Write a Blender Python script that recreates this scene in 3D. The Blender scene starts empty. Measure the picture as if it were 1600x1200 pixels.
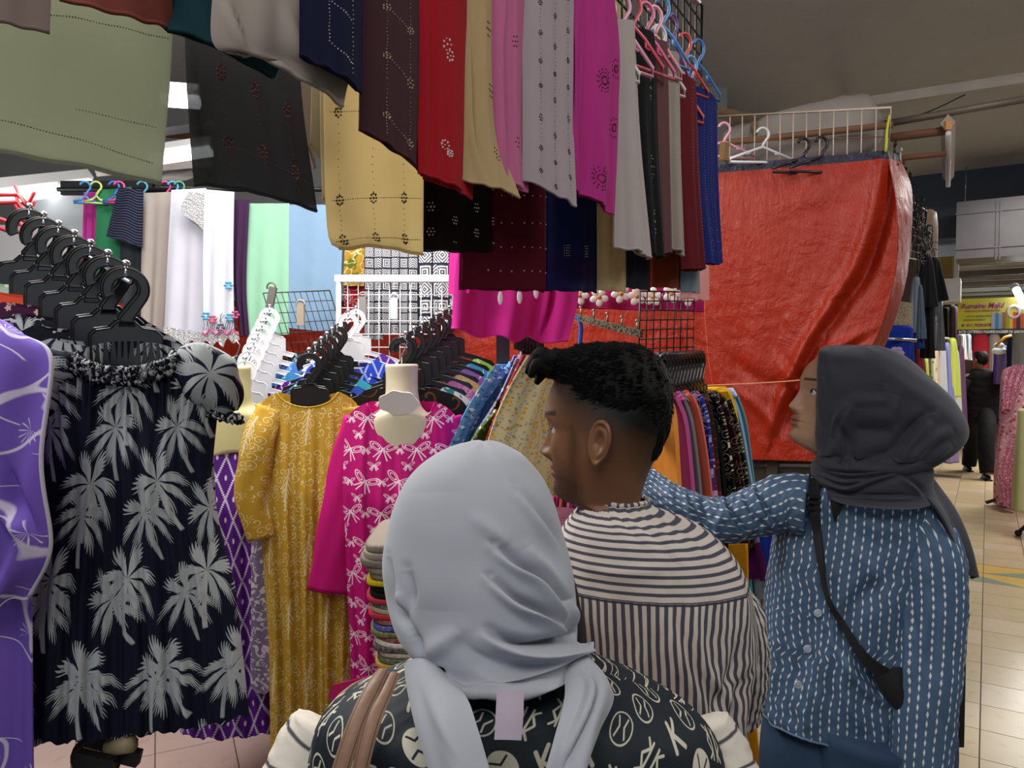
import bpy, math, random
import numpy as np
from mathutils import Vector, Matrix
from mathutils.geometry import tessellate_polygon
random.seed(7); RNG = np.random.RandomState(7)
SC = bpy.context.scene; COL = SC.collection
pi = math.pi
F = 1150.0; CH = 1.62; PT = math.atan(40/1150.0)
# ---------------------------------------------------------------- camera, world, lights, exposure
cd = bpy.data.cameras.new('camera'); cam = bpy.data.objects.new('camera', cd); COL.objects.link(cam)
cam.location = (0, 0, CH); cam.rotation_euler = (pi/2-PT, 0, 0)
cd.sensor_width = 36; cd.lens = 36*F/1600; cd.clip_start = .02; cd.clip_end = 100
SC.camera = cam
w = bpy.data.worlds.new('world'); SC.world = w; w.use_nodes = True
w.node_tree.nodes['Background'].inputs[0].default_value = (.80, .90, 1.0, 1)
w.node_tree.nodes['Background'].inputs[1].default_value = .78
vs = SC.view_settings; vs.view_transform = 'Standard'; vs.look = 'None'; vs.gamma = 1; vs.use_curve_mapping = False
vs.exposure = 0.0
def area(name, loc, size, energy, tgt=None, color=(1, .97, .93)):
    l = bpy.data.lights.new(name, 'AREA'); l.shape = 'RECTANGLE'; l.size, l.size_y = size; l.energy = energy; l.color = color
    o = bpy.data.objects.new(name, l); o.location = loc; COL.objects.link(o)
    if tgt is not None: o.rotation_euler = (Vector(tgt)-Vector(loc)).to_track_quat('-Z', 'Y').to_euler()
    return o
area('stall_light', (-.95, 2.25, 2.7), (1.6, .4), 34, (-.7, 1.9, 1.2))
area('stall_light_front', (-1.5, 1.2, 2.9), (.9, .5), 22, (-.9, 2.2, 1.2))
area('stall_light_back', (-.7, 2.9, 3.1), (2.2, .5), 42, (-.7, 3.2, 0))
area('camera_side_fill', (-.3, -.7, 3.1), (2.0, .8), 30, (.1, 1.6, 1.1))  # unseen fill added behind the camera to brighten the people's backs
area('aisle_light_right', (2.3, 1.1, 3.2), (.8, 1.6), 34, (1.6, 2.2, .8))
area('corridor_light', (4.6, 5.4, 3.3), (1.0, 2.6), 95, (4.6, 5.4, 0))
area('corridor_light_far', (7.4, 9.6, 2.9), (1.6, 2.6), 240, (6.9, 9.2, 0))
# ---------------------------------------------------------------- geometry helpers
def at(px, py, Y):
    dx = (px-800)/F; du = (600-py)/F
    y = math.cos(PT)+du*math.sin(PT); z = -math.sin(PT)+du*math.cos(PT)
    return np.array([dx/y*Y, Y, CH+z/y*Y])
def proj(P):
    P = np.asarray(P); X = P[..., 0]; Y = P[..., 1]; Z = P[..., 2]-CH
    f = Y*math.cos(PT)-Z*math.sin(PT); u = Y*math.sin(PT)+Z*math.cos(PT)
    return 800+F*X/f, 600-F*u/f
def m(px, d): return px*d/F
def interp(pts, ts):
    """catmull-rom through rows of pts at parameters ts in 0..1 (by chord length)"""
    pts = np.asarray(pts, float); n = len(pts)
    if n == 2: return pts[0]+(pts[1]-pts[0])*ts[:, None]
    seg = np.linalg.norm(np.diff(pts[:, :3] if pts.shape[1] >= 3 else pts, axis=0), axis=1)+1e-9
    s = np.concatenate([[0], np.cumsum(seg)]); s /= s[-1]
    ext = np.vstack([2*pts[0]-pts[1], pts, 2*pts[-1]-pts[-2]])
    i = np.clip(np.searchsorted(s, ts, side='right')-1, 0, n-2)
    t = ((ts-s[i])/(s[i+1]-s[i]))[:, None]
    a, b, c, d = ext[i], ext[i+1], ext[i+2], ext[i+3]
    return .5*(2*b+(c-a)*t+(2*a-5*b+4*c-d)*t*t+(3*b-a-3*c+d)*t**3)
def wob(x, y, seed=0, n=5, f=1.0):
    r = np.random.RandomState(seed); o = 0
    for k in range(n):
        a = r.rand()*2*pi; q = f*(.6+1.4*r.rand())
        o = o+np.sin((x*math.cos(a)+y*math.sin(a))*q*2*pi+r.rand()*6.28)
    return o/n
def normals(P, closed=False):
    if closed: du = np.roll(P, -1, 1)-np.roll(P, 1, 1)
    else: du = np.gradient(P, axis=1)
    dv = np.gradient(P, axis=0)
    N = np.cross(dv, du); N /= (np.linalg.norm(N, axis=2, keepdims=True)+1e-12)
    return N
class MB:
    def __init__(s): s.v = []; s.q = []; s.t = []; s.uq = []; s.ut = []; s.n = 0; s.mq = []; s.mt = []
    def grid(s, P, closed=False, uv=None, cap0=False, cap1=False, mi=0, flip=False):
        P = np.asarray(P, float); ny, nx = P.shape[:2]; b = s.n
        s.v.append(P.reshape(-1, 3)); s.n += ny*nx
        nc = nx if closed else nx-1
        J, I = np.meshgrid(np.arange(nc), np.arange(ny-1)); J2 = (J+1) % nx
        q = np.stack([I*nx+J, I*nx+J2, (I+1)*nx+J2, (I+1)*nx+J], -1).reshape(-1, 4)+b
        if uv is None:
            uu, vv = np.meshgrid(np.arange(nc+1)/nc, np.arange(ny)/(ny-1)); uv = np.stack([uu, vv], -1)
        u = np.stack([uv[I, J], uv[I, J+1], uv[I+1, J+1], uv[I+1, J]], -2).reshape(-1, 4, 2)
        if flip: q = q[:, ::-1]; u = u[:, ::-1]
        s.q.append(q); s.uq.append(u); s.mq.append(np.full(len(q), mi))
        for c, row, uvr in ((cap0, 0, uv[0, 0]), (cap1, ny-1, uv[-1, 0])):
            if c:
                ctr = P[row].mean(0); s.v.append(ctr[None]); k = s.n; s.n += 1
                a = np.arange(nx); a2 = (a+1) % nx
                t = np.stack([a+row*nx+b, np.full(nx, k), a2+row*nx+b], -1)
                if (row == 0) == flip: pass
                if row != 0: t = t[:, ::-1]
                if flip: t = t[:, ::-1]
                s.t.append(t); s.ut.append(np.tile(uvr, (nx, 3, 1))); s.mt.append(np.full(nx, mi))
        return s
    def shell(s, P, th, uv=None, mi=0):
        """open grid given thickness th"""
        N = normals(P); A = P+N*th/2; B = P-N*th/2
        s.grid(A, uv=uv, mi=mi); s.grid(B, uv=uv, mi=mi, flip=True)
        ed = lambda X: np.concatenate([X[0, :-1], X[:-1, -1], X[-1, :0:-1], X[:0:-1, 0]])
        if uv is not None:
            e = ed(uv); e = np.concatenate([e, e[:1]]); u2 = np.stack([e, e])
        else: u2 = None
        s.grid(np.stack([ed(A), ed(B)]), closed=True, uv=u2, mi=mi, flip=True)
        return s
    def raw(s, V, quads=(), tris=(), mi=0, cuv=None):
        V = np.asarray(V, float); b = s.n; s.v.append(V); s.n += len(V)
        if len(quads): q = np.array(quads)+b; s.q.append(q); s.uq.append(np.zeros((len(q), 4, 2))+(V[q-b][:, :, [0, 2]] if cuv is None else np.array(cuv))); s.mq.append(np.full(len(q), mi))
        if len(tris): t = np.array(tris)+b; s.t.append(t); s.ut.append(np.zeros((len(t), 3, 2))+(V[t-b][:, :, [0, 2]] if cuv is None else np.array(cuv))); s.mt.append(np.full(len(t), mi))
        return s
    def box(s, c, size, rot=None, mi=0):
        h = np.array(size)/2; V = np.array([[x, y, z] for x in (-1, 1) for y in (-1, 1) for z in (-1, 1)])*h
        if rot is not None: V = V@np.array(rot).T
        return s.raw(V+np.array(c), [(0, 1, 3, 2), (4, 6, 7, 5), (0, 4, 5, 1), (2, 3, 7, 6), (0, 2, 6, 4), (1, 5, 7, 3)], mi=mi)
    def tube(s, path, r, n=8, closed=False, cap=True, mi=0, up=None, flat=1.0):
        p = np.asarray(path, float); k = len(p)
        r = np.full(k, r) if np.isscalar(r) else np.asarray(r, float)
        T = np.gradient(p, axis=0) if not closed else np.roll(p, -1, 0)-np.roll(p, 1, 0)
        T /= np.linalg.norm(T, axis=1, keepdims=True)+1e-12
        ref = np.array(up if up is not None else ([0, 0, 1] if abs(T[0][2]) < .9 else [1, 0, 0]), float)
        R = []; a = ref-T[0]*ref.dot(T[0]); a /= np.linalg.norm(a)+1e-12
        for i in range(k):
            if up is not None: a = ref-T[i]*ref.dot(T[i])
            else: a = a-T[i]*a.dot(T[i])
            a = a/(np.linalg.norm(a)+1e-12); R.append((a, np.cross(T[i], a)))
        th = np.arange(n)/n*2*pi
        P = np.array([[p[i]+r[i]*(R[i][0]*math.cos(t)+flat*R[i][1]*math.sin(t)) for t in th] for i in range(k)])
        if closed: P = np.concatenate([P, P[:1]])
        L = np.concatenate([[0], np.cumsum(np.linalg.norm(np.diff(P.mean(1), axis=0), axis=1))])
        cu = np.arange(n+1)/n*2*pi*r.mean(); uv = np.stack(np.meshgrid(cu, L), -1)
        return s.grid(P, closed=True, uv=uv, cap0=cap and not closed, cap1=cap and not closed, mi=mi)
    def seg(s, a, b, r, n=6, mi=0): return s.tube([a, b], r, n, mi=mi)
    def prism(s, poly, y0, y1, M=None, mi=0):
        """poly in (x,z), extruded along y"""
        k = len(poly); V = [(x, y0, z) for x, z in poly]+[(x, y1, z) for x, z in poly]; V = np.array(V)
        tr = tessellate_polygon([[Vector((x, 0, z)) for x, z in poly]])
        tris = [t for t in tr]+[tuple(i+k for i in t[::-1]) for t in tr]
        quads = [(i, (i+1) % k, (i+1) % k+k, i+k) for i in range(k)]
        if M is not None: V = V@np.array(M)[:3, :3].T+np.array(M)[:3, 3]
        return s.raw(V, quads, tris, mi)
    def ell(s, c, r, n=16, k=10, rot=None, mi=0):
        ph = np.linspace(.02, pi-.02, k); th = np.arange(n)/n*2*pi
        P = np.array([[[math.sin(a)*math.cos(b)*r[0], math.sin(a)*math.sin(b)*r[1], math.cos(a)*r[2]] for b in th] for a in ph])
        if rot is not None: P = P@np.array(rot).T
        return s.grid(P+np.array(c), closed=True, cap0=True, cap1=True, mi=mi, flip=True)
    def rod(s, segs, r, n=6):
        for a, b in segs: s.seg(a, b, r, n)
        return s
    def build(s, name, mats, parent=None, smooth=True, recenter=True):
        V = np.concatenate(s.v) if s.v else np.zeros((0, 3))
        if parent is not None and recenter: V = V-np.array(wloc(parent)); loc = None
        elif recenter: loc = np.array([(V[:, 0].min()+V[:, 0].max())/2, (V[:, 1].min()+V[:, 1].max())/2, V[:, 2].min()]); V = V-loc
        else: loc = None
        nq = sum(len(x) for x in s.q); nt = sum(len(x) for x in s.t)
        q = np.concatenate(s.q) if nq else np.zeros((0, 4), int); t = np.concatenate(s.t) if nt else np.zeros((0, 3), int)
        me = bpy.data.meshes.new(name); me.vertices.add(len(V)); me.vertices.foreach_set('co', V.ravel())
        me.loops.add(nq*4+nt*3); me.loops.foreach_set('vertex_index', np.concatenate([q.ravel(), t.ravel()]).astype(np.int32))
        me.polygons.add(nq+nt)
        me.polygons.foreach_set('loop_start', np.concatenate([np.arange(nq)*4, nq*4+np.arange(nt)*3]).astype(np.int32))
        try: me.polygons.foreach_set('loop_total', np.concatenate([np.full(nq, 4), np.full(nt, 3)]).astype(np.int32))
        except Exception: pass
        uvl = me.uv_layers.new(name='UVMap')
        U = np.concatenate([(np.concatenate(s.uq).reshape(-1, 2) if nq else np.zeros((0, 2))), (np.concatenate(s.ut).reshape(-1, 2) if nt else np.zeros((0, 2)))])
        uvl.data.foreach_set('uv', U.ravel())
        if not isinstance(mats, (list, tuple)): mats = [mats]
        for x in mats: me.materials.append(x)
        me.polygons.foreach_set('material_index', np.concatenate((s.mq or [[]])+(s.mt or [])).astype(np.int32))
        me.polygons.foreach_set('use_smooth', np.full(nq+nt, bool(smooth)))
        me.update(calc_edges=True); me.validate()
        if smooth == 'auto' or smooth is True:
            pass
        o = bpy.data.objects.new(name, me); COL.objects.link(o)
        if parent is not None: o.parent = parent
        if loc is not None: o.location = loc
        return o
def wloc(o):
    v = Vector((0, 0, 0))
    while o is not None: v = v+o.location; o = o.parent
    return v
def tag(o, label=None, cat=None, group=None, kind=None):
    if label: o['label'] = label
    if cat: o['category'] = cat
    if group: o['group'] = group
    if kind: o['kind'] = kind
    return o
def thing(name, label, cat, loc=(0, 0, 0), group=None, rz=0):
    o = bpy.data.objects.new(name, None); COL.objects.link(o); o.location = loc; o.rotation_euler = (0, 0, rz); o.empty_display_size = .05
    return tag(o, label, cat, group)
def copy_tree(o, parent=None):
    c = o.copy(); COL.objects.link(c)
    if parent is not None: c.parent = parent
    for ch in list(o.children): copy_tree(ch, c)
    return c
def sharp(o, ang=40):
    o.data.polygons.foreach_set('use_smooth', np.zeros(len(o.data.polygons), bool)); return o
# ---------------------------------------------------------------- materials
def C(h):
    h = h.lstrip('#'); r = [int(h[i:i+2], 16)/255 for i in (0, 2, 4)]
    return tuple(((x/12.92) if x <= .04045 else ((x+.055)/1.055)**2.4) for x in r)
class E:
    def __init__(s, g, k): s.g = g; s.k = k
    def __add__(s, o): return s.g.m('ADD', s, o)
    __radd__ = __add__
    def __sub__(s, o): return s.g.m('SUBTRACT', s, o)
    def __rsub__(s, o): return s.g.m('SUBTRACT', o, s)
    def __mul__(s, o): return s.g.m('MULTIPLY', s, o)
    __rmul__ = __mul__
    def __truediv__(s, o): return s.g.m('DIVIDE', s, o)
    def __neg__(s): return s.g.m('MULTIPLY', s, -1.0)
    def __pow__(s, o): return s.g.m('POWER', s, o)
class G:
    def __init__(s, name):
        s.mat = bpy.data.materials.new(name); s.mat.use_nodes = True; s.nt = s.mat.node_tree; s.nt.nodes.clear(); s._uv = None
        s.out = s.nt.nodes.new('ShaderNodeOutputMaterial'); s.b = s.nt.nodes.new('ShaderNodeBsdfPrincipled')
        s.nt.links.new(s.b.outputs[0], s.out.inputs[0])
    def m(s, op, a, b=None, c=None, clamp=False):
        n = s.nt.nodes.new('ShaderNodeMath'); n.operation = op; n.use_clamp = clamp
        for i, x in enumerate((a, b, c)):
            if x is None: continue
            if isinstance(x, E): s.nt.links.new(x.k, n.inputs[i])
            else: n.inputs[i].default_value = x
        return E(s, n.outputs[0])
    def uv(s):
        if s._uv is None:
            t = s.nt.nodes.new('ShaderNodeTexCoord'); x = s.nt.nodes.new('ShaderNodeSeparateXYZ'); s.nt.links.new(t.outputs['UV'], x.inputs[0])
            s._uv = (E(s, x.outputs[0]), E(s, x.outputs[1])); s.tc = t
        return s._uv
    def obj(s):
        t = s.nt.nodes.new('ShaderNodeTexCoord'); x = s.nt.nodes.new('ShaderNodeSeparateXYZ'); s.nt.links.new(t.outputs['Object'], x.inputs[0])
        return E(s, x.outputs[0]), E(s, x.outputs[1]), E(s, x.outputs[2])
    def vec(s, x, y, z=0.0):
        n = s.nt.nodes.new('ShaderNodeCombineXYZ')
        for i, q in enumerate((x, y, z)):
            if isinstance(q, E): s.nt.links.new(q.k, n.inputs[i])
            else: n.inputs[i].default_value = q
        return n.outputs[0]
    def sin(s, a): return s.m('SINE', a)
    def abs(s, a): return s.m('ABSOLUTE', a)
    def mx(s, a, b): return s.m('MAXIMUM', a, b)
    def mn(s, a, b): return s.m('MINIMUM', a, b)
    def floor(s, a): return s.m('FLOOR', a)
    def lt(s, x, w, soft=.02):
        if isinstance(w, E): return s.m('MULTIPLY_ADD', w-x, 1/soft, .5, clamp=True)
        return s.m('MULTIPLY_ADD', x, -1/soft, w/soft+.5, clamp=True)
    def gt(s, x, w, soft=.02):
        if isinstance(w, E): return s.m('MULTIPLY_ADD', x-w, 1/soft, .5, clamp=True)
        return s.m('MULTIPLY_ADD', x, 1/soft, -w/soft+.5, clamp=True)
    def len(s, x, y): return s.m('SQRT', x*x+y*y)
    def rand(s, x, y, z=0.0):
        n = s.nt.nodes.new('ShaderNodeTexWhiteNoise'); n.noise_dimensions = '3D'; s.nt.links.new(s.vec(x, y, z), n.inputs[0])
        return E(s, n.outputs[0])
    def noise(s, v, scale, detail=2, rough=.5, dist=0):
        n = s.nt.nodes.new('ShaderNodeTexNoise'); n.inputs['Scale'].default_value = scale; n.inputs['Detail'].default_value = detail
        n.inputs['Roughness'].default_value = rough; n.inputs['Distortion'].default_value = dist
        if v is not None: s.nt.links.new(v, n.inputs['Vector'])
        return E(s, n.outputs[0])
    def voro(s, v, scale, feat='F1', rnd=1.0):
        n = s.nt.nodes.new('ShaderNodeTexVoronoi'); n.feature = feat; n.inputs['Scale'].default_value = scale; n.inputs['Randomness'].default_value = rnd
        s.nt.links.new(v, n.inputs['Vector'])
        if feat == 'DISTANCE_TO_EDGE': return E(s, n.outputs[0])
        x = s.nt.nodes.new('ShaderNodeSeparateXYZ'); s.nt.links.new(n.outputs['Position'], x.inputs[0])
        cx = s.nt.nodes.new('ShaderNodeSeparateColor'); s.nt.links.new(n.outputs['Color'], cx.inputs[0])
        return E(s, n.outputs[0]), E(s, x.outputs[0]), E(s, x.outputs[1]), E(s, cx.outputs[0])
    def cell(s, u, v, su, sv=None, stag=.5):
        sv = sv or su; y = v/sv; iy = s.floor(y); x = u/su+iy*stag; ix = s.floor(x)
        return x-ix-.5, y-iy-.5, ix, iy
    def rot(s, x, y, a):
        if isinstance(a, E): c = s.m('COSINE', a); q = s.sin(a)
        else: c = math.cos(a); q = math.sin(a)
        return x*c-y*q, x*q+y*c
    def sg(s, x, y, a, b):
        bx, by = b[0]-a[0], b[1]-a[1]; L = bx*bx+by*by; px = x-a[0]; py = y-a[1]
        h = s.m('MULTIPLY_ADD', px, bx/L, py*(by/L), clamp=True)
        return s.len(px-h*bx, py-h*by)
    def col(s, c):
        if isinstance(c, str): c = C(c)
        return c
    def mix(s, a, b, f):
        n = s.nt.nodes.new('ShaderNodeMix'); n.data_type = 'RGBA'
        for i, x in ((6, a), (7, b)):
            if isinstance(x, (tuple, list)): n.inputs[i].default_value = (*x[:3], 1)
            elif isinstance(x, str): n.inputs[i].default_value = (*C(x), 1)
            else: s.nt.links.new(x, n.inputs[i])
        if isinstance(f, E): s.nt.links.new(f.k, n.inputs[0])
        else: n.inputs[0].default_value = f
        return n.outputs[2]
    def bump(s, h, strength=.3, dist=.01):
        n = s.nt.nodes.new('ShaderNodeBump'); n.inputs['Strength'].default_value = strength; n.inputs['Distance'].default_value = dist
        s.nt.links.new(h.k, n.inputs['Height']); s.nt.links.new(n.outputs[0], s.b.inputs['Normal'])
    def set(s, color=None, rough=.8, metal=0, spec=.3, sheen=0, coat=0):
        if color is not None:
            if isinstance(color, (tuple, list)): s.b.inputs['Base Color'].default_value = (*color[:3], 1)
            else: s.nt.links.new(color, s.b.inputs['Base Color'])
        if isinstance(rough, E): s.nt.links.new(rough.k, s.b.inputs['Roughness'])
        else: s.b.inputs['Roughness'].default_value = rough
        s.b.inputs['Metallic'].default_value = metal
        s.b.inputs['Specular IOR Level'].default_value = spec; s.b.inputs['Sheen Weight'].default_value = sheen
        s.b.inputs['Coat Weight'].default_value = coat
        return s.mat
    def sheer(s, color, transl=.3, transp=.15):
        """mix in translucent and transparent shares"""
        t = s.nt.nodes.new('ShaderNodeBsdfTranslucent'); p = s.nt.nodes.new('ShaderNodeBsdfTransparent')
        if isinstance(color, (tuple, list)): t.inputs[0].default_value = (*color[:3], 1)
        else: s.nt.links.new(color, t.inputs[0])
        a = s.nt.nodes.new('ShaderNodeMixShader'); b = s.nt.nodes.new('ShaderNodeMixShader')
        a.inputs[0].default_value = transl; b.inputs[0].default_value = transp
        s.nt.links.new(s.b.outputs[0], a.inputs[1]); s.nt.links.new(t.outputs[0], a.inputs[2])
        s.nt.links.new(a.outputs[0], b.inputs[1]); s.nt.links.new(p.outputs[0], b.inputs[2]); s.nt.links.new(b.outputs[0], s.out.inputs[0])
CACHE = {}
def solid(h, rough=.6, metal=0, spec=.4, bump=0, scale=200, var=.0, coat=0, name=None):
    k = (h, rough, metal, spec, bump, scale, var, coat)
    if k in CACHE: return CACHE[k]
    g = G(name or 'plain_'+h.strip('#')); x, y, z = g.obj(); v = g.vec(x, y, z); c = C(h)
    n = g.noise(v, scale, 3)
    if var: n2 = g.noise(v, 6, 4); colr = g.mix(tuple(q*(1-var) for q in c), tuple(min(1, q*(1+var)) for q in c), n2)
    else: colr = c
    mt = g.set(colr, rough, metal, spec, coat=coat)
    if bump: g.bump(n, bump, .002)
    CACHE[k] = mt; return mt
def fabric(h, pats=(), rough=.85, sheer=None, weave=.15, var=.06, spec=.2, sheen=.0, crumple=0):
    """pats: list of (function(g,u,v)->mask, colour)"""
    key = ('f', h, rough, sheer, weave, var, crumple, tuple((p[0].__name__, p[1], p[2:]) for p in pats))
    if key in CACHE: return CACHE[key]
    g = G('cloth_'+h.strip('#')); u, v = g.uv(); c = C(h); uvv = g.vec(u, v)
    n = g.noise(uvv, 9, 3); colr = g.mix(tuple(q*(1-var) for q in c), tuple(min(1, q*(1+var)) for q in c), n)
    for p in pats: colr = g.mix(colr, C(p[1]), p[0](g, u, v, *p[2:]))
    mt = g.set(colr, rough, 0, spec, sheen)
    wv = g.noise(g.vec(u*1.0, v*1.0), 900, 1)
    if crumple: wv = g.noise(uvv, 22, 4, .6, .6)*crumple+wv*.15
    g.bump(wv, weave if not crumple else .5, .0015 if not crumple else .006)
    if sheer: g.sheer(colr, *sheer)
    CACHE[key] = mt; return mt
# ---------------------------------------------------------------- printed patterns (flat print on cloth)
def p_bows(g, u, v, s=.105):
    x, y, ix, iy = g.cell(u, v, s, s*.92); r = g.rand(ix, iy); x, y = g.rot(x, y, (r-.5)*.9)
    o = None
    def add(q):
        nonlocal o
        o = q if o is None else g.mx(o, q)
    def bow(x, y, k):
        ax = g.abs(x)
        for a, b, c in ((.17*k, .075*k, .10), (.10*k, .04*k, .16)):
            X, Y = g.rot(ax-.17*k, y-.06*k, -.55); d = g.abs(g.len(X/a, Y/b)-1.0); add(g.lt(d, c, .06))
        add(g.lt(g.sg(ax, y, (0, 0), (.12*k, -.27*k)), .018, .012)); add(g.lt(g.sg(ax, y, (.02, 0), (.2*k, -.2*k)), .018, .012))
        add(g.lt(g.len(x, y), .04*k, .02))
    bow(x, y, 1.3)
    x, y, ix, iy = g.cell(u+s*.5, v+s*.0, s, s*.92); bow(x, y, .55)
    x, y, ix, iy = g.cell(u+s*.25, v+s*.46, s, s*.92); bow(x, y, .6)
    return o
def p_trellis(g, u, v, s=.07):
    a = u/s+g.sin(v*(2*pi/s*.5))*.0; k = .42
    w = g.sin(v*900)*.04
    d1 = g.abs((a+v/s*k+w)-g.floor(a+v/s*k+w)-.5); d2 = g.abs((a-v/s*k+w)-g.floor(a-v/s*k+w)-.5)
    l = g.lt(g.mn(d1, d2), .05, .03)
    X = a+v/s*k; Y = a-v/s*k; fx = X-g.floor(X); fy = Y-g.floor(Y)
    fx = X+.5-g.floor(X+.5)-.5; fy = Y+.5-g.floor(Y+.5)-.5
    return g.mx(l, g.lt(g.len(fx, fy), .09, .04))
def p_scroll(g, u, v, s=22, w=.09):
    d, cx, cy, cc = g.voro(g.vec(u, v), s, 'F1', .7); dx = u-cx; dy = v-cy
    a = g.m('ARCTAN2', dy, dx)/(2*pi); r = d
    t = r*3.2+a; t = g.abs(t-g.floor(t)-.5); sp = g.lt(t, w, .05)
    d2, cx2, cy2, cc2 = g.voro(g.vec(u+3.1, v), s*.8, 'F1', .6); dx = u+3.1-cx2; dy = v-cy2
    th = g.m('ARCTAN2', dy, dx); leaf = g.lt(g.abs(g.sin(th*3+d2*4)), .22, .08)*g.lt(d2, .38, .05)
    return g.mx(sp*g.lt(r, .55, .05), leaf)
def p_fern(g, u, v, s=.12):
    x, y, ix, iy = g.cell(u, v, s, s*1.6); x, y = g.rot(x, y, .15)
    sp = g.abs(x); st = g.lt(g.abs(x-y*y*.2), .02, .015)*g.lt(g.abs(y), .32, .02)
    br = (y+sp*1.3)*11; f = g.abs(br-g.floor(br)-.5); return g.mx(st, g.lt(f, .16, .1)*g.lt(sp, (.33-g.abs(y))*.35, .02))
def p_palm(g, u, v, s=.2, off=0.0):
    x, y, ix, iy = g.cell(u+off, v+off*.7, s*.82, s); r = g.rand(ix, iy, 1.0+off); x, y = g.rot(x, y, (r-.5)*.9)
    y = y-.12; yy = y+x*x*1.5; th = g.m('ARCTAN2', yy, x); rr = g.len(x, yy)
    lobe = g.abs(g.sin(th*4+.6+r*2)); jag = g.sin(th*64+rr*50)*.06
    fr = g.lt(rr, lobe**.75*.34+jag+.03, .025)
    gap = g.gt(lobe, .42-rr*.2, .12)
    tr = g.lt(g.abs(x-y*y*.3+.0), .028, .012)*g.lt(y, 0.0, .02)*g.gt(y, -.6, .02)
    return g.mx(fr*gap, tr)
def p_batik(g, u, v, s=9.0):
    d, cx, cy, cc = g.voro(g.vec(u, v), s, 'F1', .6); dx = u-cx; dy = v-cy
    th = g.m('ARCTAN2', dy, dx); ray = g.abs(g.sin(th*6.5+cc*5)); R = d
    rays = g.lt(ray, R*.0+.34, .1)*g.lt(R, .40, .03)*g.gt(R, .16, .03)*g.gt(g.sin(th+cc*6), -.55, .1)
    ring = g.lt(g.abs(R-.12), .02, .02)
    nz = g.noise(g.vec(u, v), 5, 2, .5, .3); br = g.abs(nz-.5); e = g.lt(br, .011, .008)
    w2 = g.abs(g.sin(u*38+v*55+g.sin(v*22)*2)); tw = g.lt(w2, .07, .05)*g.gt(R, .42, .04)*g.gt(g.noise(g.vec(u, v), 13, 1), .52, .04)
    return g.mx(g.mx(rays, ring), g.mx(e, tw))
def p_calico(g, u, v, s=60, thr=.33, seed=0.0):
    d, cx, cy, cc = g.voro(g.vec(u+seed, v), s, 'F1', 1.0); th = g.m('ARCTAN2', v-cy, u+seed-cx)
    return g.lt(d, g.abs(g.sin(th*2.5))*.18+thr-.1, .06)*g.gt(cc, .25, .02)
def p_blots(g, u, v, s=40, lo=.55, seed=0.0):
    return g.gt(g.noise(g.vec(u+seed, v), s, 2, .5, 1.5), lo, .03)
def p_lines(g, u, v, s=14, w=.02, seed=0.0):
    n = g.noise(g.vec(u+seed, v), s, 2, .5, .8); return g.lt(g.abs(n-.5), w, w*.6)
def p_cell(g, u, v, s=30, w=.06, seed=0.0):
    return g.lt(g.voro(g.vec(u+seed, v), s, 'DISTANCE_TO_EDGE', .9), w, .03)
def p_stripe(g, u, v, p=.0125, w=.22, ax=0, soft=.06):
    q = (u if ax == 0 else v)/p; f = g.abs(q-g.floor(q)-.5); return g.lt(f, w, soft)
def p_dash(g, u, v, s=.0155, q=.0155):
    X = u/s; f = g.abs(X-g.floor(X)-.5); ix = g.floor(X); Y = v/q+ix*.5; fy = g.abs(Y-g.floor(Y)-.5)
    return g.lt(f, (1-fy*2.6)*.12+.01, .03)*g.lt(fy, .40, .05)
def p_mono(g, u, v, s=.046):
    x, y, ix, iy = g.cell(u, v, s, s, .5); r = g.rand(ix, iy); r2 = g.rand(ix, iy, 4.0); x, y = g.rot(x, y, (r2-.5)*.9)
    def K(x, y, k, w):
        a = g.mn(g.sg(x, y, (-.12*k, -.3*k), (-.12*k, .3*k)), g.sg(x, y, (-.12*k, 0), (.2*k, .3*k)))
        return g.lt(g.mn(a, g.sg(x, y, (-.05*k, .02), (.24*k, -.3*k))), w, .02)
    one = K(x, y, 1.0, .05)
    X, Y = g.rot(x, y, .785); four = K(g.abs(X)-.17, g.abs(Y)-.17, .55, .03)
    rr = g.len(x, y); ring = g.lt(g.abs(rr-.34), .02, .02); knot = g.lt(g.abs(g.abs(X)-g.abs(Y)*.4-.08), .025, .02)*g.lt(rr, .27, .02)
    emb = g.mx(ring, knot); full = g.lt(rr, .38, .02)*(1-g.lt(g.abs(g.abs(X)-g.abs(Y)*.5-.09), .03, .02)*g.lt(rr, .32, .02))
    a = g.lt(r, .2, .001); b = g.lt(r, .5, .001); c = g.lt(r, .86, .001)
    return one*a+four*(b-a)+emb*(c-b)+full*(1-c)
def p_aztec(g, u, v, s=.034):
    x, y, ix, iy = g.cell(u, v, s, s*1.2, 0); r = g.rand(ix, iy)
    a = g.abs(x); b = g.abs(y); d = (a+b)*5; f1 = g.abs(d-g.floor(d)-.5); q = g.mx(a, b)*6; f2 = g.abs(q-g.floor(q)-.5); z = (y+a*.7)*5; f3 = g.abs(z-g.floor(z)-.5)
    k1 = g.lt(r, .33, .001); k2 = g.lt(r, .66, .001)
    f = f1*k1+f2*(k2-k1)+f3*(1-k2)
    return g.gt(f, .2, .08)*g.lt(g.mx(a, b), .45, .02)
def p_band(g, u, v, lo=0.0, hi=.1): return g.gt(v, lo, .002)*g.lt(v, hi, .002)
def p_blossom(g, u, v, s=.13, oy=0.0):
    x, y, ix, iy = g.cell(u, v+oy, s, s, 0); th = g.m('ARCTAN2', y, x); return g.lt(g.len(x, y), g.abs(g.sin(th*2.5))*.2+.24, .02)
def p_dot(g, u, v, s=.13, r=.08, oy=0.0):
    x, y, ix, iy = g.cell(u, v+oy, s, s, 0); return g.lt(g.len(x, y), r, .06)
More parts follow.
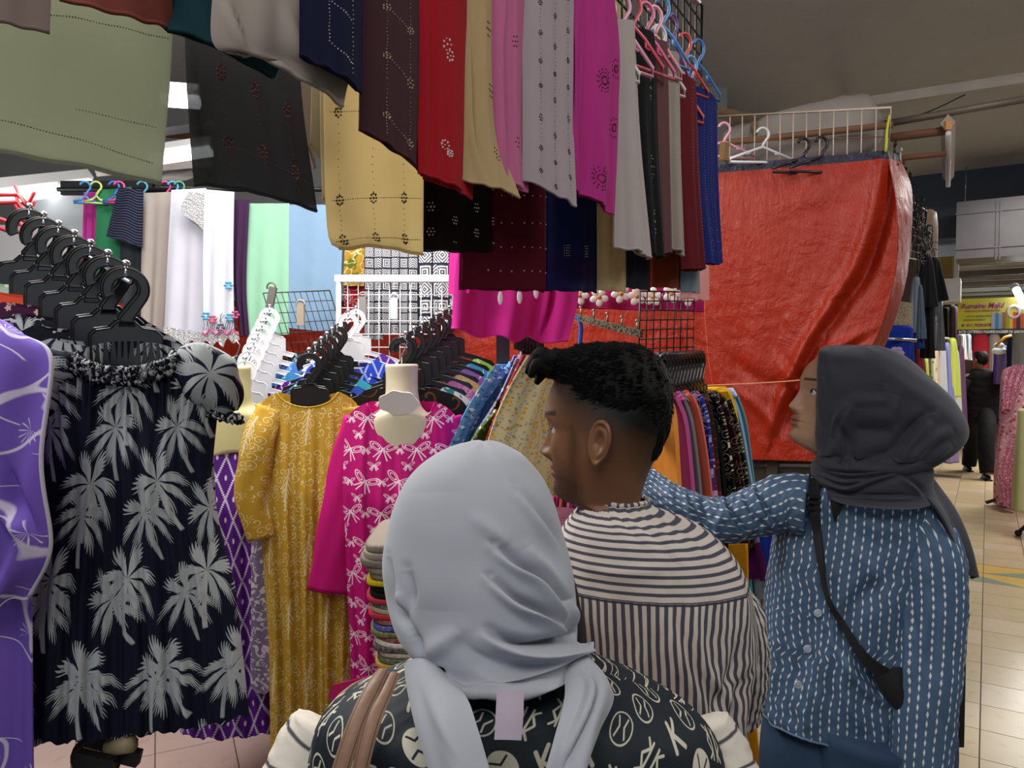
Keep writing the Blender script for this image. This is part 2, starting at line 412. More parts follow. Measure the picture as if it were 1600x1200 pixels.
# ---------------------------------------------------------------- surface builders
def strokes_apply(P, N, strokes, front=True):
    if not strokes: return P
    px, py = proj(P); V = P-np.array([0, 0, CH]); V /= np.linalg.norm(V, axis=-1, keepdims=True)
    face = np.clip(-(V*N).sum(-1)*3, 0, 1) if front else 1.0
    face2 = np.clip((V*N).sum(-1)*3, 0, 1) if front else 0
    D = np.zeros(P.shape[:2])
    for st in strokes:
        pts, wd, amp, kind = st[:4]; pts = np.array(pts, float)
        if kind == 'pit': D += amp*np.exp(-((px-pts[0, 0])**2+(py-pts[0, 1])**2)/wd**2); continue
        pts = interp(np.column_stack([pts, np.zeros(len(pts))]), np.linspace(0, 1, 24))[:, :2]
        best = np.full(px.shape, 1e9); sd = np.zeros(px.shape); tt = np.zeros(px.shape)
        for i in range(23):
            a, b = pts[i], pts[i+1]; ab = b-a; L = ab.dot(ab)+1e-9
            h = np.clip(((px-a[0])*ab[0]+(py-a[1])*ab[1])/L, 0, 1)
            qx = px-a[0]-h*ab[0]; qy = py-a[1]-h*ab[1]; d = np.hypot(qx, qy); k = d < best
            best = np.where(k, d, best); sd = np.where(k, d*np.sign(ab[0]*qy-ab[1]*qx), sd); tt = np.where(k, (i+h)/23, tt)
        e = st[4] if len(st) > 4 else 'both'
        tp = {'both': np.sin(pi*np.clip(tt, .02, .98))**.6, 'start': np.clip(tt*2.5, 0, 1), 'end': np.clip((1-tt)*2.5, 0, 1), 'none': 1.0}[e]
        q = sd/wd
        D += amp*tp*(np.exp(-q*q) if kind == 'ridge' else q*np.exp(-q*q)*2.33)
    return P+N*(D*face)[..., None]
def rowsloft(rows, n=64, k=80, expo=2.0, disp=None, strokes=None, cap0=True, cap1=True, faced=None, expoL=None, uvm='ctr'):
    """rows: (py, xl, xr, d, half_depth); rings are horizontal and square to the line of sight"""
    R = []
    for (py, xl, xr, d, hd) in rows:
        c = at((xl+xr)/2, py, d); R.append([c[0], c[1], c[2], (xr-xl)/2*d/F, hd])
    R = np.array(R); I = interp(R, np.linspace(0, 1, k)); th = np.arange(n)/n*2*pi
    P = np.zeros((k, n, 3)); cs = np.cos(th); sn = np.sin(th); e = 2/expo
    cx = np.sign(cs)*np.abs(cs)**e; sy = np.sign(sn)*np.abs(sn)**e
    if expoL is not None:
        e2 = 2/expoL; l = cs < 0; cx = np.where(l, np.sign(cs)*np.abs(cs)**e2, cx); sy = np.where(l, np.sign(sn)*np.abs(sn)**e2, sy)
    for i, (x, y, z, hw, hd) in enumerate(I):
        if faced is not None: lat = np.array([math.cos(faced), math.sin(faced), 0])
        else: v = np.array([x, y, 0])/math.hypot(x, y); lat = np.array([v[1], -v[0], 0])
        dep = np.array([-lat[1], lat[0], 0])
        P[i] = np.array([x, y, z])+lat*(max(hw, .001)*cx)[:, None]+dep*(max(hd, .001)*sy)[:, None]
    N = normals(P, True)
    ctr = P.mean(1, keepdims=True); s = np.sign(((P-ctr)*N).sum()); N = N*s
    if disp is not None:
        TH, VV = np.meshgrid(th, np.linspace(0, 1, k)); P = P+N*disp(TH, VV, P)[..., None]
    P = strokes_apply(P, N, strokes)
    L = np.concatenate([[0], np.cumsum(np.linalg.norm(np.diff(I[:, :3], axis=0), axis=1))])
    per = np.linalg.norm(np.roll(P, -1, 1)-P, axis=2); cu = np.concatenate([np.zeros((k, 1)), np.cumsum(per, 1)], 1); cu = cu-cu[:, [n*3//4]]
    uv = np.stack([cu, np.repeat(-L[:, None], n+1, 1)], -1)
    if uvm == 'col':
        q = np.concatenate([np.zeros((1, n)), np.cumsum(np.linalg.norm(np.diff(P, axis=0), axis=2), 0)]); uv[..., 1] = -np.concatenate([q, q[:, :1]], 1)
    return P, uv
def loftobj(name, mat, rows, parent=None, th=0, **kw):
    P, uv = rowsloft(rows, **{q: kw[q] for q in kw if q not in ('cap0', 'cap1')})
    mb = MB(); mb.grid(P, closed=True, uv=uv, cap0=kw.get('cap0', True), cap1=kw.get('cap1', True))
    return mb.build(name, mat, parent), P
def W3(p): return at(*p) if len(p) == 3 else np.array(p[:3])
def sheet(name, mat, L, R, parent=None, nu=26, nv=30, pleat=(), bulge=0, t=.003, hem=0, seed=1, strokes=None, crump=0, world=False, top=None, uvo=(0, 0), grow=1.0):
    """cloth between a left and a right edge, each a list of (px,py,distance)"""
    Lw = interp([W3(p) if not world else p for p in L], np.linspace(0, 1, nv)); Rw = interp([W3(p) if not world else p for p in R], np.linspace(0, 1, nv))
    u = np.linspace(0, 1, nu); v = np.linspace(0, 1, nv); U, V = np.meshgrid(u, v)
    P = Lw[:, None]*(1-U[..., None])+Rw[:, None]*U[..., None]
    wd = np.linalg.norm(Rw-Lw, axis=1).mean(); ln = np.linalg.norm(np.diff((Lw+Rw)/2, axis=0), axis=1).sum()
    N = normals(P); cdir = np.array([0, 0, CH])-P; N = N*np.sign((N*cdir).sum(-1, keepdims=True).sum())
    D = bulge*np.sin(pi*U)
    for (a, f, ph, sk) in pleat: D = D+a*np.sin(2*pi*(f*U+sk*V)+ph)*(V**.6 if grow else 1.0)
    if crump: D = D+crump*wob(U*wd*8, V*ln*8, seed, 7)+crump*.5*wob(U*wd*22, V*ln*22, seed+9, 7)
    P = P+N*D[..., None]
    if hem: P[..., 2] += hem*wob(U*3, V*0, seed)*V**4+hem*.5*np.sin(U*19+seed)*V**6
    P = strokes_apply(P, N, strokes)
    uv = np.stack([U*wd+uvo[0], -V*ln+uvo[1]], -1)
    mb = MB(); mb.shell(P, t, uv); o = mb.build(name, mat, parent)
    return o, P, N
def beads(P, N, uvs, size, mat, parent, name='sequins', off=.002, kind='dot'):
    """small faceted studs sitting on a cloth grid"""
    ny, nx = P.shape[:2]; mb = MB(); oc = np.array([[1, 0, 0], [0, 1, 0], [-1, 0, 0], [0, -1, 0], [0, 0, 1], [0, 0, -1]])
    tr = [(0, 1, 4), (1, 2, 4), (2, 3, 4), (3, 0, 4), (1, 0, 5), (2, 1, 5), (3, 2, 5), (0, 3, 5)]
    V = []; T = []
    for k, q in enumerate(uvs):
        u, v = q[0], q[1]; s = size*(q[2] if len(q) > 2 else 1)
        if not (0.01 < u < .99 and 0.01 < v < .99): continue
        fx = u*(nx-1); fy = v*(ny-1); i = int(fy); j = int(fx); a = fx-j; b = fy-i
        p = P[i, j]*(1-a)*(1-b)+P[i, min(j+1, nx-1)]*a*(1-b)+P[min(i+1, ny-1), j]*(1-a)*b+P[min(i+1, ny-1), min(j+1, nx-1)]*a*b
        T += [tuple(x+len(V)*1 for x in t) for t in tr]; V += list(oc*s*np.array([1, 1, .6+.5*random.random()])+p+N[i, j]*off)
    if V: mb.raw(V, tris=T); o = mb.build(name, mat, parent, smooth=False); o['kind'] = 'stuff'; return o
# ================================================================ THE SETTING
AZ = math.atan((1543-800)/F); E1 = np.array([math.sin(AZ), math.cos(AZ), 0]); E2 = np.array([math.cos(AZ), -math.sin(AZ), 0]); E3 = np.array([0, 0, 1.])
RC = np.column_stack([E2, E1, E3])           # local (across, along, up) -> world
def cor(a, l, z): return E2*a+E1*l+E3*z      # a: across, l: along the corridor
def fl(px, py):
    a = at(px, py, 1.0); k = CH/(CH-a[2]); return np.array([a[0]*k, k, 0])
def struct(o): o['kind'] = 'structure'; return o
def corbox(name, mat, a0, a1, l0, l1, z0, z1, parent=None, st=True):
    mb = MB(); mb.box(cor((a0+a1)/2, (l0+l1)/2, (z0+z1)/2), (a1-a0, l1-l0, z1-z0), RC); o = mb.build(name, mat, parent, smooth=False)
    if st and parent is None: struct(o)
    return o
def floormat(name, c1, c2, gr):
    g = G(name); x, y, z = g.obj(); n = g.noise(g.vec(x, y, z), 3, 5, .6, .3); n2 = g.noise(g.vec(x, y, z), 14, 4)
    c = g.mix(g.mix(C(c1), C(c2), n), C(gr), g.gt(n2, .66, .15)*.35)
    g.set(c, g.m('MULTIPLY_ADD', n2, .15, .16), 0, .5); g.bump(n2, .05, .002); return g.mat
M_tile = floormat('ceramic_floor_tile', '#c8b692', '#b8a480', '#9c8866')
M_tile2 = floormat('ceramic_floor_tile_warm', '#d0bea4', '#c2ae8e', '#a9957a')
M_grout = solid('#6d6152', .9); M_pink = floormat('pink_floor_tile', '#cfb0a8', '#dfc4bb', '#b98f88')
M_ty = solid('#c9a75c', .3, var=.1); M_tg = solid('#7d8f7c', .3, var=.1)
floor = struct(MB().box((3, 6, -.03), (26, 28, .05)).build('floor', M_grout, smooth=False))
T0 = fl(1534.4, 985.6)[:2]; a0 = E2[:2].dot(T0); l0 = E1[:2].dot(T0); TS = .2785
tm = MB().box((0, 0, -.004), (TS-.005, TS-.005, .012)).build('tile', M_tile, floor, smooth=False, recenter=False)
tme = tm.data; tme2 = tme.copy(); tme2.materials.clear(); tme2.materials.append(M_tile2)
def patt(k):
    mb = MB(); h = (TS-.005)/2; mb.box((0, 0, -.005), (2*h, 2*h, .010))
    z = .0005
    tri = [[(-h, -h, z), (h, -h, z), (-h if k else h, h*.2, z)]]
    mb.raw(np.array(tri[0]), tris=[(0, 1, 2)], mi=1)
    o = mb.build('tile', [M_ty, M_tg], None, smooth=False, recenter=False); me = o.data; bpy.data.objects.remove(o); return me
pt0, pt1 = patt(0), patt(1)
bpy.data.objects.remove(tm)
fz = floor.location
for i in range(-10, 24):
    for j in range(-5, 8):
        c = E2[:2]*(a0+(j+.5)*TS)+E1[:2]*(l0+(i+.5)*TS)
        px, py = proj(np.array([c[0], c[1], 0.]))
        if c[1] < 2.4 or px < 1150 or px > 1790 or py < 745: continue
        row = i in (4, 5, 6)
        me = (pt0 if (j+i) % 2 else pt1) if (row and i != 6) else (tme if (i*3+j*5) % 4 else tme2)
        o = bpy.data.objects.new('tile', me); COL.objects.link(o); o.parent = floor
        o.location = (c[0]-fz[0], c[1]-fz[1], 0.001-fz[2]); o.rotation_euler = (0, 0, -AZ)
pk = MB().box((0, 0, -.004), (.295, .295, .012)).build('tile', M_pink, floor, smooth=False, recenter=False); pme = pk.data; bpy.data.objects.remove(pk)
for i in range(8):
    for j in range(10):
        x, y = -2.6+j*.3, 2.3+i*.3; v = np.array([x, y])
        c = np.array([x, y]); a = .45; c = np.array([-1.3+(x+1.3)*math.cos(a)-(y-3.2)*math.sin(a), 3.2+(x+1.3)*math.sin(a)+(y-3.2)*math.cos(a)])
        o = bpy.data.objects.new('tile', pme); COL.objects.link(o); o.parent = floor; o.location = (c[0]-fz[0], c[1]-fz[1], 0.001-fz[2]); o.rotation_euler = (0, 0, a)
# far part of the corridor floor: tiles too small to pick apart
mb = MB()
for i in range(24, 60):
    for j in range(-6, 9):
        c = E2*(a0+(j+.5)*TS)+E1*(l0+(i+.5)*TS); mb.box((c[0], c[1], -.003), (TS-.006, TS-.006, .012), RC)
o = mb.build('tile_field', M_tile, floor, smooth=False); o['kind'] = 'stuff'
# ceiling
g = G('ceiling_plaster'); x, y, z = g.obj(); n = g.noise(g.vec(x, y, z), 45, 4, .7); n2 = g.noise(g.vec(x, y, z), 1.2, 4)
g.set(g.mix(C('#dcd9d4'), C('#c6c2bd'), n2), .95, 0, .1); g.bump(n, .9, .02); M_ceil = g.mat
ceiling = struct(MB().box((3, 6, 3.68), (26, 28, .1)).build('ceiling', M_ceil, smooth=False))
M_navyw = solid('#454c58', .8, bump=.2, scale=30, var=.12); M_greyw = solid('#8d8f90', .85, bump=.2, scale=20, var=.1)
# walls of the hall
La = lambda px, Y: float(E2.dot(at(px, 560, Y))); Ll = lambda px, Y: float(E1.dot(at(px, 560, Y)))
struct(MB().box((-1.9, 5.6, 1.82), (7, .12, 3.64)).build('wall_back', M_greyw, smooth=False))
struct(MB().box((-5.2, 3, 1.82), (.12, 12, 3.64)).build('wall_left', M_greyw, smooth=False))
corbox('wall_end', solid('#7a6a66', .85, var=.2), -3, 7, 17.0, 17.15, 0, 3.64)
corbox('wall_right', M_greyw, 5.4, 5.55, -4, 17, 0, 3.64)
# dark blue bulkhead across the corridor
corbox('trim_1', M_navyw, -1.6, 5.4, 9.3, 9.5, 2.92, 3.64)
# ceiling beam break, lighter slab further on

# pink-grey stall posts
M_black = solid('#121214', .45, spec=.5); M_steel = solid('#b9bcc0', .25, .9); M_chrome = solid('#dfe2e6', .12, 1.0)
M_rust = solid('#7b5a44', .75, .2, bump=.4, scale=60, var=.35); M_whitem = solid('#e6e6e8', .4); M_dirtyw = solid('#b9b0a8', .6, bump=.4, scale=30, var=.25)
# ---------------------------------------------------------------- things of the corridor
def wirepanel(name, label, A, B, Cc, nx, ny, r, mat, rf=None, frame=True, cat='grid panel', group=None, sub=True):
    """rectangular wire grid: A origin, B end of the x side, Cc end of the y side"""
    A, B, Cc = map(np.array, (A, B, Cc)); root = thing(name, label, cat, A, group); rf = rf or r*1.8
    if frame:
        D = B+Cc-A; MB().tube([A, B, D, Cc], rf, 8, closed=True).build('frame', mat, root)
    for i in range(1, nx):
        p = A+(B-A)*i/nx; MB().seg(p, p+Cc-A, r, 6).build('wire', mat, root)
    for j in range(0 if not frame else 1, ny if frame else ny+1):
        p = A+(Cc-A)*j/ny+(A*0); MB().seg(p, p+B-A, r, 6).build('wire', mat, root)
    return root
# tarp-covered stall
pTL = at(1116, 262, 3.42); pTR = at(1387, 236, 3.12)
g = G('orange_tarpaulin'); u, v = g.uv(); vv = g.vec(u, v); n = g.noise(vv, 7, 6, .62, .9); n2 = g.noise(g.vec(u*1.0, v*.25), 60, 4, .6, .4)
wv = g.abs(g.sin(u*2500))*.5+g.abs(g.sin(v*2500))*.5
col = g.mix(C('#a3290c'), C('#8c1f09'), g.noise(vv, 2.5, 3)); lin = g.lt(g.abs(v+.06), .045, .004)
col = g.mix(col, C('#191a33'), g.gt(v, -.035, .004)); col = g.mix(col, C('#e8704e'), g.p if False else g.lt(g.abs(u-.10), .0015, .001)*.5)
g.set(col, g.m('MULTIPLY_ADD', n, .45, .2), 0, .35); g.bump(n*1.0+n2*.5, 1.0, .012); M_tarp = g.mat
def tarp():
    root = thing('tarpaulin', 'orange-red plastic tarpaulin with navy hem tied over the closed stall', 'tarpaulin', at(1250, 720, 3.2))
    st = [([(1386, 240), (1375, 330), (1345, 420), (1312, 470), (1290, 520)], 15, .05, 'fold'), ([(1383, 244), (1340, 330), (1300, 420), (1250, 500)], 20, .014, 'ridge'),
          ([(1380, 242), (1300, 290), (1200, 330)], 18, .008, 'ridge'), ([(1310, 470), (1255, 560), (1205, 690)], 11, .045, 'fold'), ([(1395, 300), (1385, 380), (1372, 480)], 10, .008, 'ridge'),
          ([(1140, 560), (1200, 600), (1270, 590)], 12, -.02, 'ridge'), ([(1220, 560), (1250, 600), (1290, 640)], 10, .02, 'fold'), ([(1290, 520), (1240, 590), (1270, 660)], 10, .02, 'ridge'),
          ([(1130, 600), (1190, 640), (1230, 700)], 9, .015, 'ridge'), ([(1150, 290), (1160, 400), (1150, 520)], 7, .004, 'ridge'), ([(1360, 520), (1290, 560), (1230, 600)], 9, .02, 'fold')]
    L = [(1060, 263, 3.5), (1060, 420, 3.5), (1075, 560, 3.5), (1120, 716, 3.45)]
    R = [(1386, 236, 3.12), (1402, 330, 3.10), (1398, 430, 3.12), (1372, 520, 3.15), (1330, 600, 3.18), (1310, 722, 3.2)]
    o, P, N = sheet('front_sheet', M_tarp, L, R, root, 130, 130, pleat=[(.004, 5, 0, .4)], crump=.0022, seed=4, strokes=st, t=.004)
    L2 = [(1386, 236, 3.12), (1402, 330, 3.10), (1398, 430, 3.12), (1372, 520, 3.15), (1330, 600, 3.18), (1310, 722, 3.2)]
    R2 = [(1404, 256, 3.5), (1424, 300, 3.45), (1419, 400, 3.5), (1402, 480, 3.55), (1350, 620, 3.6), (1318, 715, 3.55)]
    sheet('side_sheet', M_tarp, L2, R2, root, 40, 90, bulge=.02, crump=.003, seed=8, t=.004)
    return root
tarp()
# cord round the tarp
o = MB().tube(interp([at(1090, 603, 3.38), at(1180, 599, 3.22), at(1250, 594, 3.05), at(1300, 585, 3.05), at(1345, 575, 3.0)], np.linspace(0, 1, 20)), .003, 6).build('cord', solid('#c98a6a', .8))
tag(o, 'thin pale cord tied across the lower half of the orange tarpaulin', 'cord')
# backing tarp inside stall (behind garments)
o, _, _ = sheet('tarpaulin', M_tarp, [(660, 395, 3.75), (660, 900, 3.75)], [(1125, 395, 3.5), (1125, 900, 3.5)], None, 60, 60, crump=.01, seed=14, t=.004)
tag(o, 'dark red plastic sheet hanging behind the small black wire grid', 'tarpaulin')
o, _, _ = sheet('tarpaulin', M_tarp, [(120, 470, 4.4), (120, 760, 4.4)], [(700, 470, 4.4), (700, 760, 4.4)], None, 60, 40, crump=.012, seed=15, t=.004)
tag(o, 'red tarpaulin low behind the row of white and pastel prayer cloths', 'tarpaulin')
# wooden crates / wall under the tarp
M_wood = solid('#4d443b', .8, bump=.5, scale=12, var=.3)
root = thing('wooden_counter', 'grey-brown slatted wooden shutter below the orange tarpaulin', 'shutter', at(1190, 900, 3.35)*np.array([1, 1, 0]))
A = at(1125, 700, 3.52); B = at(1330, 700, 3.22); dr = (B-A)/np.linalg.norm(B-A); dp = np.array([-dr[1], dr[0], 0]); RW = np.column_stack([dr, dp, E3]); Lw = np.linalg.norm(B-A)
zt = A[2]+.05
for i in range(11):
    z = zt-.06-i*.115
    if z < .08: break
    MB().box((A+B)/2*np.array([1, 1, 0])+dp*.05+E3*z, (Lw, .02+.01*(i % 2), .1), RW).build('slat', M_wood, root, smooth=False)
for k in (0.02, .42, .98): MB().box(A*(1-k)*np.array([1, 1, 0])+B*k*np.array([1, 1, 0])+dp*.02+E3*zt/2, (.05, .05, zt), RW).build('post', M_wood, root, smooth=False)
# white wire grid on top of the tarp stall
pa = at(1122, 182, 3.5); pb = at(1392, 168, 3.16); drop = np.array([0, 0, -.27])
r1 = wirepanel('wire_grid', 'rusty cream wire grid standing above the orange tarpaulin', pa+drop, pb+drop, pa, 13, 1, .003, solid('#c0b0a0', .6, .3, var=.3), .006)
MB().rod([(pa+drop*.45, pb+drop*.45)], .003).build('wire', M_rust, r1)
# items behind grid: cardboard/grey sacks, planks, pipes
def cloud(name, label, cat, mat, c, size, seed, rot=None):
    n, k = 24, 16; ph = np.linspace(.03, pi-.03, k); th = np.arange(n)/n*2*pi; TH, PH = np.meshgrid(th, ph)
    sx = np.sign(np.cos(TH))*np.abs(np.cos(TH))**.5; sy = np.sign(np.sin(TH))*np.abs(np.sin(TH))**.5; s = np.abs(np.sin(PH))**.45
    P = np.stack([sx*s, sy*s, np.sign(np.cos(PH))*np.abs(np.cos(PH))**.6], -1)*np.array(size)/2; P *= (1+.06*wob(TH, PH, seed))[..., None]
    if rot is not None: P = P@np.array(rot).T
    o = MB().grid(P+np.array(c), closed=True, cap0=True, cap1=True, flip=True).build(name, mat); return tag(o, label, cat)
M_sack = solid('#8e8580', .8, bump=.5, scale=18, var=.2)
cloud('wrapped_bundle', 'grey wrapped bundle stored behind the rusty wire grid', 'bundle', M_sack, at(1270, 215, 3.75), (.62, .3, .3), 3, RW)
cloud('wrapped_bundle', 'smaller grey wrapped bundle behind the left end of the rusty grid', 'bundle', M_sack, at(1180, 225, 4.0), (.34, .25, .2), 5, RW)
M_plank = solid('#7a6248', .8, bump=.4, scale=15, var=.3)
for a, b, lb in (((1118, 176, 3.55), (1215, 190, 4.3), 'short weathered plank lying at the left top of the rusty grid'), ((1175, 205, 3.75), (1250, 182, 3.9), 'cardboard-brown plank poking above the rusty grid')):
    pA, pB = at(*a), at(*b); tag(MB().tube([pA, pB], .028, 4, flat=.5).build('plank', M_plank, smooth=False), lb, 'plank')
for a, b, r, mt, lb in (((1125, 224, 3.7), (1395, 195, 3.4), .016, M_rust, 'rusty pipe running behind the cream wire grid'),
                        ((1370, 196, 3.7), (1640, 148, 3.35), .018, solid('#6f6258', .5, .3, var=.2), 'long grey-brown pipe slung under the white ceiling'),
                        ((1392, 215, 3.5), (1480, 204, 3.45), .020, solid('#6a4632', .8, bump=.4, scale=20, var=.3), 'upper brown wooden pole of the hanging lamp bracket'),
                        ((1410, 247, 3.5), (1478, 240, 3.45), .013, solid('#6a4632', .8, bump=.4, scale=20, var=.3), 'lower brown wooden pole of the hanging lamp bracket')):
    tag(MB().seg(at(*a), at(*b), r, 10).build('pipe', mt), lb, 'pipe')
# old fluorescent batten seen end-on
rt = thing('lamp_fitting', 'dusty end-on fluorescent batten hanging from two brown poles', 'lamp', at(1481, 235, 3.45))
a, b = at(1481, 192, 3.4), at(1482, 262, 4.4); b[2] = a[2]
MB().tube([a, b], .040, 4, flat=.75).build('body', solid('#9b8a80', .6, var=.3, bump=.3, scale=30), rt, smooth=False)
MB().tube([a+np.array([0, -.006, -.05]), b+np.array([0, 0, -.05])], .013, 10).build('tube', solid('#c9c4c0', .3), rt)
MB().box(a+np.array([0, -.004, -.012]), (.028, .012, .04)).build('end_cap', solid('#c08a4a', .5), rt, smooth=False)
# white painted frame under ceiling
rt = thing('ceiling_frame', 'chipped white steel frame under the ceiling at the upper right', 'frame', at(1450, 145, 4.2))
MB().tube([at(1322, 163, 4.6), at(1660, 112, 4.0)], .028, 4, flat=.7).build('rail', M_dirtyw, rt, smooth=False)
MB().tube([at(1322, 163, 4.6), at(1324, 176, 4.6)], .02, 4).build('bracket', M_dirtyw, rt, smooth=False)
MB().tube(interp([at(1395, 190, 4.3), at(1450, 175, 4.3), at(1508, 148, 4.25)], np.linspace(0, 1, 9)), .004, 5).build('wire', M_black, rt)
MB().seg(at(1322, 170, 4.6), at(1330, 168, 6.5), .02, 4).build('rail', M_dirtyw, rt)
# duct / boxed shutter housing
def pxbox(name, label, cat, mat, x0, y0, x1, y1, Y, dep, parent=None, seams=()):
    A = at(x0, y1, Y); 
    def onl(px, py):  # point on the vertical plane through A that is square to the corridor
        d = at(px, py, 1.0)-np.array([0, 0, CH]); o = np.array([0, 0, CH]); t = E1.dot(A-o)/E1.dot(d); return o+d*t
    p00, p10, p01 = onl(x0, y1), onl(x1, y1), onl(x0, y0)
    w_ = np.linalg.norm((p10-p00)[:2]); h = p01[2]-p00[2]; c = p00+E2*w_/2+E1*dep/2+E3*h/2
    o = MB().box(c, (w_, dep, h), RC).build(name, mat, parent, smooth=False)
    return o, p00, w_, h, onl
rt = thing('sheet_metal_duct', 'grey boxed sheet-metal duct hanging across the corridor', 'duct', at(1545, 405, 7.4))
M_duct = solid('#5c595a', .5, .3, bump=.25, scale=10, var=.2)
o, p0, w_, h_, onl = pxbox('body', '', '', M_duct, 1493, 316, 1720, 405, 7.4, .5, rt)
for px in (1557, 1563, 1640): MB().box(onl(px, 360)-E1*.006, (.012, .012, h_), RC).build('seam', M_duct, rt, smooth=False)
for py in (335, 390): q = onl(1493, py); MB().box(q+E2*w_/2-E1*.006, (w_, .014, .014), RC).build('seam', M_duct, rt, smooth=False)
g = MB()
for k in range(40): q = onl(1530+random.random()*70, 350+random.random()*20); g.box(q-E1*.004, (.02*random.random()+.005, .004, .03*random.random()+.01), RC)
tag(MB().seg(onl(1508, 316), onl(1510, 260), .004, 5).build('hanging_rod', M_steel), 'thin metal rod holding up the grey duct', 'rod')
# tan panel wall with white frame, left of the duct
M_tan = solid('#a8863c', .7, var=.12); M_wfr = solid('#dcdcdc', .5)
rt = thing('partition_panel', 'tan board in a white frame left of the grey duct', 'panel', at(1472, 480, 8.6))
for (x0, y0, x1, y1) in ((1436, 332, 1492, 366), (1452, 404, 1488, 435)): pxbox('board', '', '', M_tan, x0, y0, x1, y1, 8.6, .03, rt)
for (x0, y0, x1, y1) in ((1434, 327, 1497, 333), (1489, 328, 1497, 470), (1450, 404, 1455, 440)): pxbox('frame_bar', '', '', M_wfr, x0, y0, x1, y1, 8.55, .05, rt)
o, *_ = pxbox('metal_sheet', '', '', solid('#9aa3a6', .35, .5, var=.25), 1462, 366, 1494, 402, 8.5, .05); tag(o, 'shiny metal sheet between the two tan boards', 'sheet')
o, *_ = pxbox('wrapped_duct', '', '', solid('#d0cbc6', .4, .3, var=.2), 1466, 436, 1500, 472, 8.3, .5); tag(o, 'white wrapped duct end left of the yellow shop sign', 'duct')
# roller shutter slats above the sign
rt = thing('louvre_panel', 'row of long grey metal louvres above the yellow shop sign', 'louvres', at(1560, 470, 9.0))
for i, (y0, y1, cc) in enumerate(((406, 414, '#6f6a62'), (416, 423, '#c9bda8'), (425, 433, '#5d564e'), (435, 441, '#9c9488'), (443, 449, '#6b665e'), (451, 457, '#cfd2cf'), (459, 463, '#9ba09c'), (465, 470, '#55554f'))):
    pxbox('slat', '', '', solid(cc, .4, .3), 1496, y0, 1720, y1, 9.0+(i % 2)*.06, .05, rt)
# lit tube near the sign
M_glow = G('lit_tube'); M_glow.set((1, 1, 1), .4); M_glow.b.inputs['Emission Color'].default_value = (.93, .97, 1, 1); M_glow.b.inputs['Emission Strength'].default_value = 6; M_glow = M_glow.mat
rt = thing('tube_lamp', 'bright white tube lamp hanging at the top right of the yellow sign', 'lamp', at(1592, 465, 8.3))
MB().tube([at(1588, 452, 8.3), at(1600, 478, 8.0)], .038, 12).build('tube', M_glow, rt); MB().tube([at(1585, 447, 8.36), at(1588, 453, 8.3)], .045, 12).build('cap', M_wfr, rt)
# the shop sign
g = G('yellow_sign'); x, y = g.uv(); g.set(g.mix(g.mix(C('#f3ea12'), C('#e2d800'), g.noise(g.vec(x, y), 4)), C('#b8ac86'), g.gt(x, .78, .5)*g.gt(y, .22, .3)), .35); M_sign = g.mat
rt = thing('shop_sign', 'yellow hanging shop sign with pink script and a black bottom strip', 'sign', at(1550, 522, 8.6))
o, p0, w_, h_, onl = pxbox('board', '', '', M_sign, 1495.5, 467.5, 1606, 522, 8.6, .03, rt)
uvl = o.data.uv_layers[0]; 
vv_ = [o.data.vertices[l.vertex_index].co for l in o.data.loops]; mn_ = Vector([min(v[i] for v in vv_) for i in range(3)])
for i, v in enumerate(vv_): uvl.data[i].uv = (math.hypot(v[0]-mn_[0], v[1]-mn_[1])/max(w_, .01), (v[2]-mn_[2])/h_)
pxbox('black_strip', '', '', M_black, 1495.5, 515, 1606, 522.2, 8.59, .012, rt)
def text(s, px, py, hpx, mat, parent, onl, shear=0, wscale=1, off=.004, ext=.002, name='lettering', dist=None, bold=0):
    cu = bpy.data.curves.new('t', 'FONT'); cu.body = s; cu.size = 1; cu.shear = shear; cu.extrude = ext; cu.offset = bold; cu.resolution_u = 2
    t = bpy.data.objects.new('t', cu); COL.objects.link(t); bpy.context.view_layer.update()
    me = bpy.data.meshes.new_from_object(t.evaluated_get(bpy.context.evaluated_depsgraph_get())); bpy.data.objects.remove(t)
    q = onl(px, py); Yd = q[1]; sc = hpx/.72*Yd/F
    Mx = Matrix([[E2[0]*sc*wscale, 0, -E1[0], q[0]-E1[0]*off], [E2[1]*sc*wscale, 0, -E1[1], q[1]-E1[1]*off], [0, sc, 0, q[2]], [0, 0, 0, 1]])
    me.transform(Mx); loc = wloc(parent); me.transform(Matrix.Translation(-loc)); me.materials.clear(); me.materials.append(mat)
    o = bpy.data.objects.new(name, me); COL.objects.link(o); o.parent = parent; return o
M_mag = solid('#a3154f', .5); M_org = solid('#c8741c', .5); M_wt = solid('#f2f2f2', .5)
text('Rumainu Majid', 1501, 482.5, 8.0, M_wt, rt, onl, .35, .84, .003, bold=.05); text('Rumainu Majid', 1501, 482.5, 8.0, M_mag, rt, onl, .35, .84, .006, bold=.02)
text('BORONG & PEMBORONG', 1507, 488, 3.1, M_org, rt, onl, .25, .92, .004, bold=.02)
text('LOT 24, ARKED MARA', 1510, 496, 3.0, solid('#7a7a2a', .5), rt, onl, 0, .8, .004); text('BAZAAR & RUNCIT', 1506, 501.5, 3.0, solid('#7a7a2a', .5), rt, onl, 0, .8, .004)
text('011.7020.5788', 1510, 510.5, 4.4, M_mag, rt, onl, 0, .98, .004, bold=.03)
for s_, px_, ws in (('BATIK CHITENG', 1498, .62), ('KAIN PASANG', 1525, .62), ('SONGKET', 1551, .72), ('BATIK SARONG', 1570, .66)): text(s_, px_, 520.6, 4.3, M_wt, rt, onl, 0, ws, .014, bold=.03)
for px_ in (1523, 1549, 1568): MB().box(onl(px_, 518.5)-E1*.014, (.006, .006, .03), RC).build('divider', M_wt, rt, smooth=False)
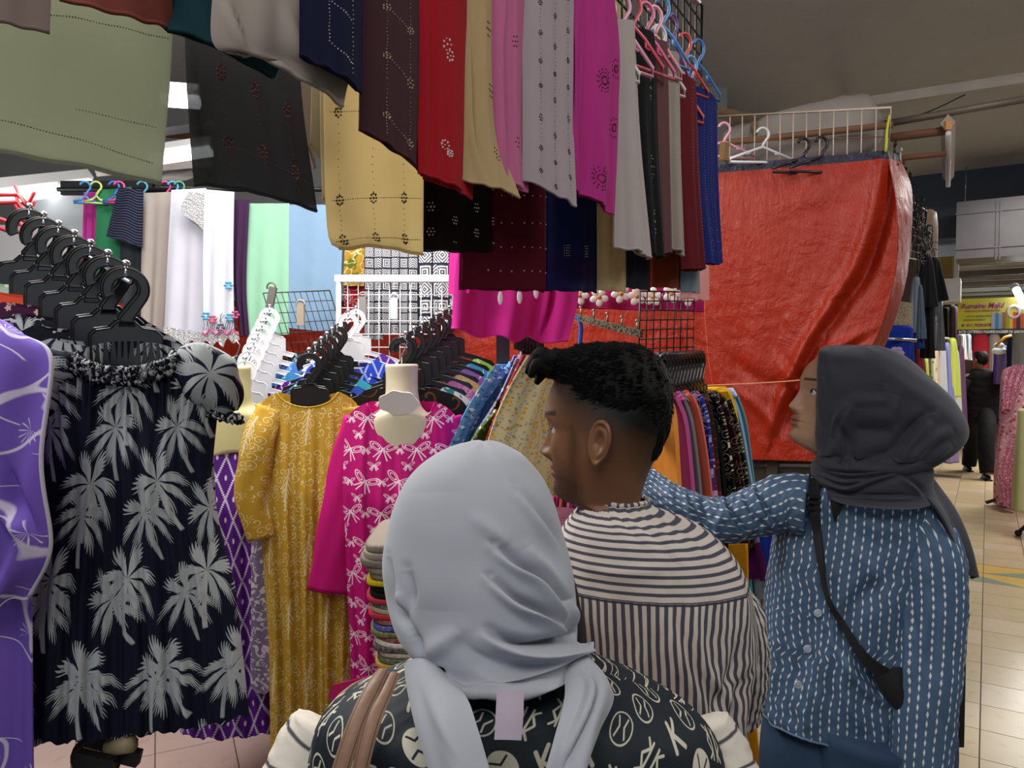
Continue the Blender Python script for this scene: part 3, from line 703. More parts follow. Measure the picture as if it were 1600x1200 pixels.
MB().ell(onl(1504.5, 508.5)-E1*.004, (.016, .004, .016), 12, 6, RC).build('phone_badge', solid('#2a8a70', .4), rt)
for i, cc in enumerate(('#b8b8c4', '#4b8fb5', '#8fb0c8', '#b06a2a', '#a9a53a', '#e8c81e', '#d83a4a', '#3a2a1c', '#b8552a')):
    px_ = 1552+i*5.6; MB().box(onl(px_, 501+(i % 3))-E1*.004, (.036, .006, .19), RC).build('picture_of_cloth', solid(cc, .5, var=.3), rt, smooth=False)
th_ = np.linspace(0, 2*pi, 25)[:-1]; q0 = onl(1584, 487)
MB().tube([q0+E2*math.cos(t)*.062-E1*.012+E3*math.sin(t)*.07 for t in th_], .022, 8, closed=True, flat=.3).build('picture_of_ring', solid('#e8e4e2', .4), rt)
for px_ in (1500, 1596): MB().seg(onl(px_, 468), onl(px_, 440), .003, 5).build('hanging_wire', M_black, rt)
# ================================================================ OVERHEAD SCARVES
def rowd1(px): return .733/(.597-(px-800)/F)
def rowd2(px): return .97/(.667-(px-800)/F)
SH = (.30, .06)
M_bead = solid('#e6d6c4', .3, .5); M_bead2 = solid('#8a4a4e', .25, .5); M_bead3 = solid('#4a3a34', .3, .4); M_beadw = solid('#ffffff', .25, .3)
def gridbeads(us, vs, fl_=0, jit=0): return [(u, v, 1) for u in us for v in vs]
def linev(u, n=60, v0=.05, v1=.97): return [(u+.006*math.sin(k), v0+(v1-v0)*k/n, .8) for k in range(n)]
def lineh(v, n=40, u0=.03, u1=.97, sl=0): return [(u0+(u1-u0)*k/n, v+sl*(k/n), .8) for k in range(n)]
def flower(u, v, r=.03, n=8, asp=1.0): return [(u, v, 1.6)]+[(u+r*math.cos(k*2*pi/n), v+r*asp*math.sin(k*2*pi/n), 1.5) for k in range(n)]
def scarf(label, col, L, R, layers=2, pleat=.006, f=2.5, bulge=.01, bd=None, bmat=None, bsz=.0014, sheerv=None, group='scarves on the front overhead row', seed=1, strokes=None, hem=.004, t=.003, nv=40, nu=34, back=None, edge=(3, 4)):
    """folded scarf: front layer, back layer peeping out at a hem, sewn studs"""
    mt = fabric(col, rough=.75, sheer=sheerv, sheen=0, weave=.1, spec=.12)
    c = (W3(L[-1])+W3(R[-1]))/2
    root = thing('scarf', label, 'scarf', c, group)
    q_ = (W3(L[-1])[1]+W3(R[-1])[1])/2; pleat = pleat*(.30 if q_ < 1.3 else .6); hem = hem*(.35 if q_ < 1.3 else .7); f = f*.75
    pl = [(pleat, f, seed*1.7, .15), (pleat*.4, f*2.7, seed*.9, -.1)]
    o, P, N = sheet('front_layer', mt, L, R, root, nu, nv, pleat=pl, bulge=bulge, t=t, hem=hem, seed=seed, strokes=strokes)
    for k in range(1, layers):
        ex, ey = edge; L2 = [(a+ex*.4*k, b+(ey*k if i == len(L)-1 else 0), d+.012*k) for i, (a, b, d) in enumerate(L)]
        R2 = [(a+ex*k*.6, b+(ey*k if i == len(R)-1 else 0), d+.014*k) for i, (a, b, d) in enumerate(R)]
        sheet('back_layer', mt, L2, R2, root, 20, 24, pleat=[(pleat*.7, f, seed*1.7+.5*k, .15)], bulge=bulge*.6, t=t, hem=hem, seed=seed+k)
    # stitched hem roll
    MB().tube(P[-1], t*.9, 6).build('hem', mt, root)
    if bd: beads(P, N, bd, bsz, bmat or M_bead, root)
    return root
d1, d2 = rowd1, rowd2
# far-left sage chiffon (nearest), its neighbours, and the rest of the front row
sg = [(u, .47+.055*u+.002*math.sin(u*30), .9) for u in np.linspace(.42, .98, 46)]+[(u, .86+.085*u, .9) for u in np.linspace(.05, .95, 70)]+[(.37+.004*math.sin(k), .1+.2*k/18, 1) for k in range(18)]+flower(.36, .38, .03, 8, .5)+flower(.42, .36, .03, 7, .5)+flower(.34, .44, .03, 7, .5)+[(u, .79+.03*u, .8) for u in np.linspace(.6, .95, 26)]
scarf('large sage green chiffon scarf hanging at the upper left corner', '#a9ad98', [(-110, -190, .80), (-110, 60, .80), (-110, 222, .80)], [(272, -190, .90), (269, 60, .90), (252, 287, .90)], 1, .008, 1.6, .02, sg, M_bead3, .0012, (.7, .06), seed=2, hem=.004, edge=(0, 6))
o = scarf('taupe scarf edge against the sage chiffon, topmost left', '#8d7c76', [(-110, -190, .70), (-110, 20, .70)], [(86, -190, .74), (78, 50, .74)], 1, .006, 1.5, .01, seed=3, sheerv=(.3, .12), hem=.003)
scarf('rust brown scarf tip curling above the sage chiffon', '#7a4038', [(80, -190, .72), (92, 0, .72)], [(262, -190, .76), (268, 44, .80)], 1, .006, 1.5, .01, seed=4, hem=.004)
scarf('dark teal scarf hanging between the sage and the grey ones', '#10333b', [(205, -190, .78), (212, -10, .78), (262, 44, .79)], [(470, -190, .86), (470, 20, .88), (425, 119, .88)], 2, .008, 2, .012, flower(.6, .62, .03)+flower(.64, .74, .02), M_bead, .001, seed=5, strokes=[([(262, 46), (335, 78), (420, 115)], 8, .004, 'ridge')])
gb = []
for u in (.27, .55, .83): gb += linev(u, 46, .3, .97)
for u, v in ((.27, .62), (.55, .66), (.83, .70), (.27, .85), (.55, .86), (.83, .9)): gb += [(a, b, 2) for a, b, c in flower(u, v, .03, 9, .7)]
for v in (.86,): gb += lineh(v, 50, .27, .97, .06)
scarf('sheer charcoal chiffon scarf with rust flower studs', '#4a4a4b', [(288, -190, 1.02), (291, 100, 1.02), (304, 287, 1.0)], [(462, -190, 1.10), (468, 120, 1.10), (494, 330, 1.10)], 1, .006, 2.2, .02, gb, M_bead2, .0013, (.25, .14), 'scarves on the rear overhead row', 6, edge=(-2, -4),
      strokes=[([(306, 60), (308, 180), (330, 300)], 10, .006, 'fold')])
scarf('taupe scarf with rounded drooping hem beside the teal one', '#9c928a', [(333, -190, .74), (333, -30, .75), (333, 68, .76), (380, 88, .78)], [(560, -190, .86), (556, 60, .87), (545, 120, .88), (536, 166, .88)], 2, .008, 2.2, .015, None, seed=7, edge=(2, -6),
      strokes=[([(355, 0), (375, 50), (390, 85)], 8, .006, 'fold'), ([(440, 0), (462, 70), (500, 130)], 12, .008, 'ridge'), ([(390, 88), (450, 125), (530, 160)], 6, .004, 'ridge')])
nb = linev(.35, 40, .1, .86)+linev(.72, 40, .1, .98)+[(.35+.37*k/10, .64+.07*k/10, 1) for k in range(10)]+[(.35+.37*k/10, .86+.06*k/10, 1) for k in range(10)]
scarf('midnight navy scarf with silver studs in ladder lines', '#0b1130', [(467, -190, .78), (467, 86, .78)], [(566, -190, .87), (564, 143, .88)], 2, .006, 2, .01, nb, M_beadw, .0011, seed=8)
cb = []
for u in (.12, .42, .75): cb += linev(u, 44, .2, .99)
for v in (.42, .62, .83, .96): cb += lineh(v, 46, .05, .98, .0)
for u in (.12, .42, .75):
    for v in (.62, .83, .96): cb += [(a, b, 1.7) for a, b, c in flower(u, v, .028, 8, .5)]
scarf('pale yellow cream scarf with dark beaded squares', '#e2d3a8', [(505, -190, 1.12), (506, 180, 1.12), (512, 360, 1.12), (530, 388, 1.12)], [(662, -190, 1.22), (662, 200, 1.22), (661, 397, 1.22)], 1, .006, 1.8, .015, cb, M_bead3, .0014, (.7, .04), 'scarves on the rear overhead row', 9, edge=(0, 3), nv=60)
for k, (x0, x1, yb, cc, lb) in enumerate(((470, 492, 262, '#a79a8b', 'beige underlayer scarf just left of the yellow cream one'), (486, 512, 282, '#c4ba9f', 'thin pale cream scarf edge behind the beige underlayer'), (500, 524, 368, '#cdbf9a', 'narrow ivory scarf strip along the left of the yellow cream one'))):
    scarf(lb, cc, [(x0+2, -190, 1.16+.02*k), (x0, 150, 1.16), (x0-8+k*6, yb-60, 1.16)], [(x1, -190, 1.2), (x1, 150, 1.2), (x1, yb, 1.2)], 1, .003, 1, .006, None, None, group='scarves on the rear overhead row', sheerv=(.3, .05), seed=10+k)
pb_ = linev(.30, 60, .1, .98)+linev(.74, 60, .1, .98)
for v in (.46, .66, .88): pb_ += [(.3+.44*k/10, v+.06*k/10, 1) for k in range(10)]+flower(.3, v, .05, 7, .25)+flower(.74, v+.06, .05, 7, .25)
scarf('plum brown scarf with pink studs in ladder lines', '#41262b', [(563, -190, .92), (563, 100, .93), (562, 202, .93)], [(654, -190, 1.03), (653, 120, 1.03), (652, 264, 1.04)], 2, .007, 2, .012, pb_, M_bead, .0012, seed=14)
scarf('crimson scarf with two white beaded sprigs', '#98101c', [(648, -190, 1.02), (649, 120, 1.03), (651, 270, 1.03)], [(728, -190, 1.12), (728, 150, 1.13), (724, 302, 1.13)], 3, .007, 2, .014, flower(.45, .52, .06, 7, .35)+flower(.5, .56, .05, 7, .35)+flower(.42, .86, .06, 8, .3)+flower(.5, .89, .04, 7, .3), M_beadw, .0014, seed=15, edge=(12, 5), strokes=[([(668, 0), (670, 140), (668, 260)], 9, .004, 'fold')])
scarf('sand beige scarf with curling stitched hem', '#a8916a', [(722, -190, 1.12), (721, 120, 1.12), (720, 280, 1.12)], [(768, -190, 1.18), (775, 180, 1.2), (811, 309, 1.22)], 3, .008, 2, .012, flower(.6, .45, .08, 6, .3)+flower(.65, .66, .08, 6, .3)+flower(.62, .86, .08, 6, .3), M_bead3, .0011, seed=16, edge=(-2, -4), strokes=[([(735, 60), (738, 200), (760, 290)], 6, .006, 'fold'), ([(726, 284), (760, 296), (808, 306)], 4, .004, 'ridge')])
scarf('dusty rose pink scarf with a gathered front fold', '#b05f86', [(764, -190, 1.18), (765, 150, 1.18), (767, 275, 1.18)], [(818, -190, 1.25), (812, 160, 1.26), (817, 298, 1.27)], 2, .009, 3, .012, flower(.6, .5, .06, 6, .3)+flower(.65, .83, .06, 6, .3), M_bead2, .0012, seed=17, edge=(12, 3), strokes=[([(790, 0), (785, 120), (792, 280)], 6, .005, 'fold')])
sb = []
for i, u in enumerate((.25, .55, .85)):
    for k in range(8): sb += [(a, b, 1.5) for a, b, c in flower(u, .28+.095*k+i*.03, .03, 6, .25)]
    sb += linev(u, 60, .2, .98)
scarf('silver grey mauve scarf with rows of small stud flowers', '#9c8f95', [(815, -190, 1.26), (816, 150, 1.26), (815, 280, 1.26)], [(896, -190, 1.36), (893, 160, 1.38), (898, 322, 1.38)], 2, .005, 1.8, .01, sb, M_bead3, .0011, seed=18, edge=(2, -3))
mb_ = []
for v in (.62, .93): mb_ += [(.5+.13*math.cos(a)*r, v+.035*math.sin(a)*r, 1.2) for a in np.linspace(0, 6.28, 14) for r in (.35, .7, 1)]
for v in (.55, .74): mb_ += [(.93+.08*math.cos(a)*r, v+.03*math.sin(a)*r, 1.2) for a in np.linspace(0, 6.28, 12) for r in (.4, 1)]
scarf('magenta chiffon scarf with big grey beaded medallions', '#a52a78', [(893, -190, 1.38), (893, 100, 1.38), (887, 292, 1.38)], [(926, -190, 1.5), (962, 40, 1.54), (962, 180, 1.54), (955, 333, 1.54)], 2, .010, 2.4, .014, mb_, M_bead3, .0018, seed=19, strokes=[([(905, 0), (900, 150), (905, 290)], 6, .006, 'fold'), ([(940, 60), (930, 160), (948, 300)], 8, .006, 'ridge')])
nr = [('pearl grey scarf right of the magenta one', '#a39a98', 960, 988, 30, 40, 962, 1012, 384, 404, 1.60, 1.74), ('black scarf with tiny silver dragonfly studs', '#0d0d10', 986, 1021, 42, 62, 1000, 1032, 395, 404, 1.74, 1.86),
      ('mauve brown pleated scarf on the front row', '#5b3a3c', 1014, 1040, 60, 75, 1016, 1042, 392, 398, 1.86, 1.95), ('greige scarf with a seam of dark studs', '#8d857c', 1034, 1058, 78, 92, 1037, 1063, 385, 400, 1.93, 2.02),
      ('burgundy scarf with two rows of fine studs', '#561019', 1056, 1086, 112, 140, 1066, 1098, 420, 420, 2.04, 2.16), ('royal blue scarf with dashed stud lines at the right end', '#121d5c', 1082, 1120, 132, 166, 1098, 1122, 412, 412, 2.16, 2.32)]
for k, (lb, cc, xl, xr, yl, yr, bl, br, byl, byr, da, db) in enumerate(nr):
    bd = linev(.45, 50)+linev(.8, 50) if k != 2 else linev(.8, 20)
    if k == 1: bd = flower(.5, .25, .05)+flower(.55, .6, .05)+flower(.5, .85, .05)
    if k == 5: bd = linev(.25, 60)+linev(.5, 60)+linev(.8, 60)+lineh(.8, 8, .3)+lineh(.87, 8, .3)+lineh(.93, 8, .2)
    scarf(lb, cc, [(xl, yl, da), (xl, (yl+byl)/2, da), (bl, byl, da)], [(xr, yr, db), (xr+(br-xr)*.3, (yr+byr)/2, db), (br, byr, db)], 2+(k in (2, 4)), .012, 2.5, .02, bd, M_bead, .0016, seed=20+k, t=.004, edge=(-2, 2))
# lower / rear row
g2 = 'scarves on the rear overhead row'
def fl_rows(us, vs, r=.02): 
    q = []
    for i, u in enumerate(us):
        for j, v in enumerate(vs): q += flower(u, v+(i % 2)*.05, r, 6, .5)
    return q
rr_ = [('dark chocolate chiffon scarf with dotted flowers, lowest left', '#1d0f10', (655, 772), 392, fl_rows((.1, .38, .68, .95), (.60, .72, .84, .94), .03), (.1, .12)),
       ('sheer burgundy scarf with scattered studs and wide hem', '#5a0a20', (724, 857), 452, [(.25+.12*i, .5+.075*j, 1.4) for i in range(7) for j in range(7)], (.15, .22)),
       ('navy scarf with four small stud patches', '#0c1a4e', (855, 932), 456, [(u+.03*a, v+.008*b, 1) for u in (.3, .72) for v in (.7, .88) for a in range(-1, 2) for b in range(-2, 3)], (.1, .08)),
       ('cream scarf with dashed brown seam lines', '#cdbb92', (930, 975), 455, linev(.3, 26)+linev(.7, 26), (.2, .0)), ('slate charcoal short scarf on the rear row', '#23232c', (974, 1015), 453, linev(.6, 4), None),
       ('rust orange scarf on the rear row', '#8c3a1a', (1013, 1066), 451, None, None), ('dusty blue short scarf end near the blush one', '#7d97a2', (1064, 1092), 458, None, (.2, .1)), ('blush pink sheer scarf end, rightmost of the rear row', '#cf9c96', (1064, 1107), 470, None, (.3, .3))]
for k, (lb, cc, (xa, xb), yb, bd, sh) in enumerate(rr_):
    da, db = rowd2(xa)+.06, rowd2(xb)+.06
    if k == 6: da -= .02; db -= .02
    yt = -120 if k < 4 else 150
    scarf(lb, cc, [(xa, yt, da), (xa, 250, da), (xa-(4 if k == 1 else 0), yb-4, da)], [(xb, yt, db), (xb, 250, db), (xb, yb, db)], 2 if k in (1, 0) else 1, .006, 2, .01, bd, [M_bead, M_beadw, M_beadw, M_bead3, M_beadw, None, None, None][k], .0014, sh, g2, 40+k, edge=(-10 if k == 1 else -3, 4))
# black wire grid carrying the scarf hangers and the rail
ga = at(905, -260, 1.62); gA = np.array([ga[0], ga[1], 0]); qb = at(1096, 60, 2.42); qb2 = np.array([qb[0], qb[1], 0])
zt = at(1094, 8, 2.42)[2]; zb = at(1094, 250, 2.42)[2]
r_ = wirepanel('wire_grid', 'black wire grid holding the hangers of the overhead scarves', gA*[1, 1, 0]+E3*zb, qb2+E3*zb, gA+E3*zt, 15, 9, .0032, M_black, .006)
for k, (za, nm) in enumerate(((2.62, 'front'),)):
    a = np.array([-.75, .25, za]); b = np.array([.52, 2.10, za])
    tag(MB().seg(a, b, .012, 10).build('hanging_rail', M_steel), 'steel rail above the overhead scarf row', 'rail')
# coloured plastic hangers with the scarves
def plastic_hanger(label, col, top, yaw, w=.34, drop=.19, group='coloured plastic hangers of the scarf row', r=.0045, hook=.028, cat='hanger'):
    top = np.array(top); ca, sa = math.cos(yaw), math.sin(yaw); mt = solid(col, .35, spec=.5)
    root = thing('clothes_hanger', label, cat, top, group)
    X = lambda x, z: top+np.array([x*ca, x*sa, z])
    th = np.linspace(2.9, -.9, 16); hk = [X(hook*math.cos(t), hook*math.sin(t)-hook) for t in th]+[X(.004, -hook*2.5), X(0, -hook*3.0)]
    MB().tube(hk, r, 8).build('hook', mt, root)
    z0 = -hook*3.0; mb = MB(); mb.tube([X(0, z0), X(w*.18, z0-.02), X(w*.5, z0-drop*.55), X(w*.49, z0-drop*.7), X(0, z0-drop*.68), X(-w*.49, z0-drop*.7), X(-w*.5, z0-drop*.55), X(-w*.18, z0-.02)], r, 8, closed=True)
    mb.tube([X(-w*.2, z0-.025), X(-w*.2, z0-drop*.3), X(-w*.26, z0-drop*.33)], r*.7, 6); mb.tube([X(w*.2, z0-.025), X(w*.2, z0-drop*.3), X(w*.26, z0-drop*.33)], r*.7, 6)
    mb.build('frame', mt, root); return root
hl = [('white', '#e8e4e4', 948, -6, 1.62), ('pale pink', '#e6a3bd', 972, -10, 1.68), ('coral pink', '#d9576a', 990, -8, 1.74), ('rose pink', '#e0729a', 1010, 4, 1.82), ('light pink', '#eaa8b4', 1024, 10, 1.90), ('sky blue', '#5a93cf', 1036, -4, 1.96), ('pearl', '#d8d0d8', 1030, 40, 1.94),
      ('violet', '#6a5290', 1052, 22, 2.04), ('brick red', '#c24a44', 1071, 52, 2.14), ('salmon', '#dd6a66', 1063, 92, 2.12), ('cobalt blue', '#3f74b5', 1092, 62, 2.26), ('light blue', '#6aa0d8', 1080, 88, 2.2)]
for nm, cc, px, py, d in hl: plastic_hanger(nm+' plastic hanger on the black grid above the scarves', cc, at(px, py, d), AZ*0+.62 if nm not in ('violet',) else .9, .20, .13, hook=.024)
# ================================================================ HANGERS ON SLOPING ARMS
M_bh = solid('#0b0b0c', .35, spec=.6); M_wh = solid('#e9e9ec', .35, spec=.5)
def arc(cx, cz, r, a0, a1, n): return [(cx+r*math.cos(t), cz+r*math.sin(t)) for t in np.linspace(a0, a1, n)]
def wide_hanger_meshes(mat, s=1.0):
    """wide moulded plastic hanger; origin where the hook rests on its pin; x across, -z down"""
    R = .044; r = .026; c = -R+.009
    hook = arc(0, c, R, math.radians(205), math.radians(-30), 26)+[(.012, c-.062), (.016, c-.075), (-.014, c-.075), (-.012, c-.058)]+arc(0, c, r, math.radians(-30), math.radians(205), 22)
    zt = c-.070; P = [(-.016, zt+.004), (-.030, zt-.010), (-.056, zt-.014), (-.067, zt-.025), (-.068, zt-.080), (-.11, zt-.092), (-.19, zt-.118), (-.205, zt-.135), (-.196, zt-.143), (-.11, zt-.112), (-.063, zt-.098)]
    body = P+[(-x, z) for x, z in P[::-1]]
    bar = [(-.13, zt-.125), (.13, zt-.125), (.13, zt-.133), (-.13, zt-.133)]
    out = []
    for nm, polys in (('hook', [hook]), ('body', [body, bar])):
        mb = MB()
        for q in polys: mb.prism([(x*s, z*s) for x, z in q], -.0035*s, .0035*s)
        if nm == 'body':
            rim = [np.array([x*s, -.0035*s, z*s]) for x, z in body]; mb.tube(rim, .0022*s, 5, closed=True, cap=False)
            for sg_ in (-1, 1): mb.seg((sg_*.13*s, 0, (zt-.10)*s), (sg_*.13*s, 0, (zt-.13)*s), .003*s, 5)
        else: mb.tube([np.array([x*s, -.0035*s, z*s]) for x, z in hook], .0022*s, 5, closed=True, cap=False)
        o = mb.build(nm, mat, smooth=False, recenter=False); me = o.data; bpy.data.objects.remove(o); out.append((nm, me))
    return out
HB = wide_hanger_meshes(M_bh); HW = wide_hanger_meshes(M_wh, .9); HB2 = wide_hanger_meshes(M_bh, .9)
def put_hanger(ms, label, loc, yaw, group, tilt=0):
    r = thing('clothes_hanger', label, 'hanger', tuple(loc), group); r.rotation_euler = (tilt, 0, yaw)
    for nm, me in ms: o = bpy.data.objects.new(nm, me); COL.objects.link(o); o.parent = r
    return r
def arm(label, a, b, npin, mat=M_chrome, r=.006):
    a, b = np.array(a), np.array(b); root = thing('sloping_rack', label, 'rack', b); MB().seg(b+(b-a)*.12, a-(b-a)*.04, r, 8).build('bar', mat, root)
    for k in range(npin):
        p = a+(b-a)*k/(npin-1); mb = MB().seg(p, p+E3*.032, .0045, 8); mb.ell(p+E3*.034, (.009, .009, .007), 10, 6); mb.build('pin', mat, root)
    return root
def lerp(a, b, t): return np.array(a)*(1-t)+np.array(b)*t
# ---------------------------------------------------------------- garments
def tf(P, loc, yaw): 
    c, s = math.cos(yaw), math.sin(yaw); R = np.array([[c, -s, 0], [s, c, 0], [0, 0, 1.]]); return P@R.T+np.array(loc)
def garment(name, label, cat, mat, loc, yaw, hw=.2, nk=.09, df=.05, db=.015, slope=.05, W=((0, .2), (.3, .19), (1, .24)), length=1.1, T=.05, pleat=(.01, 5, 0), group=None, sleeves=None, nu=60, nv=70, strokes=None, smat=None, hemw=.01, rnd=.04, gather=None, extra=None, tilt=0):
    """hanging garment; loc = base of the neck between the shoulders, yaw turns it about the vertical, front looks to local -y"""
    root = thing(name, label, cat, tuple(loc), group)
    vs = np.linspace(0, 1, nv); us = np.linspace(-1, 1, nu); U, V = np.meshgrid(us, vs); A = np.abs(U)
    wv = np.interp(vs, [q[0] for q in W], [q[1] for q in W]); ker = np.array([1, 2, 3, 2, 1.])/9
    wv = np.convolve(np.pad(wv, 2, 'edge'), ker, 'valid'); Wd = wv[:, None]
    nf = nk/W[0][1]; mb = MB()
    for side, dep in ((-1, df), (1, db)):
        sh = -slope*np.clip((A-nf)/(1-nf), 0, 1)-rnd*np.clip(A, 0, 1)**9
        tz = np.where(A < nf, -dep*np.cos(pi/2*np.clip(A/nf, 0, 1))**.5, sh)
        X = U*Wd; Z = tz*(1-V)**1.0+(-length)*V+tz*0; Z = tz*(1-V)-length*V
        amp = pleat[0]*(V**.7)*(1-A**6); Y = side*T*(1-A**2.6)**.5*(.35+.65*np.minimum(1, V*4))
        Y = Y+side*amp*(np.sin(U*pi*pleat[1]+pleat[2]+V*.8)+.5*np.sin(U*pi*pleat[1]*2.3+pleat[2]*2+1))
        if gather: Y = Y+side*gather[0]*np.sin(U*pi*gather[1]+wob(U*2, V*3, 3)*2)*np.exp(-((V-gather[2])/gather[3])**2)
        Z = Z+hemw*np.sin(U*pi*pleat[1]+pleat[2]+.8)*V**8
        P = tf(np.stack([X, Y, Z], -1), loc, yaw)
        uv = np.stack([U*wv.max()*(Wd/wv.max())**.5, Z], -1)
        if side == -1: P = strokes_apply(P, normals(P)*np.sign((normals(P)*(np.array([0, 0, CH])-P)).sum()), strokes); mb.grid(P, uv=uv); Fp = P
        else: mb.grid(P, uv=uv, flip=True)
    mb.build('bodice' if sleeves else 'cloth', mat, root)
    # neckline binding
    k = [i for i in range(nu) if abs(us[i]) <= nf+.02]
    if nf > .1 and nv > 40: MB().tube(Fp[0][k], .0025, 6).build('neckline', mat, root)
    for s in (sleeves or []):
        pth = interp([tuple(q) for q in s['path']], np.linspace(0, 1, 34)); rr = np.interp(np.linspace(0, 1, 34), np.linspace(0, 1, len(s['r'])), s['r'])
        P = []; n = 20
        Tn = np.gradient(pth, axis=0); Tn /= np.linalg.norm(Tn, axis=1, keepdims=True)
        for i in range(34):
            a = np.array([0, 1., 0]); b = np.cross(Tn[i], a); b /= np.linalg.norm(b)
            P.append([pth[i]+rr[i]*(b*math.cos(t)*(1+.04*math.sin(t*3+i*.5))+a*math.sin(t)*s.get('flat', .4)*(1+.12*math.sin(t*5+i*.3))) for t in np.arange(n)/n*2*pi])
        P = np.array(P); L = np.concatenate([[0], np.cumsum(np.linalg.norm(np.diff(pth, axis=0), axis=1))]); cu = np.arange(n+1)/n*2*rr.mean()*2
        uv = np.stack(np.meshgrid(cu, -L), -1); P = tf(P, loc, yaw)
        MB().grid(P, closed=True, uv=uv, cap1=True, cap0=True).build('sleeve', s.get('mat', smat or mat), root)
    return root
def bust(label, loc, yaw, h=.13, w=.15, col='#d9cda6', tagcol=None, s=1.0):
    """neck and shoulder form: neck stub, shoulders, wire hook"""
    root = thing('display_bust', label, 'bust form', tuple(loc)); mt = solid(col, .35, bump=.1, scale=25, coat=.2)
    rows = [(.135, .048, .045, 0), (.13, .052, .05, 0), (.09, .05, .048, 0), (.04, .052, .05, .0), (.0, .062, .052, .005), (-.025, .095, .052, .0), (-.05, .112, .05, 0), (-.10, .118, .045, 0), (-.15, .11, .04, 0)]
    n, k = 40, 40; I = interp([(z*s, a*s, b*s, c*s) for z, a, b, c in rows], np.linspace(0, 1, k)); th = np.arange(n)/n*2*pi
    P = np.array([[[a*math.cos(t), b*math.sin(t)+c, z-.03*(max(0, -z)/.1)*abs(math.cos(t))**2] for t in th] for z, a, b, c in I]); P = tf(P, loc, yaw)
    MB().grid(P, closed=True, cap0=True, cap1=True, flip=True).build('form', mt, root)
    top = tf(np.array([[0, 0, .135*s]]), loc, yaw)[0]
    MB().tube([top, top+E3*.03, top+np.array([.012, 0, .05]), top+np.array([.018, 0, .07]), top+np.array([.005, 0, .088]), top+np.array([-.012, 0, .08])], .002, 6).build('hook', M_steel, root)
    if tagcol:
        MB().prism([(-.0+.062*math.cos(t)*(1+.05*math.cos(7*t)), .042*math.sin(t)*(1+.07*math.cos(7*t))) for t in np.linspace(0, 6.28, 40)[:-1]], -.0, .003, np.array([[1, 0, 0, tf(np.array([[.0, -.066, .0]]), loc, yaw)[0][0]], [0, .9, -.4, tf(np.array([[.0, -.070, .0]]), loc, yaw)[0][1]], [0, .4, .9, loc[2]+.015]])).build('paper_tag', solid(tagcol, .5), root, smooth=False)
    return root
# ======== left waterfall arm with the black hangers
fa = at(197, 428, 1.52); fb = at(46, 336, 1.76)
arm('chrome sloping arm with pins under the left black hangers', fa-E3*.012, fb-E3*.012, 7)
ya = math.atan2(fb[1]-fa[1], fb[0]-fa[0])+pi/2; ya = math.radians(14)
nth = ['frontmost', 'second', 'third', 'fourth', 'fifth', 'sixth', 'seventh', 'eighth', 'ninth', 'tenth', 'eleventh', 'twelfth', 'thirteenth', 'fourteenth']
for k in range(14):
    p = lerp(fa, fb, (k//2)/6.0)+(fb-fa)/6*(.14 if k % 2 else 0)
    put_hanger(HB, '%s wide black hanger of the left sloping arm' % (nth[k]+(' from the front' if k else '')), p+E3*.003, ya, 'black hangers on the left sloping arm')
M_palm = fabric('#0e1226', ((p_palm, '#aeb3b5', .19), (p_palm, '#a2a7aa', .17, .37)), rough=.75)
M_palm2 = fabric('#0c0e1c', ((p_palm, '#aeb3b5', .12), (p_blots, '#b4b8ba', 34, .60)), rough=.75, crumple=1)
nl = at(200, 548, 1.50)
garment('dress', 'navy dress with grey palm trees hanging frontmost on the left arm', 'dress', M_palm, nl+E3*.0, ya, nk=.085, df=.035, db=-.02, slope=.02, W=((0, .165), (.1, .17), (.3, .155), (.45, .172), (.62, .20), (1, .225)), length=.775, T=.05, pleat=(.010, 9, .4), gather=(.006, 26, .06, .10), nu=110, nv=110, rnd=.03, smat=M_palm, hemw=.008,
        sleeves=[dict(path=[(-.10, -.01, -.03), (-.155, -.015, -.05), (-.19, -.015, -.12), (-.19, -.01, -.19)], r=[.03, .055, .064, .052, .028], flat=.65), dict(path=[(.09, -.01, -.02), (.14, -.015, -.04), (.175, -.015, -.09), (.185, -.01, -.13)], r=[.03, .055, .062, .050, .028], flat=.65)])
# ruffled elastic neck and cuffs
def ruffle(label_parent, pts, amp, r, mat, n=260, seed=1, flat=1):
    p = interp(pts, np.linspace(0, 1, n)); k = np.arange(n); q = p+np.stack([amp*np.sin(k*1.1+seed)*.4, amp*np.cos(k*1.7), amp*np.sin(k*1.35+1)], -1)
    return MB().tube(q, r, 5).build('ruffle', mat, label_parent)
pd = [o for o in COL.objects if o.get('label', '').startswith('navy dress with grey')][0]
for dz, am in ((-.012, .006), (-.024, .006), (-.036, .005)):
    pts = [tf(np.array([[x, -.035-.01*(1-(x/.09)**2)-dz*.2, (-.028*(1-(x/.095)**2) if abs(x) < .095 else 0)+dz]]), nl, ya)[0] for x in np.linspace(-.098, .098, 9)]
    ruffle(pd, pts, am, .0045, M_palm2, 300, dz*100)
for x in (-.19, .185):
    c = tf(np.array([[x, -.01, -.19 if x < 0 else -.135]]), nl, ya)[0]; ruffle(pd, [c+np.array([.033*math.cos(t), .025*math.sin(t), -.01*math.cos(t)]) for t in np.linspace(0, 6.28, 9)], .008, .004, M_palm2, 120, x)
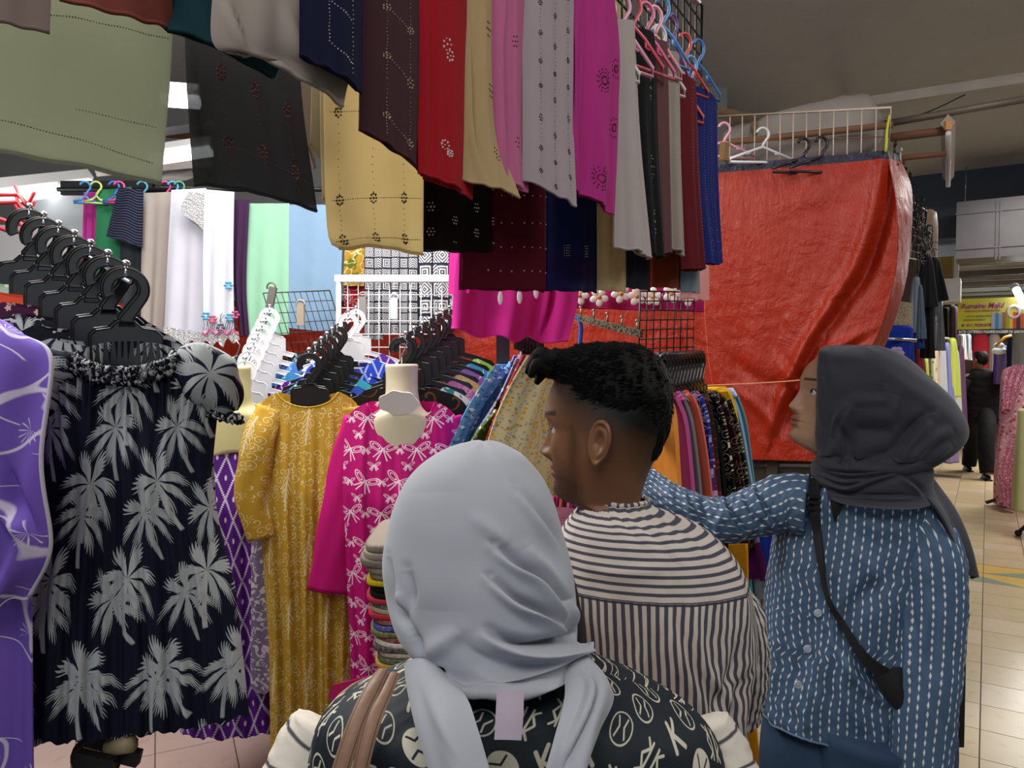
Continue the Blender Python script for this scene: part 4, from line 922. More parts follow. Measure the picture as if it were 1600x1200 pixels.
for k in range(1, 7):  # dresses stacked behind on the same arm
    p = lerp(nl, nl+(fb-fa), k/6.0); pt = [M_palm, fabric('#0c0e1c', ((p_blots, '#b9bcc0', 14, .57),), crumple=1), M_palm2, fabric('#3a1030', ((p_calico, '#c9a0a0', 50),)), fabric('#c2452c', ((p_blots, '#d2b13a', 25, .6),)), fabric('#8fae98', ((p_blots, '#e4e2d4', 18, .5),))][k-1]
    garment('dress', ['navy palm-print dress right behind the frontmost one', 'black and white leaf dress, third on the left arm', 'black crinkled dress, fourth on the left arm', 'plum dotted dress, fifth on the left arm', 'orange-red and yellow dress, sixth on the left arm', 'pale green printed dress at the back of the left arm'][k-1], 'dress', pt, p, ya, nk=.10, df=.02, db=.01, slope=.035, W=((0, .20), (.3, .2), (1, .22)), length=.72, T=.035, pleat=(.006, 8, k), group='dresses stacked on the left sloping arm', nu=40, nv=30)
# lavender ruffled dress on the far left
M_lav = fabric('#6c52ae', ((p_batik, '#c8bfd6', 11.0),), rough=.8)
o_l = thing('dress', 'violet batik dress with a wavy stitched ruffle at the left edge', 'dress', at(20, 900, 1.33), None)
P1 = sheet('bodice', M_lav, [(-160, 470, 1.42), (-160, 800, 1.4), (-160, 1280, 1.4)], [(20, 505, 1.40), (46, 700, 1.38), (60, 1280, 1.36)], o_l, 50, 60, pleat=[(.010, 4, 0, .3)], bulge=.03, t=.004)[1]
P1 = sheet('ruffle', M_lav, [(-40, 500, 1.36), (-50, 560, 1.32), (-40, 700, 1.32), (-30, 860, 1.32), (-60, 968, 1.32)], [(30, 520, 1.36), (78, 560, 1.31), (70, 720, 1.28), (73, 850, 1.28), (40, 930, 1.30)], o_l, 40, 60, pleat=[(.012, 1.6, .5, 1.2)], bulge=.02, hem=.01, t=.004, seed=5, strokes=[([(0, 730), (20, 790), (45, 840)], 12, .02, 'fold')])[1]
MB().tube(P1[:, -1], .004, 6).build('stitched_edge', solid('#b9b3c6', .8), o_l); MB().tube(P1[-1], .003, 6).build('stitched_edge', solid('#b9b3c6', .8), o_l)
# black clip hangers low at the left bottom
rt = thing('clip_hanger', 'black clip hangers lying low under the palm-print dress', 'hanger', at(180, 1190, 1.5))
for k, (px, py) in enumerate(((165, 1160), (190, 1178), (150, 1190))):
    c = at(px, py, 1.5-.03*k); MB().box(c, (.075, .02, .03), Matrix.Rotation(.25, 3, 'Y')).build('clip', M_black, rt, smooth=False)
MB().tube([at(150+34*math.cos(t), 1185+30*math.sin(t), 1.5) for t in np.linspace(.3, 6, 20)], .008, 8).build('hook', M_black, rt)
MB().tube([at(172, 1168, 1.47), at(205, 1162, 1.45)], .018, 8).build('roll', solid('#8a7c60', .5, var=.4), rt)
# ======== middle of the stall: mannequins and kaftans
M_diam = fabric('#52187c', ((p_trellis, '#d6c6dc', .058),), rough=.7)
pl = at(372, 648, 2.52)
bust('cream neck bust wearing the purple diamond-print dress', at(368, 634, 2.50), .15, col='#ddd49c')
garment('dress', 'long purple dress with a white diamond lattice print', 'dress', M_diam, pl+E3*.0, .15, nk=.115, df=.055, db=.0, slope=.05, W=((0, .19), (.15, .2), (.4, .14), (.75, .16), (1, .2)), length=1.08, T=.09, pleat=(.012, 5, .7), rnd=.08, smat=M_diam,
        sleeves=[dict(path=[(.15, 0, -.06), (.19, 0, -.25), (.16, -.03, -.5), (.14, -.03, -.72)], r=[.05, .06, .055, .06], flat=.5), dict(path=[(-.15, 0, -.06), (-.2, 0, -.25), (-.2, -.03, -.5)], r=[.05, .06, .06], flat=.5)])
sheet('trailing_scarf', M_diam, [(285, 1060, 2.62), (282, 1148, 2.62)], [(410, 1040, 2.6), (404, 1152, 2.6)], [o for o in COL.objects if o.get('label', '').startswith('long purple dress')][0], 20, 16, pleat=[(.012, 3, 0, 0)], hem=.02)
M_yel = fabric('#bb9330', ((p_scroll, '#ead9a8', 34, .075), (p_fern, '#e3d0a0', .13)), rough=.75)
py_ = at(482, 612, 2.38)
garment('kaftan', 'mustard yellow kaftan with a cream scroll print', 'kaftan', M_yel, py_, .05, nk=.095, df=.05, db=.012, slope=.03, W=((0, .165), (.15, .17), (.3, .16), (.7, .135), (1, .135)), length=1.17, T=.04, pleat=(.013, 5, 1.2), rnd=.03, nv=90, smat=M_yel,
        sleeves=[dict(path=[(-.12, 0, -.05), (-.15, -.03, -.15), (-.175, -.03, -.33), (-.145, -.03, -.47)], r=[.045, .055, .055, .045], flat=.45), dict(path=[(.135, 0, -.05), (.15, .0, -.2), (.14, .0, -.4)], r=[.04, .05, .05], flat=.4)])
M_bow = fabric('#b80f70', ((p_bows, '#efd3e2', .105),), rough=.7); M_magp = fabric('#c31374', rough=.7)
pm = at(628, 628, 2.33)
bust('cream neck bust with a round white tag above the bow-print dress', pm+np.array([0, 0, -.015]), 0.0, col='#d6cdb0', tagcol='#ece8e4')
garment('dress', 'magenta dress covered in white bow prints on a bust form', 'dress', M_bow, pm, .0, nk=.104, df=.075, db=.0, slope=.035, W=((0, .19), (.15, .2), (.35, .19), (.7, .17), (1, .17)), length=1.05, T=.085, pleat=(.011, 6, .3), rnd=.06, smat=M_magp, nv=80,
        sleeves=[dict(path=[(-.145, 0, -.05), (-.18, -.01, -.2), (-.21, -.02, -.4), (-.235, -.02, -.60)], r=[.04, .05, .055, .065], flat=.4), dict(path=[(.15, 0, -.05), (.19, .0, -.2), (.2, .0, -.4)], r=[.04, .05, .05], flat=.5, mat=M_bow)])
sheet('pink_tail', fabric('#d02a72', rough=.7), [(520, 1070, 2.1), (512, 1092, 2.1)], [(590, 1052, 2.1), (590, 1098, 2.1)], [o for o in COL.objects if o.get('label', '').startswith('magenta dress covered')][0], 12, 8)
sheet('blue_under_panel', fabric('#2c56b8'), [(538, 680, 2.45), (520, 770, 2.45), (496, 852, 2.45)], [(560, 680, 2.45), (545, 770, 2.45), (512, 860, 2.45)], [o for o in COL.objects if o.get('label', '').startswith('magenta dress covered')][0], 10, 16)
M_brownp = fabric('#17110c', ((p_scroll, '#5a3a1e', 14, .10),), rough=.8)
garment('dress', 'black dress with a brown floral print behind the magenta one', 'dress', M_brownp, at(635, 606, 2.48), 0, nk=.08, df=.03, db=.01, slope=.035, W=((0, .21), (.2, .21), (1, .2)), length=1.0, T=.04, pleat=(.01, 5, 0), nu=40, nv=30)
put_hanger(HB2, 'black hanger holding the mustard yellow kaftan', at(484, 556, 2.39), .05, None); put_hanger(HB2, 'black hanger right behind the magenta bust form', at(627, 530, 2.5), .05, None)
# waterfall arms with white, black, white, black hangers and their stacks of printed tunics
def stackarm(label, a, b, n, ms, hl, gl, cols, yaw, w=.19, drop=.155, group='', nper=1):
    arm(label, a-E3*.012, b-E3*.012, n)
    for k in range(n):
        p = lerp(a, b, k/(n-1)); put_hanger(ms, '%s %s' % (nth[k]+('' if k == 0 else ' from the front'), hl), p+E3*.003, yaw, group+' hangers')
        cc = cols[k % len(cols)]
        garment('tunic', '%s %s' % (cc[2], gl), 'tunic', cc[0], p-E3*(drop+.012), yaw, nk=.10, df=.05, db=.03, slope=.05, W=((0, w), (.3, w), (1, w*1.05)), length=.95, T=.03, pleat=(.006, 6, k), group=group+' tunics', nu=30, nv=20)
def pr(b, *pats): return fabric(b, pats)
c_w = [(pr('#4f2a86', (p_dot, '#e8def0', .05, .1)), 0, 'violet dotted'), (pr('#3f7cae', (p_lines, '#a7d6e0', 30, .02)), 0, 'steel blue'), (pr('#6f4a90', (p_dot, '#e8def0', .03, .12)), 0, 'mauve dotted'), (pr('#1c3cb4', (p_trellis, '#b9c9f2', .05)), 0, 'royal blue latticed'),
       (pr('#5a1a7c', (p_trellis, '#dcc6ea', .05)), 0, 'purple latticed'), (pr('#3a86b8', (p_lines, '#9ed8e6', 25, .02)), 0, 'sea blue veined'), (pr('#4a7cc8', (p_lines, '#8fc0ee', 22, .02)), 0, 'cornflower veined'), (pr('#20262c', (p_lines, '#9ab0bb', 20, .02)), 0, 'charcoal')]
stackarm('chrome sloping arm carrying the white hangers', at(375, 585, 2.56), at(421, 486, 3.0), 8, HW, 'white hanger of the left-middle arm', 'tunic under the white hangers', c_w, .2, .19, group='left-middle arm')
c_b = [(pr('#7a6a86', (p_blots, '#c8c0cc', 40, .55)), 0, 'greyish lilac'), (pr('#2a8f9a', (p_lines, '#8fdcdf', 24, .02)), 0, 'teal veined'), (pr('#101014', (p_dot, '#d8d8dc', .03, .1)), 0, 'black dotted'), (pr('#3a62c8'), 0, 'plain blue'), (pr('#3fb0c4', (p_lines, '#a9e6ee', 24, .02)), 0, 'turquoise veined'), (pr('#2440c0', (p_dot, '#e2e8fa', .05, .1), (p_trellis, '#9fb4f0', .07)), 0, 'bright blue latticed'), (pr('#23365a'), 0, 'dusk blue')]
stackarm('chrome sloping arm carrying the centre black hangers', at(483, 556, 2.46), at(534, 508, 2.95), 7, HB2, 'black hanger of the centre arm', 'tunic under the centre black hangers', c_b, .2, .19, group='centre arm')
c_c = [(pr('#2a49c0', (p_trellis, '#cbd7f6', .06)), 0, 'cobalt latticed'), (pr('#5c2f9a', (p_trellis, '#dccdf0', .06)), 0, 'violet latticed')]
stackarm('chrome sloping arm carrying the two white centre hangers', at(544, 494, 2.95), at(556, 488, 3.1), 2, HW, 'white hanger right of the centre arm', 'tunic under the two white centre hangers', c_c, .2, .19, group='white centre arm')
c_d = [(pr('#2e5fc4'), 0, 'plain cobalt'), (pr('#e4ece6', (p_lines, '#2f8f86', 16, .07)), 0, 'white and green swirled'), (pr('#b868a8', (p_lines, '#e0b8d8', 26, .02)), 0, 'orchid pink'), (pr('#c0a474', (p_scroll, '#d8c4a0', 18, .05)), 0, 'tan scrolled'), (pr('#8a5cb0', (p_scroll, '#dcc8ec', 13, .06)), 0, 'purple scrolled'), (pr('#3f8cc4', (p_lines, '#9fd4ee', 22, .03)), 0, 'azure veined'), (pr('#86b24a', (p_lines, '#cfe6a0', 18, .03)), 0, 'lime green lined')]
stackarm('chrome sloping arm carrying the right-hand black hangers', at(634, 530, 2.52), at(702, 488, 3.0), 7, HB2, 'black hanger of the right-hand arm', 'tunic under the right-hand black hangers', c_d, .12, .22, .17, group='right-hand arm')
# grid panels behind
wirepanel('wire_grid', 'tilted dark wire grid behind the white hangers', at(440, 553, 3.2), at(543, 546, 3.3), at(411, 458, 3.2), 11, 6, .0017, solid('#2a2c2e', .5), .004)
r_ = wirepanel('wire_grid', 'white wire grid in front of the black and white printed cloths', at(527, 604, 3.3), at(706, 604, 3.3), at(527, 440, 3.3), 11, 8, .0022, M_whitem, .006)
MB().box((at(527, 440, 3.29)+at(706, 430, 3.29))/2, (.53, .02, .03)).build('top_rail', M_whitem, r_, smooth=False); MB().seg(at(529, 606, 3.29), at(529, 440, 3.29), .012, 6).build('side_post', M_whitem, r_)
for k, (px, py, lb) in enumerate(((424, 465, 'worn metal clip on the upper left of the tilted dark grid'), (470, 492, 'brass-coloured clip in the middle of the tilted dark grid'), (567, 480, 'grey plastic clip on the left of the white grid'), (616, 482, 'clear plastic clip on the white grid'))):
    rt = thing('clip', lb, 'clip', at(px, py, 3.14)); c = at(px, py, 3.14); mt = solid(['#6f6a66', '#a89a86', '#8f8a88', '#cfd6d8'][k], .4, .3)
    MB().box(c, (.03, .02, .09), Matrix.Rotation(.2 if k == 0 else 0, 3, 'Y')).build('plate', mt, rt, smooth=False); MB().tube([c+np.array([.018*math.cos(t), 0, .045+.018*math.sin(t)]) for t in np.linspace(-.5, 3.6, 9)], .004, 5).build('loop', mt, rt)
# ======== back row of hanging prayer cloths and their rail
tag(MB().seg(at(90, 296, 3.6), at(560, 296, 3.6), .012, 8).seg(at(240, 296, 3.6), at(240, 296, 3.6)*[1, 1, 0]+E3*3.63, .006).seg(at(540, 296, 3.6), at(540, 296, 3.6)*[1, 1, 0]+E3*3.63, .006).build('hanging_rail', M_black), 'dark rail holding the pastel prayer cloths', 'rail')
gb_ = 'prayer cloths on the back rail'
M_lace = lambda: None
def cloth(label, mat, L, R, nm='prayer_cloth', cat='cloth', group=gb_, **kw):
    root = thing(nm, label, cat, (W3(L[-1])+W3(R[-1]))/2, group); kw.setdefault('pleat', [(.008, 2, len(label), .2)]); kw.setdefault('t', .006)
    r = sheet('cloth', mat, L, R, root, **kw); MB().tube(r[1][-1], .004, 6).build('hem', mat, root); return root, r[1], r[2]
cloth('bright magenta cloth at the left end of the back rail', fabric('#b4358c'), [(131, 300, 3.55), (127, 440, 3.55)], [(153, 300, 3.55), (150, 440, 3.55)])
cloth('emerald green cloth second on the back rail', fabric('#2f7d55'), [(152, 298, 3.52), (148, 420, 3.52), (148, 530, 3.52)], [(205, 292, 3.52), (200, 400, 3.52), (192, 530, 3.52)])
cloth('dark grey cloth under the quilted navy one', fabric('#33393e'), [(188, 330, 3.5), (186, 540, 3.5)], [(225, 330, 3.5), (226, 540, 3.5)])
g = G('quilted'); u, v = g.uv(); w_ = g.abs(g.sin(v*260+g.sin(u*60)*1.2)); g.set(g.mix(C('#23263c'), C('#3a3e5a'), w_*.6), .8); g.bump(w_, .9, .01); M_quilt = g.mat
cloth('quilted dark navy cloth slung askew on the back rail', M_quilt, [(186, 293, 3.44), (167, 368, 3.44)], [(224, 297, 3.42), (222, 386, 3.42)], pleat=[(.002, 1, 0, 0)], bulge=.01)
cloth('beige cloth on the back rail beside the white ones', fabric('#a69c95'), [(225, 302, 3.46), (222, 400, 3.46), (222, 515, 3.46)], [(268, 300, 3.46), (266, 400, 3.46), (258, 520, 3.46)])
w1, P, N = cloth('white lace-trimmed prayer cloth, left of the white pair', fabric('#cfcfdc', crumple=.5), [(268, 297, 3.42), (262, 400, 3.42), (257, 520, 3.42)], [(322, 294, 3.42), (320, 400, 3.42), (318, 534, 3.42)], hem=.012)
g = G('lace'); u, v = g.uv(); n = g.voro(g.vec(u, v), 90, 'DISTANCE_TO_EDGE'); g.set(g.mix(C('#d8d8dc'), C('#a9a8a8'), g.lt(n, .12, .1)), .8); g.bump(n, .8, .01); M_lacem = g.mat
sheet('lace_corner', M_lacem, [(296, 300, 3.38), (283, 328, 3.38), (310, 352, 3.38)], [(325, 302, 3.38), (326, 330, 3.38), (320, 362, 3.38)], w1, 14, 14, t=.004)
sheet('lace_border', M_lacem, [(256, 510, 3.40), (256, 534, 3.40)], [(320, 520, 3.40), (320, 542, 3.40)], w1, 30, 8, pleat=[(.006, 8, 0, 0)], hem=.02, t=.003)
w2, P, N = cloth('white prayer cloth with an embroidered flower border', fabric('#d6d7e2', crumple=.4), [(320, 296, 3.38), (318, 400, 3.38), (318, 530, 3.38)], [(366, 300, 3.38), (365, 400, 3.38), (366, 520, 3.38)], hem=.01)
for (px, py, cc) in ((357, 446, '#3a9fc8'), (322, 494, '#3a9fc8'), (332, 499, '#d8466a'), (359, 496, '#3a9fc8'), (345, 512, '#48506a'), (367, 492, '#c04a7a')):
    mb = MB(); c = at(px, py, 3.355)
    for a in range(6): mb.ell(c+np.array([.014*math.cos(a*1.05), 0, .014*math.sin(a*1.05)]), (.009, .003, .006), 8, 5)
    mb.build('embroidered_flower', solid(cc, .7), w2)
mb = MB()
for k in range(16): x = 318+k*3.3; mb.tube([at(x, 516, 3.355), at(x+2, 508+4*math.sin(k), 3.355), at(x+4*math.sin(k*2), 500, 3.355), at(x+3, 494-5*math.sin(k), 3.355)], .0014, 4)
mb.build('embroidered_stems', solid('#3f4a58', .8), w2)
MB().tube([at(316+k*1.7, 519+4*math.sin(k*.62)+.0*k, 3.355) for k in range(34)], .004, 5).build('scalloped_trim', solid('#c0477c', .7), w2)
sheet('lace_border', M_lacem, [(318, 520, 3.37), (318, 536, 3.37)], [(372, 518, 3.37), (374, 534, 3.37)], w2, 30, 8, pleat=[(.006, 7, 0, 0)], hem=.02, t=.003)
cloth('dark plum cloth between the white and mint ones', fabric('#3a2040'), [(366, 312, 3.4), (365, 440, 3.4), (375, 526, 3.4)], [(390, 312, 3.4), (384, 440, 3.4), (388, 522, 3.4)])
cloth('mint green cloth on the back rail', fabric('#94c6a8', crumple=.3), [(388, 318, 3.42), (384, 420, 3.42), (386, 524, 3.42)], [(452, 318, 3.42), (452, 420, 3.42), (452, 522, 3.42)])
cloth('powder blue cloth at the right end of the back rail', fabric('#7f9cb8', crumple=.5), [(452, 320, 3.42), (452, 420, 3.42), (452, 512, 3.42)], [(537, 320, 3.42), (534, 420, 3.42), (530, 520, 3.42)])
for px, cc, nm in ((133, '#4a90d8', 'blue'), (150, '#b8d87a', 'pale green'), (178, '#3f70c8', 'cobalt'), (186, '#d84a90', 'pink'), (222, '#4a9ab0', 'teal'), (258, '#d03a80', 'magenta'), (270, '#4aa0d8', 'sky blue'), (280, '#3a9a70', 'green')):
    plastic_hanger('%s plastic hanger hook on the back rail' % nm, cc, at(px, 284, 3.5), .3, .1, .05, 'hangers of the back rail', .005, .022)
tag(MB().box(at(220, 294, 3.75), (.80, .02, .07)).build('dark_strip', solid('#17171a', .7), smooth=False), 'dark strip behind the back rail hangers', 'board')  # thin dark strip standing for the dark region between the hangers
# printed sarong cloths deeper in the stall
gp = 'printed cloths on the deep back rail'
cloth('yellow and green batik cloth on the deep back rail', fabric('#c89a34', ((p_blots, '#6f7f2a', 12, .52), (p_lines, '#f0e2a8', 16, .025))), [(539, 388, 3.7), (537, 446, 3.7)], [(576, 388, 3.7), (573, 446, 3.7)], 'batik_cloth', group=gp)
cloth('red and white batik cloth under the yellow-green one', fabric('#b01f28', ((p_scroll, '#ecd8d8', 20, .09),)), [(538, 440, 3.72), (538, 512, 3.72)], [(573, 440, 3.72), (572, 512, 3.72)], 'batik_cloth', group=gp)
M_az = fabric('#15172a', ((p_aztec, '#c8c8cc', .045),)); M_az2 = fabric('#14162c', ((p_aztec, '#d6d6da', .07),))
for k, (a, b, yb, mt) in enumerate(((570, 598, 530, M_az), (597, 626, 522, M_az), (624, 655, 520, M_az), (653, 682, 515, M_az2), (680, 706, 505, M_az2))):
    cloth('%s black and white tribal-print cloth from the left' % nth[k].replace('frontmost', 'first'), mt, [(a, 385, 3.62), (a, yb, 3.62)], [(b, 385, 3.62), (b, yb, 3.62)], 'printed_cloth', group=gp, pleat=[(.016, 1.5, k, .1)])
# hot pink skirt and flower band
M_hp = fabric('#e6309f', rough=.75)
sk, P, N = cloth('hot pink flared skirt hanging in the middle', M_hp, [(716, 390, 2.12), (708, 450, 2.12), (704, 516, 2.12)], [(905, 390, 2.22), (900, 470, 2.22), (884, 536, 2.2)], 'skirt', 'skirt', None, pleat=[(.03, 2.2, 1.0, 0), (.01, 5, 0, 0)], hem=.012, nu=60, strokes=[([(860, 420), (856, 470), (842, 530)], 7, .03, 'fold')], t=.004)
sheet('upper_tier', M_hp, [(703, 392, 2.16), (701, 455, 2.16), (701, 460, 2.16)], [(735, 390, 2.1), (735, 440, 2.1), (733, 458, 2.1)], sk, 12, 10)
for px, py in ((782, 466), (812, 464), (838, 456)):
    MB().ell(at(px, py, 2.09), (.008, .002, .02), 10, 6).build('printed_petal', solid('#f0d6e4', .7), sk)
fb_, P, N = cloth('magenta cloth band with white frangipani flowers', fabric('#a81a5e', rough=.8), [(884, 430, 2.7), (884, 480, 2.7)], [(1100, 430, 2.7), (1100, 486, 2.7)], 'flower_cloth', 'cloth', None, pleat=[(.01, 4, 0, 0)], nu=50)
for k, px in enumerate((905, 936, 970, 995, 1020, 1050, 1075)):
    c = at(px, 462+3*math.sin(k*2.2), 2.66); mb = MB()
    for a in range(5): t = a*1.257+k; mb.ell(c+np.array([.02*math.cos(t), 0, .02*math.sin(t)]), (.016, .004, .013), 10, 6, Matrix.Rotation(-t, 3, 'Y'))
    mb.build('frangipani', solid('#e8ddd6', .7), fb_); MB().ell(c+np.array([0, -.004, 0]), (.008, .004, .008), 8, 5).build('flower_centre', solid('#c9862a', .7), fb_)
# post, perforated faceout bar, small grid
tag(MB().box(((at(786, 640, 2.5)+at(786, 515, 2.5))/2)*[1, 1, 0]+E3*.95, (.045, .045, 1.72)).build('upright_post', M_black, smooth=False), 'black square upright post below the hot pink skirt', 'post')
a, b = at(886, 492, 2.55), at(1002, 522, 2.2); dd = (b-a)/np.linalg.norm(b-a); sd = np.cross(dd, E3); sd /= np.linalg.norm(sd); up_ = np.cross(sd, dd)
rt = thing('faceout_bar', 'worn speckled metal bar with short upright pins', 'bar', a); g = G('speckled_metal'); x, y, z = g.obj(); n = g.noise(g.vec(x, y, z), 160, 2); g.set(g.mix(C('#7a6c5a'), C('#2a241e'), g.gt(n, .52, .05)), .5, .4); M_spk = g.mat
MB().box((a+b)/2, (np.linalg.norm(b-a), .012, .022), np.column_stack([dd, sd, up_])).build('bar', M_spk, rt, smooth=False)
for k in range(6): p = lerp(a, b, (k+.1)/5.4); mb = MB().seg(p, p+E3*.035+dd*.004, .0035, 6); mb.ell(p+E3*.036, (.006, .006, .006), 8, 5); mb.build('pin', solid('#8a7c6a', .4, .6), rt)
tag(MB().tube(interp([at(904, 494, 2.48), at(908, 512, 2.48), at(906, 545, 2.48), at(908, 560, 2.48)], np.linspace(0, 1, 10)), .007, 6, flat=.4).build('blue_strap', fabric('#1f5fc0')), 'blue ribbon hanging from the speckled metal bar', 'ribbon')
wirepanel('wire_grid', 'small black wire grid in front of the dark red sheet', at(998, 560, 2.42), at(1083, 556, 2.55), at(1000, 455, 2.42), 8, 7, .0022, M_black, .004)
# row of floral blouses seen side-on left of the man
gs = 'floral blouses hanging side-on beside the man'
bl = [('light blue floral blouse, leftmost of the side-on row', fabric('#5f95c4', ((p_calico, '#dfe8f0', 62), (p_calico, '#2f5f9a', 75, .25, 3.0))), [(774, 570), (735, 625), (700, 690), (655, 780)], [(800, 566), (770, 620), (742, 690), (735, 780)], 2.22, 2.36),
      ('lilac floral blouse in the side-on row', fabric('#9a90c0', ((p_calico, '#e4dff0', 62, .3), (p_calico, '#5a4f90', 75, .25, 3.0))), [(800, 556), (770, 620), (728, 692), (700, 780)], [(816, 556), (790, 620), (760, 692), (750, 780)], 2.20, 2.34),
      ('green floral blouse in the side-on row', fabric('#43602a', ((p_calico, '#dcb8a8', 58, .3), (p_calico, '#9ab060', 70, .25, 3.0))), [(808, 566), (778, 630), (735, 690), (700, 790)], [(828, 560), (800, 630), (765, 700), (760, 790)], 2.17, 2.32),
      ('red floral blouse in the side-on row', fabric('#a8243c', ((p_calico, '#e8b0b0', 62, .28), (p_calico, '#5a1020', 75, .25, 3.0))), [(818, 556), (790, 620), (765, 690), (740, 780)], [(838, 548), (818, 620), (790, 700), (790, 780)], 2.14, 2.30),
      ('cream blouse with tiny yellow and blue flowers, nearest the man', fabric('#c8b98c', ((p_calico, '#c79a2c', 70, .33), (p_calico, '#7f9aa8', 80, .28, 3.0), (p_calico, '#8a6a4a', 90, .22, 6.0))), [(830, 560), (800, 612), (775, 670), (740, 780)], [(872, 546), (880, 620), (878, 700), (880, 800)], 2.06, 2.24)]
for k, (lb, mt, L, R, da, db) in enumerate(bl):
    L = [(x, y, da) for x, y in L]; R = [(x, y, db) for x, y in R]
    root = thing('blouse', lb, 'blouse', (W3(L[-1])+W3(R[-1]))/2, gs)
    sheet('front_panel', mt, L, R, root, 40, 50, pleat=[(.012, 1.6, k, .2), (.005, 5, k, .1)], bulge=.03, t=.006, grow=0, nu_=0) if False else sheet('front_panel', mt, L, R, root, 40, 50, pleat=[(.012, 1.6, k, .2), (.005, 5, k, .1)], bulge=.03, t=.006, grow=0)
    L2 = [(x+3, y-1, d+.10) for x, y, d in L]; R2 = [(x-1, y-1, d+.10) for x, y, d in R]; sheet('back_panel', mt, L2, R2, root, 16, 20, pleat=[(.01, 1.5, k, 0)], bulge=.01, t=.004)
o = thing('blouse', 'cream collared blouse edge behind the cream flowered one', 'blouse', at(830, 600, 2.2), gs)
sheet('front_panel', fabric('#d6cfb8', ((p_calico, '#2a6f60', 55, .3),)), [(826, 575, 2.2), (800, 640, 2.2)], [(848, 560, 2.28), (830, 640, 2.28)], o, 14, 16, bulge=.01, t=.004)
for k in range(7): put_hanger(HB2, '%s black hanger above the side-on floral blouses' % (nth[k]+('' if k == 0 else ' from the front')), at(812+5*k, 522+2*k, 2.30+.02*k), 1.15, 'hangers of the side-on blouses')
# shirts row right of the man, with comb of black hangers
gsh = 'shirts on the rail right of the man'
def spot(b, *p): return fabric(b, p)
sh = [('orange', spot('#d98a38'), 1003, 1060, 606, 790, 1070), ('orchid pink', spot('#b4508e'), 1040, 1078, 616, 640, 1090), ('grey', spot('#6f6f70'), 1056, 1082, 616, 640, 1096), ('coral', spot('#cf5f4c'), 1056, 1090, 614, 640, 1110), ('navy', spot('#1c2a78', (p_lines, '#8a9ad8', 22, .03)), 1074, 1100, 616, 640, 1112),
      ('magenta flowered', spot('#7a1440', (p_blots, '#d8a0b0', 40, .58)), 1080, 1104, 614, 640, 1122), ('olive and wine patterned', spot('#2f2a1a', (p_blots, '#7a2a3a', 40, .58)), 1094, 1118, 618, 640, 1132), ('black', spot('#0c0b0d'), 1096, 1128, 640, 700, 1140), ('black and cream batik', spot('#120c0c', (p_scroll, '#c8bca8', 26, .09)), 1100, 1134, 614, 640, 1152),
      ('dark wine batik', spot('#2a0a10', (p_scroll, '#b0a08c', 30, .07)), 1108, 1140, 618, 640, 1164), ('black vine patterned', spot('#100c08', (p_lines, '#a09068', 30, .03)), 1118, 1146, 622, 640, 1170), ('bright yellow', spot('#d9a814'), 1088, 1148, 608, 640, 1158), ('lime green', spot('#6fa03c'), 1122, 1152, 614, 640, 1170),
      ('lilac grey', spot('#8a7aa6'), 1124, 1156, 612, 640, 1172), ('powder blue', spot('#86a8bc'), 1122, 1160, 610, 640, 1182), ('pale teal', spot('#5a8a9c'), 1130, 1164, 616, 640, 1180)]
for k, (nm, mt, xa, xb, yt, y2, xe) in enumerate(sh):
    da = 2.0+.045*k; db = da+.05
    L = [(xa, yt, db+.12), (xa-2+k*.5, yt+60, db+.1), (xa+k*1.0, 790, db+.1)]; R = [(xb-12, yt+4, da), (xb, yt+40, da), (xb+(xe-xb)*.55, 720, da), (xe, 800, da), (xe+4, 960 if k > 10 else 860, da)]
    L = [(xa-4, yt, da+.22), (xa-4, yt+60, da+.2), (xa-2, 720, da+.2), (xa, 800, da+.2), (xa, 960 if k > 10 else 860, da+.2)]
    root = thing('shirt', '%s shirt on the rail between the two right-hand people' % nm, 'shirt', W3(R[-1]), gsh)
    sheet('body', mt, L, R, root, 24, 44, pleat=[(.012, 1.2, k, .15), (.005, 4, k, 0)], bulge=.02, t=.012, grow=0)
    sheet('shoulder', mt, [(xa-4, yt-1, da+.22), (xb-14, yt-3, da+.12)], [(xa-2, yt+12, da+.12), (xb-6, yt+10, da+.0)], root, 10, 10, t=.008)
tag(MB().seg(at(1030, 556, 2.05), at(1096, 552, 2.65), .012, 8).build('hanging_rail', M_black), 'black rail holding the comb of black hangers', 'rail')
for k in range(12):
    put_hanger(HB2, '%s black hanger in the comb above the coloured shirts' % (nth[k]+('' if k == 0 else ' from the front')), at(1036+5.4*k, 556-0.3*k, 2.06+.048*k), 1.0, 'comb of black hangers')
for i, (x0, y0, x1, y1, cc, nm) in enumerate(((1150, 845, 1206, 905, '#5a1a5c', 'plum purple blouse hem below the outstretched arm'), (1170, 840, 1196, 935, '#8f959e', 'pale grey cloth below the outstretched arm'), (1186, 838, 1212, 920, '#1f3fa8', 'royal blue cloth right of the plum hem'), (1140, 850, 1172, 1230, '#c98a14', 'ochre orange long skirt between the two right-hand people'), (1160, 900, 1178, 1000, '#3aa0a8', 'turquoise cloth strip above the ochre skirt'))):
    root = thing('cloth', nm, 'cloth', at((x0+x1)/2, y1, 2.1+.05*i)); d_ = (2.42, 2.5, 2.6, 2.1, 2.5)[i]
    L = [(x0, y0, d_+.1), ((x0+x1)/2-8, (y0+y1)/2, d_+.1), (x0+8 if i != 3 else 1140, y1, d_+.1)]; R = [(x1-14, y0, d_), (x1-8, (y0+y1)/2, d_), (x1+(18 if i == 3 else 0), y1, d_)]
    sheet('cloth', fabric(cc), L, R, root, 20, 30, pleat=[(.02, 1.4, i, .1)], t=.006, grow=0)
